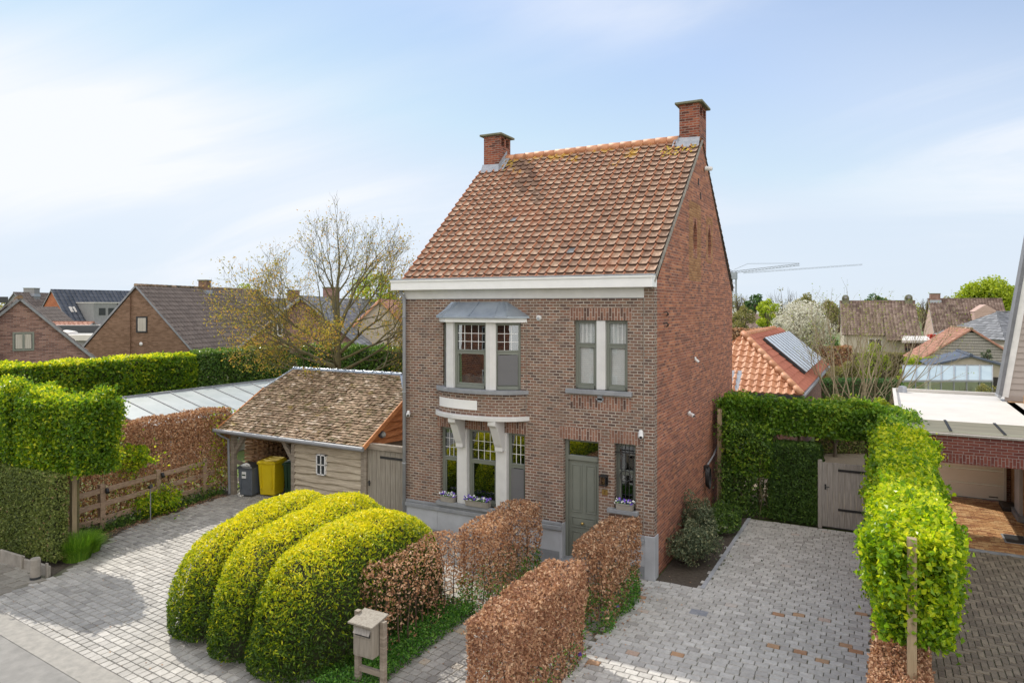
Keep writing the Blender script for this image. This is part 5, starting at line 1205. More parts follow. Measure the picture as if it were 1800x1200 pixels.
# lean-to greenhouse on the left boundary
gh = thing('lean_to_greenhouse', 'long low lean-to glasshouse with milky white panes behind the brown hedge', 'greenhouse', (-13.7, 5, 0))
gx0, gx1, gz0, gz1 = -12.1, -15.0, 1.55, 2.28
for i in range(13):
    ya = 1.2+i*1.02
    m = MB(); m.raw([(gx0, ya+.02, gz0), (gx0, ya+1.0, gz0), (gx1, ya+1.0, gz1), (gx1, ya+.02, gz1)], [(0, 1, 2, 3)]); m.build('glass_panel', 'milky_sheet', gh)
m = MB()
for i in range(14): ya = 1.2+i*1.02; m.beam((gx0, ya, gz0+.01), (gx1, ya, gz1+.01), .045, .05)
m.box(gx1-.06, 1.15, gz1-.02, gx1+.04, 14.5, gz1+.06); m.box(gx0-.04, 1.15, gz0-.08, gx0+.03, 14.5, gz0)
for i in range(14): ya = 1.2+i*1.02; m.box(gx0-.03, ya-.02, 0, gx0+.01, ya+.02, gz0)
m.build('frame', 'zinc_pipe', gh)
m = MB(); m.box(gx1-.03, 1.2, 0, gx1, 14.4, gz1-.02); m.box(gx0-.02, 1.2, 0, gx0, 14.4, .5); m.build('base_wall', 'concrete', gh)
# the green hedges behind
leafy_block('tall_hedge', 'long bright green clipped hedge behind the lean-to glasshouse', (-17.6, -6, 0, -16.2, 6.6, 3.68), 68000, 'laurel_leaf' if 0 else 'hornbeam_leaf', .115, seed=71, bumpy=.08, top_bias=.9, inset=.2)
leafy_block('tall_hedge', 'darker glossy hedge continuing the long green hedge to the right', (-17.5, 6.6, 0, -16.1, 12.0, 3.74), 38000, 'laurel_leaf', .1, seed=72, bumpy=.08, top_bias=.35, inset=.2)
leafy_block('tall_hedge', 'green hedge behind the shed roof at the foot of the bare tree', (-12.6, 8.8, 0, -1.0, 10.3, 4.02), 62000, 'laurel_leaf', .1, seed=73, bumpy=.1, top_bias=.3, inset=.2)
leafy_block('low_hedge', 'small dark hedge in the gap between the two big hedges', (-19.5, 14.5, 0, -14.8, 15.5, 3.1), 9000, 'ivy_leaf', .13, seed=74, top_bias=0)
# ------------------------------------------------------------------ right side of the courtyard
leafy_block('clipped_hedge', 'dark small-leaved clipped hedge closing the courtyard left of the wooden gate', (8.0, 5.5, .0, 9.3, 6.25, 2.12), 30000, 'ivy_leaf', .052, seed=81, bumpy=.04, depth=.12, top_bias=.35, inset=.14)
t = thing('climber', 'tangled green climber covering the corner between the side gable and the clipped hedge', 'climber', (7.3, 5.9, 0))
P, nn = box_pts((6.75, 5.45, .0, 8.15, 6.3, 2.5), 17000, .16, .5, 82, fs=3.5); k = (P[:, 2] < 2.6) & (wob(P, 3.1, 83) > -.55); leaves('foliage', P[k], nn[k], .075, 'ivy_leaf', t, A=np.clip(RG.normal(.6, .25, k.sum()), 0, 1))
P, nn = box_pts((6.85, 5.4, 1.1, 8.1, 6.0, 2.6), 4200, .2, .3, 84, fs=4); leaves('young_shoots', P, nn, .075, 'pleach_leaf', t)
stems(t, (6.8, 5.5, 0, 8.1, 6.2, 2.4), 5, 3, 'mossy_bark', .02, 10, .16)
def pl_row(label, trunk, b, n, leaf, mat, seed, stake=None, cores=True): return pleached(label, trunk, b, n, leaf, mat, seed, stake, 'pleached trees round the courtyard', cores)
pl_row('pleached tree trained across between the side gable and the gate, behind the hedge', (8.7, 6.1), (6.72, 5.75, 2.28, 8.9, 6.5, 3.2), 12500, .085, 'pleach_leaf', 85, None, False)
pl_row('pleached tree trained over the wooden gate in the courtyard corner', (10.35, 6.3), (8.9, 5.75, 2.3, 10.75, 6.55, 3.14), 11500, .085, 'pleach_leaf', 86, None, False)
pl_row('farthest pleached tree of the right-hand row, behind the gate corner', (11.1, 6.2), (10.62, 4.6, 1.75, 11.6, 7.6, 2.86), 22000, .085, 'pleach_leaf', 87)
pl_row('middle pleached tree of the right-hand row beside the sett courtyard', (11.1, 2.6), (10.6, .7, 1.6, 11.62, 4.6, 2.84), 36000, .075, 'lime_leaf', 88)
pl_row('nearest pleached tree of the right-hand row, with a stake on its near face', (11.1, -3.0), (10.66, -4.22, 1.42, 11.56, .7, 2.8), 56000, .075, 'lime_leaf', 89, (11.06, -4.2, 2.84))
dry_hedge('beech_hedge', 'dry beech hedge under the right-hand row of pleached trees', (10.62, -5.4, .0, 11.3, 5.2, 1.12), 42000, None, 'beech_pale', dens_low=.9, seed=90)
po = tag(MB().box(6.63, 5.62, 0, 6.75, 5.74, 2.9).build('timber_post', 'stake_wood', None, (6.7, 5.7, 0), bevel=.008), 'tall thin timber post beside the side gable at the hedge corner', 'post')
gt = thing('wooden_gate', 'grey weathered plank gate with black strap hinges at the courtyard end', 'gate', (10, 5.5, 0))
m = MB(); x = 9.34
while x < 10.62:
    wd = random.uniform(.12, .17); x1 = min(x+wd, 10.64); m.box(x, 5.5+random.uniform(0, .008), .06, x1-.008, 5.54, 1.72+random.uniform(-.012, .012)); x = x1
m.build('gate_leaf', 'grey_wood', gt)
m = MB(); m.box(9.24, 5.47, 0, 9.34, 5.57, 1.78); m.box(10.64, 5.47, 0, 10.74, 5.57, 1.78); m.build('gate_post', 'grey_wood', gt, bevel=.006)
for z in (.5, 1.52): m = MB(); m.box(9.72, 5.485, z, 10.64, 5.5, z+.06); m.build('strap_hinge', 'black_iron', gt)
m = MB(); m.box(9.4, 5.485, 1.02, 9.44, 5.5, 1.16); m.tube([(9.42, 5.49, 1.1), (9.42, 5.45, 1.1), (9.52, 5.45, 1.1)], .01, 6); m.build('gate_latch', 'black_iron', gt)

# ------------------------------------------------------------------ annex with orange roof and solar collector
an = thing('annex', 'single-storey brick annex with orange hipped tile roof behind the townhouse', 'building', (6, 16, 0))
ax0, ax1, ay0, ay1, aez, arz, arx = 3.7, 8.3, 11.0, 24.6, 2.75, 4.66, 6.05
m = MB(); m.box(ax0+.25, ay0+.3, 0, ax1-.3, ay1-.3, aez); m.build('wall', 'annex_brick', an)
hl = 2.3; rl = math.hypot(ax1-arx, arz-aez); fl_ = math.hypot(hl, arz-aez)
m = MB(); m.raw([(ax0, ay0, aez), (ax1, ay0, aez), (ax1, ay1, aez), (ax0, ay1, aez), (arx, ay0+hl, arz-.04), (arx, ay1-hl, arz-.04)], [(0, 1, 4), (1, 2, 5, 4), (2, 3, 5), (3, 0, 4, 5), (3, 2, 1, 0)]); ar = m.build('roof', 'red_tile', an)
tile_roof('front_tiles', (ax0, ay0, aez+.03), (1, 0, 0), (0, hl, arz-aez), ax1-ax0, fl_, .25, .3, 'orange_tile', ar, clip=lambda v: ((arx-ax0)*v/fl_, (ax1-ax0)-(ax1-arx)*v/fl_), prof='s', lift=.035)
tile_roof('side_tiles', (ax1, ay0, aez+.03), (0, 1, 0), (-(ax1-arx), 0, arz-aez), ay1-ay0, rl, .25, .34, 'red_tile', ar, clip=lambda v: (hl*v/rl, (ay1-ay0)-hl*v/rl*.4), prof='s', lift=.035)
m = MB(); p, q = Vector((ax1+.02, ay0-.02, aez+.1)), Vector((arx, ay0+hl, arz+.1))
for i in range(10):
    a = p.lerp(q, i/10); b = p.lerp(q, (i+1.15)/10); m.tube([a, b], [.12, .11], 8, a=random.random())
for i in range(22):
    y = ay0+hl+i*.4; m.tube([(arx, y, arz+.06), (arx, y+.44, arz+.06)], [.12, .1], 8, a=random.random())
m.build('ridge_tiles', 'orange_tile', ar, smooth=True)
m = MB(); m.box(ax0, ay0-.1, aez-.08, ax1+.1, ay0-.0, aez+.03); m.build('gutter', 'dark_plastic', an); m = MB(); m.box(ax1, ay0-.05, aez-.06, ax1+.11, ay1, aez+.03); m.build('gutter', 'zinc_pipe', an)
m = MB(); m.raw([(ax0+2.2, ay0-.02, aez+.06), (ax0+2.62, ay0-.02, aez+.06), (ax0+2.62, ay0+.75, aez+.72), (ax0+2.2, ay0+.75, aez+.72)], [(0, 1, 2, 3)]); m.build('flashing', 'lead', ar)
sc = thing('solar_collector', 'flat grey solar collector with ribbed panes on the orange annex roof', 'solar panel', (7.2, 18, 3.8))
ku = Vector((arx-ax1, 0, arz-aez)).normalized(); nrm = Vector((arz-aez, 0, ax1-arx)).normalized()
def onr(s, y, h): return Vector((ax1, y, aez))+ku*s+nrm*h
s0, s1, y0, y1 = .45, 2.5, 15.2, 23.6
m = MB(); a, b, c, d = onr(s0, y0, .12), onr(s0, y1, .12), onr(s1, y1, .12), onr(s1, y0, .12); e_ = nrm*.1
m.raw([a, b, c, d, a+e_, b+e_, c+e_, d+e_], [(0, 4, 5, 1), (1, 5, 6, 2), (2, 6, 7, 3), (3, 7, 4, 0), (3, 2, 1, 0)]); m.build('casing', 'dark_plastic', sc)
m = MB(); m.raw([a+e_, b+e_, c+e_, d+e_], [(0, 1, 2, 3)]); m.build('glass_panel', 'collector_glass', sc)
for i in range(11): y = y0+(y1-y0)*i/10; m = MB(); m.beam(onr(s0, y, .23), onr(s1, y, .23), .05, .02); m.build('glazing_bar', 'zinc_pipe', sc)

# ------------------------------------------------------------------ neighbour's garage and carport
ga = thing('garage', 'plum brick garage with carport, flat pale roof and cream sectional door', 'garage', (12.8, 8, 0))
m = MB(); m.box(11.3, 4.68, 2.16, 16, 4.9, 2.8)
m.build('brick_beam', 'plum_brick', ga)
m = MB(); m.box(11.3, 4.672, 2.155, 16, 4.69, 2.37); m.build('soldier_course', 'plum_brick', ga, swap=True)
m = MB(); m.box(11.15, 4.62, 2.8, 16, 4.95, 2.84); m.build('roof_trim', 'grey_wood', ga)
m = MB(); m.box(11.3, 10.7, 0, 12.05, 10.9, 2.7); m.box(12.05, 10.7, 2.15, 14, 10.9, 2.7); m.box(11.3, 4.9, 0, 11.45, 13.2, 2.72) if 0 else None; m.box(13.97, 10.7, 0, 14.4, 10.9, 2.7); m.box(11.2, 10.9, 0, 11.35, 13.2, 2.8); m.build('wall', 'annex_brick', ga)
m = MB(); m.box(11.25, 4.7, 0, 11.42, 4.88, 2.16); m.build('pillar', 'plum_brick', ga)
m = MB(); 
for i in range(5): m.box(12.1, 10.66, .04+i*.43, 13.92, 10.7, .04+i*.43+.42)
gdr = m.build('garage_door', 'garage_white', ga, bevel=.006)
m = MB(); m.box(12.03, 10.62, 0, 12.1, 10.7, 2.15); m.box(13.92, 10.62, 0, 13.98, 10.7, 2.15); m.build('door_rail', 'pvc_white', gdr)
m = MB(); m.box(13.55, 10.65, .1, 13.78, 10.66, .13); m.build('door_badge', 'black_iron', gdr)
m = MB(); m.box(11.1, 6.55, 2.78, 16, 13.2, 2.86); m.box(11.05, 6.5, 2.86, 11.15, 13.3, 2.96); m.box(11.05, 13.2, 2.86, 14.4, 13.3, 2.96); fr_ = m.build('flat_roof', 'membrane', ga, bevel=.01)
m = MB(); n_ = 44
for i in range(n_):
    x = 11.2+i*(3.2/n_)
    x2 = x+3.2/n_
    for k in range(6):
        pass
for i in range(26):
    ya = 4.75+i*.07; z = 2.86+.012*(i % 2)
    m.face([(11.2, ya, 2.86+.014*(i % 2)), (16, ya, 2.86+.014*(i % 2)), (16, ya+.07, 2.86+.014*((i+1) % 2)), (11.2, ya+.07, 2.86+.014*((i+1) % 2))])
m.build('corrugated_sheet', 'fibre_sheet', ga)
m = MB()
for x in (12.15, 13.2):
    for k in range(13): m.box(x-.03+.0*k, 4.8+k*.14, 2.875, x+.03, 4.8+k*.14+.07, 2.895)
m.build('sheet_fixings', 'black_iron', ga)
m = MB(); m.tube([(11.35, 12.9, 2.86), (11.35, 12.9, 3.06), (11.35, 12.9, 3.08)], [.14, .12, .02], 12); m.build('roof_vent', 'lead', ga)
nh = thing('neighbour_house', 'beige clad house gable with steep white barge board at the right edge', 'house', (14.5, 7, 0))
# steep front gable: edge climbs from (13.42,7.2,3.4) to (14.1,7.2,7.3)
gyn = 11.9; e0 = Vector((14.02, gyn, 3.0)); e1 = Vector((15.0, gyn, 9.6))
m = MB(); z = 3.04; i = 0
while z < 9.2:
    xa = e0.x+(z-e0.z)*(e1.x-e0.x)/(e1.z-e0.z)+.12; m.raw([(xa, gyn-.03, z), (19, gyn-.03, z), (19, gyn+.008, z+.19), (xa, gyn+.008, z+.19), (xa, gyn+.02, z), (19, gyn+.02, z)], [(0, 1, 2, 3), (1, 0, 4, 5)]); z += .19
m.build('siding', 'siding', nh)
m = MB(); m.beam(e0+Vector((.05, -.02, 0)), e1+Vector((.05, -.02, 0)), .05, .17, up=(0, 1, 0)) if 0 else None
dvec = (e1-e0).normalized(); sd_ = Vector((-dvec.z, 0, dvec.x))
def strip(mb, o0, o1, ya, yb):
    a, b = e0-sd_*o0, e0-sd_*o1; c, d = e1-sd_*o1, e1-sd_*o0
    pts = [a, b, c, d]; mb.raw([(p.x, ya, p.z) for p in pts]+[(p.x, yb, p.z) for p in pts], [(0, 1, 2, 3), (7, 6, 5, 4), (0, 3, 7, 4), (1, 5, 6, 2), (0, 4, 5, 1), (3, 2, 6, 7)])
strip(m, .0, .17, gyn-.08, gyn+.05); m.build('barge_board', 'pvc_white', nh)
m = MB(); strip(m, -.1, -.002, gyn-.14, gyn+.5); m.build('roof', 'slate_tile', nh)
m = MB(); m.box(14.1, gyn-.05, 2.87, 19, gyn+.02, 3.04); m.build('fascia', 'siding', nh)
m = MB(); m.tube([(13.95, gyn-.2, 3.0), (13.95, gyn+.5, 3.0)], .05, 8); m.build('gutter', 'zinc_pipe', nh)
m = MB(); m.box(14.15, gyn-.4, 2.5, 19, gyn-.04, 2.87); m.box(14.1, 5.0, 0, 14.3, 11.6, 2.86); m.box(14.5, 4.95, 2.865, 14.7, 11.4, 3.1); m.build('wall', 'tan_brick', nh)
m = MB(); m.box(14.02, 8.7, 0, 14.12, 9.5, 2.2); nd = m.build('side_door', 'pale_stone', nh)
m = MB(); m.box(13.95, 8.5, 0, 14.1, 9.6, .14); m.build('door_step', 'blue_stone', nh)
tag(MB().box(13.75, 9.5, .0, 14.1, 10.3, .12).build('boot_scraper', 'black_iron', None, (13.9, 9.9, 0), bevel=.02), 'black grated step box beside the cream garage door', 'step')
t = thing('doormat', 'grey metal-framed doormat set in the ochre forecourt', 'doormat', (13.6, 6.7, 0)); MB().box(13.4, 6.35, .0, 13.9, 7.1, .018).build('frame', 'zinc_pipe', t); MB().box(13.44, 6.39, .0, 13.86, 7.06, .022).build('mat', 'dark_plastic', t)

# ------------------------------------------------------------------ background buildings
def gable_house(name, label, o, rot, w_, d_, ez, rz, wall, rmat, cat='house', tw=.3, th=.34, over=.25, chim=(), wins=(), hip=0, grp=None, prof='wave', wall_z0=0, ridge_mat=None, verge=None):
    """local frame: gable width along x (centred), depth along +y away from the front gable"""
    t = thing(name, label, cat, (o[0], o[1], 0), rot, grp, local=True)
    m = MB(); h = w_/2
    m.raw([(-h, 0, wall_z0), (h, 0, wall_z0), (h, 0, ez), (0, 0, rz if not hip else ez), (-h, 0, ez), (-h, d_, wall_z0), (h, d_, wall_z0), (h, d_, ez), (0, d_, rz if not hip else ez), (-h, d_, ez)], [(0, 1, 2, 3, 4), (9, 8, 7, 6, 5), (1, 6, 7, 2), (5, 0, 4, 9)])
    m.build('wall', wall, t)
    L = math.hypot(h+over, (rz-ez)*(h+over)/h); k = (rz-ez)/h; zl = ez-over*k+.04; yy0, yy1 = -over, d_+over; D_ = yy1-yy0
    m = MB(); hh = hip
    m.raw([(-h-over, yy0, zl), (-h-over, yy1, zl), (0, yy1-hh, rz+.02), (0, yy0+hh, rz+.02), (h+over, yy0, zl), (h+over, yy1, zl)], [(1, 0, 3, 2), (4, 5, 2, 3), (0, 4, 3), (5, 1, 2)] if hip else [(1, 0, 3, 2), (4, 5, 2, 3)])
    r = m.build('roof', rmat, t)
    clip = (lambda v: (hh*v/L, D_-hh*v/L)) if hip else None
    tile_roof('roof_tiles', (h+over, yy0, zl+.03), (0, 1, 0), (-(h+over), 0, rz-zl), D_, L, tw, th, rmat, r, clip=clip, prof=prof, lift=.03)
    tile_roof('left_tiles', (-h-over, yy1, zl+.03), (0, -1, 0), (h+over, 0, rz-zl), D_, L, tw, th, rmat, r, clip=clip, prof=prof, lift=.03)
    if hip: tile_roof('hip_tiles', (-h-over, yy0, zl+.03), (1, 0, 0), (0, hh, rz-zl), w_+2*over, math.hypot(hh, rz-zl), tw, th, rmat, r, clip=lambda v, Q=math.hypot(hh, rz-zl): ((h+over)*v/Q, (w_+2*over)-(h+over)*v/Q), prof=prof, lift=.03)
    m = MB(); n = int((D_-2*hh)/.45)
    for i in range(max(n, 1)): y = yy0+hh+i*(D_-2*hh)/max(n, 1); m.tube([(0, y, rz+.05), (0, y+(D_-2*hh)/max(n, 1)+.03, rz+.05)], [.11, .09], 6, a=random.random())
    m.build('ridge_tiles', ridge_mat or rmat, r)
    if not hip:
        m = MB()
        for s_ in (-1, 1): m.beam((s_*(h+over), yy0+.02, zl-.01), (0, yy0+.02, rz), .04, .1)
        m.build('verge_board', verge or 'blue_stone', r)
    for (cx, cy, cw, cdp, cz, cm) in chim:
        m = MB(); m.box(cx-cw/2, cy-cdp/2, rz-1.0, cx+cw/2, cy+cdp/2, cz); c = m.build('chimney', cm, r)
        m = MB(); m.box(cx-cw/2-.05, cy-cdp/2-.05, cz, cx+cw/2+.05, cy+cdp/2+.05, cz+.08); m.build('chimney_cap', 'mossy_concrete', c)
        m = MB(); m.box(cx-cw/2-.06, cy-cdp/2-.1, rz-.5, cx+cw/2+.06, cy+cdp/2+.1, rz-.1); m.build('flashing', 'lead', c)
    for wdw in wins:
        face, a, z0, ww, wh, kind = wdw; m = MB(); f = .07
        def W(u0, v0, u1, v1, d0, d1):
            if face == 'f': m.box(u0, -d1, v0, u1, -d0, v1)
            elif face == 'r': m.box(h+d0, u0, v0, h+d1, u1, v1)
            elif face == 'l': m.box(-h-d1, u0, v0, -h-d0, u1, v1)
        W(a, z0, a+f, z0+wh, -.05, .03); W(a+ww-f, z0, a+ww, z0+wh, -.05, .03); W(a+f, z0, a+ww-f, z0+f, -.05, .04); W(a+f, z0+wh-f, a+ww-f, z0+wh, -.05, .03)
        if kind[0] == '2': W(a+ww/2-.04, z0+f, a+ww/2+.04, z0+wh-f, -.05, .03)
        fo = m.build('window', kind[2:] or 'pvc_white', t)
        m = MB(); W(a+f, z0+f, a+ww-f, z0+wh-f, .004, .01); m.build('pane', 'far_glass', fo)
        if kind[1] == 'c':
            m = MB(); W(a+f+.03, z0+f+.02, a+ww-f-.03, z0+wh-f-.02, .011, .014); m.build('curtain', 'curtain', fo)
    return t
CY = R(YAW)
def facing(az_px): return CY - math.atan2(az_px-900, 1231)*1   # local +y points along that bearing
# brown brick gable house
o = SV(241, 41.0)
gh1 = gable_house('brown_gable_house', 'brown brick gable house with grey tiled roof and one curtained window behind the long hedge', o, facing(1100)+R(0), 8.2, 13.5, 2.7, 6.98, 'brown_brick', 'brown_tile', chim=((.1, 6.5, .6, .5, 7.5, 'brown_brick'),), wins=(('f', -.05, 4.25, .72, .95, '1cblack_iron'),), over=.16, ridge_mat='mossy_tile', prof='wave')
m = MB(); m.box(-.35, .0, 0, .75, .02, 6.1); 
m = MB(); m.box(.55, -.02, 3.0, 3.55, -.0, 3.2) if 0 else None
o2 = MB(); o2.box(3.4, 8.0, 2.4, 4.3, 11.5, 4.0); o2.build('dormer_wall', 'pinkish_brick', gh1); o2 = MB(); o2.box(3.3, 7.9, 4.0, 4.36, 11.6, 4.08); o2.box(3.3, 7.9, 2.4, 4.36, 7.98, 4.0); o2.build('dormer_trim', 'pvc_white', gh1)
o2 = MB(); o2.box(.72, -.12, 3.0, 3.5, -.0, 3.05) if 0 else o2.prism_y([(.78, 2.4), (3.95, 2.4), (3.95, 2.72), (.78, 6.06)], -.1, -.003); o2.prism_y([(-3.95, 2.4), (-.4, 2.4), (-.4, 6.42), (-3.95, 2.72)], -.1, -.003); o2.build('gable_wing_walls', 'brown_brick', gh1)
o2 = MB(); o2.tube([(.35, -.08, 3.6), (.35, -.14, 3.6), (.35, -.2, 3.6)], [.05, .11, .05], 10); o2.build('globe_lamp', 'white_plastic', gh1)
# far left brick gable
o = SV(35, 29.0)
gl1 = gable_house('brick_gable_house', 'red-brown brick gable house with two-part window at the far left edge', o, facing(0), 7.3, 9, 2.5, 6.1, 'pinkish_brick', 'brown_tile', wins=(('f', -.25, 3.95, .74, .78, '2csage_paint'),), over=.14, ridge_mat='mossy_tile')
m = MB(); m.box(-4.5, -.4, 0, -.85, 3, 5.95); m.build('side_block', 'pinkish_brick', gl1); m = MB(); m.box(-4.55, -.5, 5.95, -.4, 3, 6.18); m.build('flat_roof', 'dark_plastic', gl1)
# far terrace
o = SV(92, 92)
ft = gable_house('dark_roofed_building', 'long far building with dark roof, red brick gable and grey boxed dormers', (o.x, o.y), facing(560)-R(42), 9.5, 17, 2.5, 7.9, 'orange_brick', 'navy_tile', tw=.6, th=.6, over=.2)
for (y0, y1, z0, z1) in ((2.2, 5.4, 2.4, 6.2), (5.6, 9.6, 1.0, 6.2), (9.8, 15, 1.0, 6.15)):
    m = MB(); m.box(1.2, y0, z0, 5.2, y1, z1); d = m.build('dormer_wall', 'grey_cladding', ft)
    m = MB(); m.box(1.2, y0-.08, z1, 5.3, y1+.08, z1+.12); m.build('dormer_roof', 'membrane', d)
    for q in range(2):
        ya = y0+.7+q*(y1-y0-1.6)*.8
        for zz in ((4.6,) if z0 > 2 else (4.6, 2.3)):
            m = MB(); m.box(5.2, ya, zz, 5.23, ya+.9, zz+.95); m.build('window', 'far_glass', d)
m = MB(); m.box(4.6, .2, 2.3, 6.2, 6.4, 3.4); m.build('balcony_wall', 'pvc_white', ft)
for (y, u) in ((1.2, .5), (15.8, .5)):
    m = MB(); L_ = Vector((4.95, y, 2.55)).lerp(Vector((0, y, 7.8)), .52); m.raw([(2.7, y-.4, 5.05), (2.7, y+.4, 5.05), (2.1, y+.4, 5.75), (2.1, y-.4, 5.75)], [(0, 1, 2, 3)]); m.build('roof_window', 'membrane', ft)
o = SV(26, 100)
gable_house('maroon_roof_house', 'far house with a maroon tiled roof and square chimney above the far left gable', (o.x, o.y), facing(900), 8, 14, 2.5, 7.7, 'grey_cladding', 'brown_tile', tw=.6, th=.6, chim=((0, 3.5, 1.6, 1.2, 8.4, 'grey_cladding'),))
o = SV(48, 70)
mr = gable_house('brown_roof_house', 'far low house with plain brown roof and a white roof window between the two gables', (o.x, o.y), facing(620), 8.5, 7, 1.6, 5.6, 'orange_brick', 'brown_tile', tw=.5, th=.5)
m = MB(); m.raw([(2.6, 2.8, 3.2), (2.6, 3.6, 3.2), (1.9, 3.6, 3.85), (1.9, 2.8, 3.85)], [(0, 1, 2, 3)]); m.build('roof_window', 'membrane', mr)
o = SV(160, 56)
gable_house('orange_roof_outbuilding', 'small far outbuilding with pale orange roof and grey gable between the two brick gables', (o.x, o.y), facing(420)+R(62), 3.4, 3.6, 3.72, 4.45, 'grey_cladding', 'terracotta_tile', cat='outbuilding', tw=.4, th=.4)
fb = thing('flat_roof_building', 'low flat-roofed building with black fascia and round skylight between the gables', 'building', SV(130, 48)); c0 = SV(130, 48)
m = MB(); m.prism([tuple(SV(p, z_)[:2]) for p, z_ in ((85, 47), (172, 47), (172, 52), (85, 52))], 0, 3.85); m.build('wall', 'grey_cladding', fb)
m = MB(); m.prism([tuple(SV(p, z_)[:2]) for p, z_ in ((83, 46.8), (174, 46.8), (174, 47.4), (83, 47.4))], 3.5, 3.88); m.build('pale_band', 'membrane', fb)
m = MB(); m.prism([tuple(SV(p, z_)[:2]) for p, z_ in ((83, 51.0), (176, 51.0), (176, 52), (83, 52))], 3.86, 4.4); m.build('black_fascia', 'dark_plastic', fb)
m = MB(); p = SV(117, 49.5, 3.86); m.tube([p, p+Vector((0, 0, .15)), p+Vector((0, 0, .25))], [.75, .6, .1], 14); m.build('skylight', 'membrane', fb)
# houses behind the bare tree
o = SV(530, 42)
h3 = gable_house('pink_brick_house', 'pinkish brick house with dark roof half hidden behind the bare tree', (o.x, o.y), facing(1000)+R(8), 8.4, 11, 2.8, 6.3, 'pinkish_brick', 'slate_tile', tw=.4, th=.4, wins=(('f', -1.7, 4.0, .6, 1.0, '2n'),), chim=((0, 9, 1, 1, 7.1, 'pinkish_brick'),))
o = SV(668, 46)
gable_house('gabled_cottage', 'beige gabled cottage with orange verge tiles just left of the townhouse eaves', (o.x, o.y), facing(840), 6.4, 10, 3.0, 6.15, 'pale_render', 'terracotta_tile', verge='orange_tile', tw=.4, th=.4)
o = SV(470, 55)
gable_house('grey_roof_house', 'far house with grey roof seen between the brown gable house and the bare tree', (o.x, o.y), facing(900)-R(60), 7, 12, 3.2, 6.3, 'pinkish_brick', 'slate_tile', tw=.5, th=.5, chim=((0, 2, .8, .8, 7.0, 'pinkish_brick'),))
# right background
def eaves_house(name, label, px0, px1, Z, ez, rz, half, wall, rmat, chim=(), hip=0, turn=0, wins=(), cat='house', prof='wave', tw=.32, th=.36, extra=None):
    """ridge runs across the view from px0 to px1"""
    a, b = SV(px0, Z), SV(px1, Z); L = (b-a).length*.95; d = (b-a).normalized(); ang = math.atan2(d.y, d.x)-R(90)+turn
    return gable_house(name, label, (a.x, a.y), ang, half*2, L, ez, rz, wall, rmat, chim=chim, hip=hip, wins=wins, cat=cat, prof=prof, tw=tw, th=th)
e1_ = eaves_house('speckled_roof_house', 'house with speckled brown roof and two mossy hooded chimneys beyond the gardens', 1480, 1594, 78, 2.9, 6.3, 3.6, 'pale_render', 'speckled_tile', wins=(('r', 2.3, .9, 1.3, 1.5, '2n'),), turn=R(-22))
for yy in (.35, 6.5):
    m = MB(); m.box(-.35, yy-.35, 5.6, .35, yy+.35, 6.7); m.tube([(-.35+.0, yy, 6.7), (.35, yy, 6.7)], .35, 12); c = m.build('chimney', 'mossy_concrete', e1_)
    m = MB(); m.tube([(-.0, yy, 6.78), (.37, yy, 6.78)], .16, 10); m.build('flue_hole', 'blue_stone', c)
m = MB(); m.box(1.2, 4.0, 2.2, 4.6, 6.9, 2.5); lr = m.build('lower_roof', 'speckled_tile', e1_); tile_roof('roof_tiles', (5.2, 3.9, 2.3), (0, 1, 0), (-4.0, 0, 2.9), 3.2, 4.94, .32, .36, 'speckled_tile', lr, prof='wave', lift=.03)
e2_ = eaves_house('pink_gable_house', 'farther house with pink gable, brown roof and small pink dormer', 1634, 1744, 92, 2.6, 6.7, 3.7, 'pink_render', 'speckled_tile', chim=((0, .6, .9, 1.1, 7.4, 'pinkish_brick'),), wins=(('l', 3, 1, 1, 1, '1n'),), turn=R(-20))
m = MB(); m.box(1.2, 4.2, 3.2, 3.6, 6.6, 5.1); m.prism_x([(4.1, 5.1), (6.7, 5.1), (5.4, 6.0)], 1.0, 3.62); d = m.build('dormer', 'pink_render', e2_); m = MB(); m.box(3.6, 4.8, 3.3, 3.64, 6.0, 4.4); m.build('window', 'far_glass', d)
m = MB(); m.box(3.68, 1.2, 1.2, 3.72, 1.5, 2.4); m.build('slit_window', 'far_glass', e2_)
e3_ = eaves_house('slate_roof_house', 'low building with a grey slate hipped roof and a white glazed veranda', 1700, 1850, 66, 2.9, 5.2, 5.2, 'pale_render', 'slate_tile', hip=3.0, prof='flat')
for i in range(7): m = MB(); m.box(5.6, 1.0+i*1.1, 0, 5.7, 1.12+i*1.1, 2.6); m.build('veranda_post', 'pvc_white', e3_)
m = MB(); m.box(5.3, .8, 1.3, 5.35, 8, 2.6); m.build('veranda_glass', 'far_glass', e3_); m = MB(); m.box(5.2, -.5, 1.2, 6.6, 6, 1.34); m.build('veranda_roof', 'membrane', e3_)
# brown roofed wooden shed, gable towards the right
a = SV(1652, 53.5)
ws = gable_house('timber_garage', 'open timber garage with terracotta roof and dark boarded gable', (SV(1706, 50).x, SV(1706, 50).y), facing(1560)+R(10), 6.2, 4.6, 1.95, 4.15, 'dark_interior', 'terracotta_tile', cat='garage', tw=.3, th=.3, wall_z0=1.75, verge='terracotta_tile', ridge_mat='mossy_tile')
for x in (-3, 0, 3): m = MB(); m.box(x-.1, .02, 0, x+.1, .2, 1.75); m.build('post', 'weathered_wood', ws); m = MB(); m.box(x-.1, 4.3, 0, x+.1, 4.5, 1.75); m.build('post', 'weathered_wood', ws)
m = MB(); m.box(-3, 4.2, 0, 3, 4.25, 1.8); m.build('rear_wall', 'dark_interior', ws)
m = MB()
for i in range(11): m.box(-3.05+.28*max(0, i-1), -.06-.01*(i%2), 1.75+i*.2, 3.05-.28*max(0, i-1), -.02, 1.75+i*.2+.165)
m.build('gable_boards', 'grey_wood', ws)
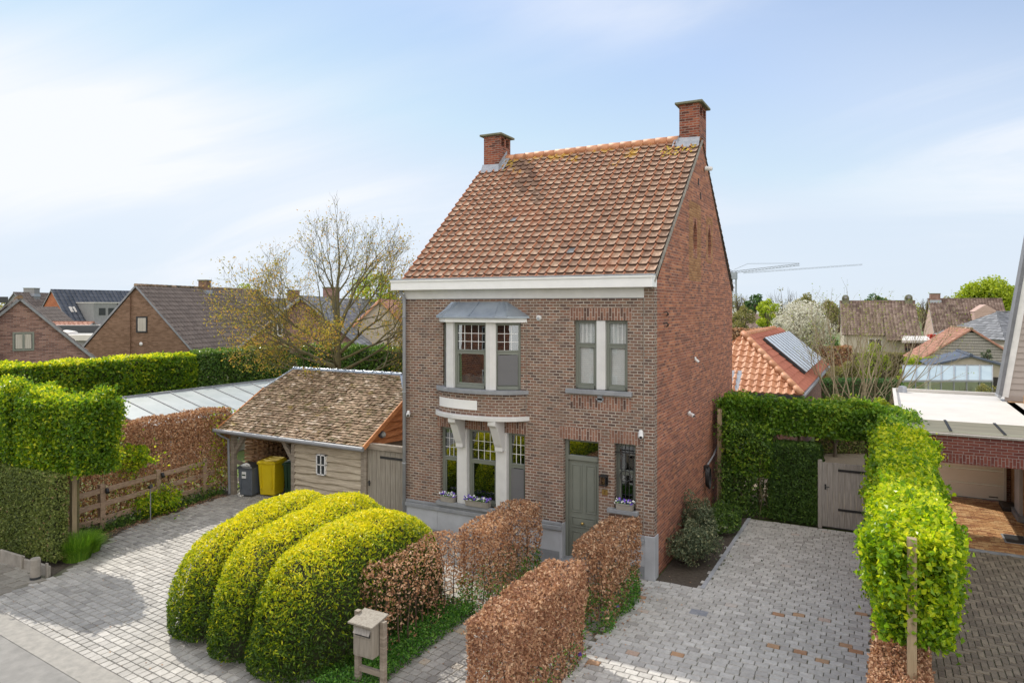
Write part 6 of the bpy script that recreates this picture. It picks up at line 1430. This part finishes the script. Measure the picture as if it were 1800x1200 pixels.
pf = thing('flat_pink_building', 'flat-roofed pale pink extension with white roof edge left of the timber garage', 'building', SV(1612, 60)); 
m = MB(); m.prism([tuple(SV(p, z_)[:2]) for p, z_ in ((1590, 57), (1650, 57), (1660, 64), (1592, 64))], 0, 2.85); m.build('wall', 'pinkish_brick', pf)
m = MB(); m.prism([tuple(SV(p, z_)[:2]) for p, z_ in ((1585, 56.4), (1655, 56.4), (1668, 64.6), (1588, 64.6))], 2.85, 3.05); m.build('roof', 'membrane', pf)
for p in (1592, 1602, 1634):
    a, b = SV(p, 56.98), SV(p+7, 56.98); m = MB(); m.beam((a.x, a.y, 1.9), (b.x, b.y, 1.9), .04, 1.0); m.build('window', 'far_glass', pf)
# dark low gable roof
dg_ = gable_house('grey_garden_building', 'garden building with low blue-grey sheet roof behind the right glasshouse', (SV(1706, 41).x, SV(1706, 41).y), facing(1560)+R(4), 4.0, 4.5, 2.25, 2.9, 'pale_render', 'dark_sheet', cat='outbuilding', prof='flat', tw=.6, th=2, over=.2, verge='dark_sheet')
m = MB(); m.box(.4, -.05, 0, 1.5, -.01, 1.7); m.build('door', 'dark_interior', dg_)
# right greenhouse
gr = thing('greenhouse', 'aluminium greenhouse with clear panes beyond the white garage roof', 'greenhouse', SV(1665, 38.5))
def gp(px, Z, z): p = SV(px, Z); return (p.x, p.y, z)
for i in range(7):
    pa, pb = 1587+i*22.5, 1587+(i+1)*22.5; pa2, pb2 = 900+(pa-900)*40.5/38.3*.945, 900+(pb-900)*40.5/38.3*.945
    m = MB(); m.raw([gp(pa, 38.3, 1.72), gp(pb, 38.3, 1.72), gp(pb, 40.3, 2.38), gp(pa, 40.3, 2.38)], [(0, 1, 2, 3)]); m.build('roof_pane', 'milky_blue', gr)
    m = MB(); m.raw([gp(pa, 38.3, .2), gp(pb, 38.3, .2), gp(pb, 38.3, 1.7), gp(pa, 38.3, 1.7)], [(0, 1, 2, 3)]); m.build('wall_pane', 'greenhouse_glass', gr)
m = MB()
for i in range(8): pa = 1587+i*22.5; m.beam(gp(pa, 38.28, 1.73), gp(pa, 40.3, 2.4), .05, .05); m.beam(gp(pa, 38.28, 0), gp(pa, 38.28, 1.72), .05, .05, up=(0, 1, 0))
m.beam(gp(1585, 38.25, 1.72), gp(1745, 38.25, 1.72), .08, .1); m.beam(gp(1585, 40.35, 2.4), gp(1745, 40.35, 2.4), .06, .06); m.build('frame', 'zinc_pipe', gr)
MATS['milky_blue'] if 0 else None
# far industrial hall behind the gardens at left of blossom
hall = thing('white_hall', 'far white flat-roofed hall right beside the townhouse gable edge', 'building', SV(1300, 130)); m = MB(); m.prism([tuple(SV(p, z_)[:2]) for p, z_ in ((1270, 128), (1334, 128), (1334, 140), (1270, 140))], 0, 5.6); m.build('wall', 'pvc_white', hall)
m = MB(); m.prism([tuple(SV(p, z_)[:2]) for p, z_ in ((1269, 127.8), (1335, 127.8), (1335, 140), (1269, 140))], 5.6, 5.8); m.build('roof_edge', 'grey_cladding', hall)
gable_house('far_cottage', 'tiny far cottage with pale wall between blossom tree and white hall', (SV(1348, 95).x, SV(1348, 95).y), facing(1400)+R(50), 6, 8, 2.4, 4.6, 'pink_render', 'speckled_tile', tw=.5, th=.5)

# crane
cr_ = thing('tower_crane', 'thin grey tower crane rising behind the townhouse gable', 'crane', SV(1290, 150))
cb = SV(1290, 150); Xd = Vector((.8843, .4668, 0))
def lattice(mb, p, q, w_, n, r):
    p = Vector(p); q = Vector(q); d = (q-p).normalized(); s_ = d.cross(Vector((0, 0, 1))) if abs(d.z) < .9 else Vector((1, 0, 0)); s_.normalize(); u = s_.cross(d)
    cs_ = [s_*w_/2+u*w_/2, -s_*w_/2+u*w_/2, -s_*w_/2-u*w_/2, s_*w_/2-u*w_/2]
    for c in cs_: mb.tube([p+c, q+c], r, 4)
    for i in range(n):
        a, b = p.lerp(q, i/n), p.lerp(q, (i+1)/n)
        for k in range(4): mb.tube([a+cs_[k], b+cs_[(k+1) % 4]], r*.6, 3)
m = MB(); lattice(m, cb, cb+Vector((0, 0, 13.2)), .9, 14, .09); m.build('mast', 'steel', cr_)
m = MB(); lattice(m, cb+Vector((0, 0, 13.0))-Xd*.8, cb+Xd*14+Vector((0, 0, 14.7)), .4, 20, .05); m.build('jib', 'steel', cr_)
m = MB(); m.tube([cb+Vector((0, 0, 13.6)), cb+Xd*3+Vector((0, 0, 14.9)), cb+Xd*14+Vector((0, 0, 15.0))], .04, 4); m.tube([cb+Vector((0, 0, 13.2)), cb+Xd*-2+Vector((0, 0, 14.2))], .05, 4); m.build('stay', 'steel', cr_)
c2 = cb+Xd*2+Vector((0, 0, 12.9))
m = MB(); lattice(m, c2, cb+Xd*27.5+Vector((0, 0, 14.7)), .22, 30, .02); m.build('rear_jib', 'steel', cr_)
m = MB(); m.box(cb.x-1, cb.y-.8, 11.6, cb.x+.6, cb.y+.8, 13.0); m.build('cabin', 'steel', cr_)

# ------------------------------------------------------------------ trees
def grow(mb, p, d, L, r, lev, maxlev, tips, spread=.7, up=.12, seg=4, nb=(3, 5), mid=True, sides=5, decay=.66):
    pts = [Vector(p)]; rs = [r]; q = Vector(p); dd = Vector(d).normalized()
    for i in range(seg):
        dd = (dd+Vector((random.gauss(0, .13), random.gauss(0, .13), random.gauss(up*.5, .08)))).normalized(); q = q+dd*L/seg; pts.append(q.copy()); rs.append(r*(1-.55*(i+1)/seg))
    mb.tube(pts, rs, max(3, sides-lev), False)
    if lev >= maxlev:
        tips.append((pts[-1], dd)); tips.append((pts[-2], dd)); return
    n = random.randint(*nb)
    for k in range(n):
        f = (k+1)/n if mid else 1; f = .35+.65*f; idx = min(seg-1, int(f*seg-.01)); b = pts[idx].lerp(pts[idx+1], f*seg-idx if idx < seg else 1)
        ax = dd.orthogonal().normalized(); ax.rotate(Matrix.Rotation(random.uniform(0, 6.28), 3, dd)); nd = (dd*(1-spread*.5)+ax*spread+Vector((0, 0, up))).normalized()
        grow(mb, b, nd, L*random.uniform(decay*.8, decay*1.15), max(.006, r*.5*(1-.2*f)), lev+1, maxlev, tips, spread, up, seg, nb, mid, sides, decay)
    if lev < maxlev: grow(mb, pts[-1], dd, L*decay, rs[-1], lev+1, maxlev, tips, spread, up, seg, nb, mid, sides, decay)
bt = SV(592, 25.5)
t = thing('bare_tree', 'large spreading tree with bare twigs and amber young leaves behind the shed', 'tree', (bt.x, bt.y, 0))
random.seed(21)
m = MB(); tips = []
m.tube([bt, bt+Vector((0, 0, 2)), bt+Vector((.05, 0, 4.6))], [.2, .16, .12], 9)
Xv = Vector((.8843, .4668, 0)); Yv = Vector((-.4668, .8843, 0))
limbs = [(-.16, .1, 1.0, 4.5, 2.05, .1), (.12, -.2, 1.0, 4.4, 2.0, .09), (-.02, .1, 1.0, 4.5, 1.7, .08), (-.95, .1, .36, 3.6, 1.75, .075), (.95, .2, .16, 3.0, 1.6, .07), (-.8, -.3, .62, 4.1, 1.8, .07), (.8, -.3, .72, 4.0, 1.75, .07), (-.5, .5, .95, 4.3, 1.85, .065), (.45, .4, 1.0, 4.3, 1.85, .065),
         (-.98, -.2, .08, 3.2, 1.35, .06), (.9, .3, .36, 3.4, 1.7, .07), (.15, -.9, .35, 3.6, 1.2, .06), (-.1, .9, .5, 3.6, 1.2, .06), (-.9, .3, .16, 3.55, 1.8, .06), (-.98, .05, .2, 3.5, 2.0, .065), (-.9, -.3, .4, 3.9, 2.0, .06), (.9, -.2, .45, 3.8, 1.9, .06)]
for (a, b, c, z, L, r_) in limbs: grow(m, bt+Vector((0, 0, z-.0)), Xv*a+Yv*b+Vector((0, 0, c)), L*1.12, r_, 0, 4, tips, .6, .09, 4, (3, 3), True, 6, .64)
m.build('trunk', 'mossy_bark', t)
P = []; Nn = []
for (p, d) in tips:
    hgt = (p.z-3)/6; n = int(random.uniform(.5, 3.2)*(1.5-1.15*hgt)+.5)
    for k in range(n): P.append(tuple(p+Vector((random.gauss(0, .09), random.gauss(0, .09), random.gauss(0, .09))))); Nn.append((random.gauss(0, 1), random.gauss(0, 1), random.gauss(0, 1)))
print('bare tree tips', len(tips), 'leaves', len(P))
leaves('young_leaves', np.array(P), np.array(Nn), .075, 'amber_bud', t, asp=.5, align=.3)
# bare multi-stem shrub at right
sb_ = SV(1515, 28)
t = thing('bare_shrub', 'large pale leafless multi-stemmed shrub behind the pleached trees', 'shrub', (sb_.x, sb_.y, 0)); m = MB(); tips = []
for k in range(13):
    a = k/13*6.28; grow(m, sb_+Vector((.35*math.cos(a), .3*math.sin(a), 0)), Vector((math.cos(a)*.42, math.sin(a)*.42, 1)), 3.0, .055, 0, 3, tips, .5, .14, 4, (2, 3), True, 5, .62)
m.build('stems', 'pale_twig', t)
P = np.array([tuple(p) for p, d in tips]); leaves('buds', P+RG.normal(0, .05, P.shape), RG.normal(size=P.shape), .055, 'spring_leaf', t)
# crown trees
def crown_tree(name, label, px, Z, top, base, rpx, mat, n=2600, leaf=.22, cl=26, trunk='bark', flat=.9, grp=None, cat='tree', seed=0, gap=.35, bare=0):
    random.seed(seed+int(px)); b = SV(px, Z); rx = rpx/1231*Z; cz = (top+base)/2; rz_ = (top-base)/2
    t = thing(name, label, cat, (b.x, b.y, 0), 0, grp)
    C_ = np.array([b.x, b.y, cz]); D_ = unit(RG.normal(size=(cl, 3))); rad = RG.uniform(.35, 1, (cl, 1))**.5*.8
    cc = C_+D_*rad*np.array([rx, rx, rz_]); cr2 = RG.uniform(.22, .42, cl)*min(rx, rz_)*1.05
    idx = RG.integers(0, cl, n); dd = unit(RG.normal(size=(n, 3))); P = cc[idx]+dd*(cr2[idx]*RG.uniform(.55, 1.08, n))[:, None]*np.array([1, 1, flat])
    if n: leaves('crown', P, dd, leaf, mat, t, asp=.7, align=.4, A=np.clip(RG.normal(.45, .25, n)+.15*dd[:, 2], 0, 1))
    m = MB(); m.tube([b, b+Vector((0, 0, base*.7+.1)), Vector((b.x, b.y, cz))], [.05*rx+.06, .04*rx+.04, .03], 6)
    for k in range(min(cl, 20)): m.tube([Vector((b.x, b.y, max(.3, base*.8+random.uniform(0, .3)*rz_))), (Vector((b.x, b.y, cz))+Vector(cc[k]))/2+Vector((0, 0, -.1*rz_)), Vector(cc[k])], [.03*rx+.01, .018*rx+.008, .008], 4)
    if bare:
        tips = []
        for k in range(bare): a = random.uniform(0, 6.28); grow(m, Vector((b.x, b.y, base*.9)), Vector((math.cos(a)*.5, math.sin(a)*.5, 1)), (top-base)*.45, .05*rx+.02, 0, 2, tips, .5, .12, 3, (2, 4), True, 4, .6)
    m.build('trunk', trunk, t); return t
crown_tree('blossom_tree', 'round white-blossoming tree in the gardens right of the orange roof', 1414, 50, 6.35, 2.4, 50, 'blossom_leaf', 11000, .13, 60, gap=.2, bare=6)
crown_tree('lime_green_tree', 'huge lime-green tree crown behind the pink gable house', 1738, 100, 9.9, 2.6, 58, 'chartreuse_leaf', 14000, .34, 70)
crown_tree('copper_tree', 'brownish bare-looking tree at the left of the lime-green crown', 1672, 104, 7.6, 3, 26, 'mixed_leaf', 1800, .25, 24, bare=6)
crown_tree('green_tree', 'bright green small tree peeping over the speckled roof', 1540, 110, 8.1, 4, 20, 'evergreen_leaf', 1700, .3, 16)
crown_tree('green_tree', 'darker green tree right of the small tree behind the speckled roof', 1562, 115, 7.1, 4, 12, 'evergreen_leaf', 900, .3, 10)
crown_tree('bare_far_tree', 'bare brown tree between the two far roofs', 1624, 105, 8.0, 2.5, 18, 'mixed_leaf', 500, .22, 14, bare=9)
crown_tree('green_tree', 'dark green tree above the white hall near the gable edge', 1326, 105, 8.0, 4, 19, 'evergreen_leaf', 1800, .3, 18)
crown_tree('chartreuse_tree', 'yellow-green round tree left of the blossom tree', 1350, 82, 6.9, 2.8, 22, 'chartreuse_leaf', 2600, .2, 22)
crown_tree('chartreuse_tree', 'pale yellow-green bush against the gable edge', 1306, 70, 6.0, 2.6, 24, 'mixed_leaf', 2600, .18, 22)
crown_tree('bare_far_tree', 'tall thin bare tree rising left of the blossom tree', 1376, 95, 9.2, 3, 16, 'mixed_leaf', 120, .2, 8, bare=8)
crown_tree('bare_far_tree', 'bare misty tree right beside the upper gable edge', 1300, 120, 9.0, 3, 26, 'mixed_leaf', 400, .22, 14, bare=9)
crown_tree('brown_green_tree', 'olive-brown budding tree behind the blossom tree', 1418, 92, 8.1, 3.2, 24, 'mixed_leaf', 2600, .24, 24, bare=4)
crown_tree('brown_green_tree', 'dark budding tree between blossom tree and speckled roof', 1460, 88, 6.9, 2, 26, 'mixed_leaf', 3000, .22, 26, bare=3)
crown_tree('brown_green_tree', 'small dark tree next to the left hooded chimney', 1444, 84, 6.4, 2, 14, 'evergreen_leaf', 900, .2, 12)
crown_tree('round_tree', 'small round bright green tree behind the bare shrub', 1457, 60, 3.7, .8, 16, 'cover_leaf', 1700, .16, 14)
crown_tree('round_tree', 'leafy light green young tree in front of the speckled roof house', 1534, 42, 4.0, .9, 28, 'spring_leaf', 2300, .1, 26, bare=5)
crown_tree('garden_shrub', 'yellow-green shrub mass in front of the flat pink extension', 1604, 46, 2.75, .2, 26, 'chartreuse_leaf', 2600, .12, 20, cat='shrub')
crown_tree('garden_shrub', 'yellow-green shrub mass left of the blue-grey sheet roof', 1640, 45, 2.8, .2, 24, 'chartreuse_leaf', 2200, .12, 20, cat='shrub')
crown_tree('garden_shrub', 'yellow budding shrub in front of the greenhouse panes', 1655, 31, 2.15, .3, 32, 'chartreuse_leaf', 1700, .08, 20, cat='shrub', bare=6)
crown_tree('garden_shrub', 'brown budding shrub at the right end of the greenhouse', 1726, 31, 2.7, .3, 30, 'mixed_leaf', 1500, .08, 20, cat='shrub', bare=9)
crown_tree('garden_shrub', 'olive-grey small tree beside the timber garage gable', 1734, 43, 3.6, 1.2, 12, 'olive_leaf', 1100, .1, 12, cat='tree')
crown_tree('red_maple', 'small scarlet-leaved maple left of the timber garage ridge', 1641, 58, 3.5, 2.4, 13, 'maple_leaf', 700, .14, 10)
crown_tree('garden_shrub', 'golden yellow shrub at the foot of the bare multi-stemmed shrub', 1555, 24, 2.9, .4, 34, 'chartreuse_leaf', 3200, .08, 22, cat='shrub')
crown_tree('garden_shrub', 'olive shrub under the bare multi-stemmed shrub on its left', 1468, 27, 2.7, .2, 30, 'box_leaf', 4200, .09, 24, cat='shrub')
crown_tree('garden_shrub', 'brown-green shrub in the gardens right of the solar collector', 1490, 44, 2.6, .2, 34, 'mixed_leaf', 3000, .12, 24, cat='shrub', bare=5)
crown_tree('garden_shrub', 'low reddish-brown hedge plant row beyond the annex roof', 1440, 52, 2.5, .4, 26, 'beech_dry', 1800, .14, 18, cat='shrub')
# left background trees
crown_tree('green_tree', 'hazy green tree standing behind the bare tree near the townhouse eaves', 655, 60, 9.6, 3.2, 46, 'chartreuse_leaf', 5200, .17, 44, bare=5)
crown_tree('green_tree', 'smaller green tree between bare tree and townhouse corner', 700, 64, 8.4, 3, 28, 'mixed_leaf', 2400, .17, 26, bare=5)
crown_tree('green_tree', 'thin pale green tree top above the brown roof by its chimney', 425, 60, 8.0, 4.6, 34, 'spring_leaf', 1500, .16, 30, bare=9)
crown_tree('green_tree', 'yellowish tree between the roofs behind the bare tree', 560, 70, 7.2, 3.4, 26, 'chartreuse_leaf', 2200, .2, 22, bare=4)
crown_tree('garden_shrub', 'brown bushy shrub in the gap between the two brick gables', 140, 36, 3.75, 1, 24, 'mixed_leaf', 2200, .09, 22, cat='shrub', bare=9)
crown_tree('pink_blossom_shrub', 'low pinkish-white blossoming shrub peeping over the long green hedge', 222, 28.6, 3.9, 3.1, 15, 'blossom_leaf', 500, .07, 14, cat='shrub')
leafy_block('low_hedge', 'low brown hedge across the far gardens next to the gable edge', (20, 49, 0, 32, 50, 3.6), 6000, 'beech_dry', .2, seed=91, core='twig', top_bias=0) if 0 else None
def hedge_sv(label, p0, p1, Z, z1, mat, n, leaf, seed, name='garden_hedge'):
    a, b = SV(p0, Z), SV(p1, Z); t = thing(name, label, 'hedge', (a.x, a.y, 0), 0); L = (b-a).length; P, nn = box_pts((0, 0, 0, L, .8, z1), n, .08, .15, seed, 'tf')
    d = (b-a).normalized(); nrm_ = Vector((-d.y, d.x, 0)); Q = np.stack([a.x+P[:, 0]*d.x+P[:, 1]*nrm_.x, a.y+P[:, 0]*d.y+P[:, 1]*nrm_.y, P[:, 2]], 1)
    leaves('foliage', Q, nn, leaf, mat, t); m = MB(); i = .12; c = [(a+d*i+nrm_*i), (b-d*i+nrm_*i), (b-d*i+nrm_*.7), (a+d*i+nrm_*.7)]; m.prism([(q.x, q.y) for q in c], 0, z1-i); m.build('inner_twigs', 'twig', t)
hedge_sv('low brown hedge across the far gardens next to the gable edge', 1285, 1400, 58, 3.9, 'beech_dry', 5000, .16, 92)
hedge_sv('reddish clipped hedge beyond the solar collector', 1428, 1500, 50, 2.9, 'beech_dry', 3500, .14, 93)
hedge_sv('dark green garden hedge behind the bare multi-stemmed shrub', 1440, 1590, 37, 1.9, 'evergreen_leaf', 6000, .1, 94)
hedge_sv('green garden hedge in front of the timber garage', 1500, 1625, 56, 2.0, 'mixed_leaf', 4000, .14, 95)
hedge_sv('dark hedge at the far side of the gravel yard', 1440, 1590, 27.5, 1.6, 'box_leaf', 7000, .08, 96)
# distant tree belt on the horizon
P = []; 
n = 26000; px = RG.uniform(-1500, 3300, n); Z = RG.uniform(190, 260, n); hh = 5.2+1.3*np.sin(px*.021)+1.1*np.sin(px*.057+1)+.8*np.sin(px*.13); z = RG.uniform(0, 1, n)**.7*hh
X = (px-900)/1231*Z; P = np.stack([CAM[0]+X*.8843-Z*.4668, CAM[1]+X*.4668+Z*.8843, z], 1)
o = leaves('distant_trees', P, RG.normal(size=P.shape), 1.1, 'mixed_leaf', None, (-60, 180, 0), asp=.8); tag(o, 'distant belt of trees along the horizon', 'tree belt', kind='stuff')
hl_ = MB()
for i in range(-14, 24): p = SV(900+i*130, 265); 
# houses across the street (seen mirrored in the panes)
gable_house('street_house', 'red brick house across the street mirrored in the bay window', (12, -23.5), R(90), 8.5, 22, 5.0, 8.0, 'gable_brick', 'brown_tile', wins=tuple(('r', 1.2+i*3.0, zz, 1.5, 1.3, '2npvc_white') for i in range(7) for zz in (1.0, 3.4)), tw=.4, th=.4)
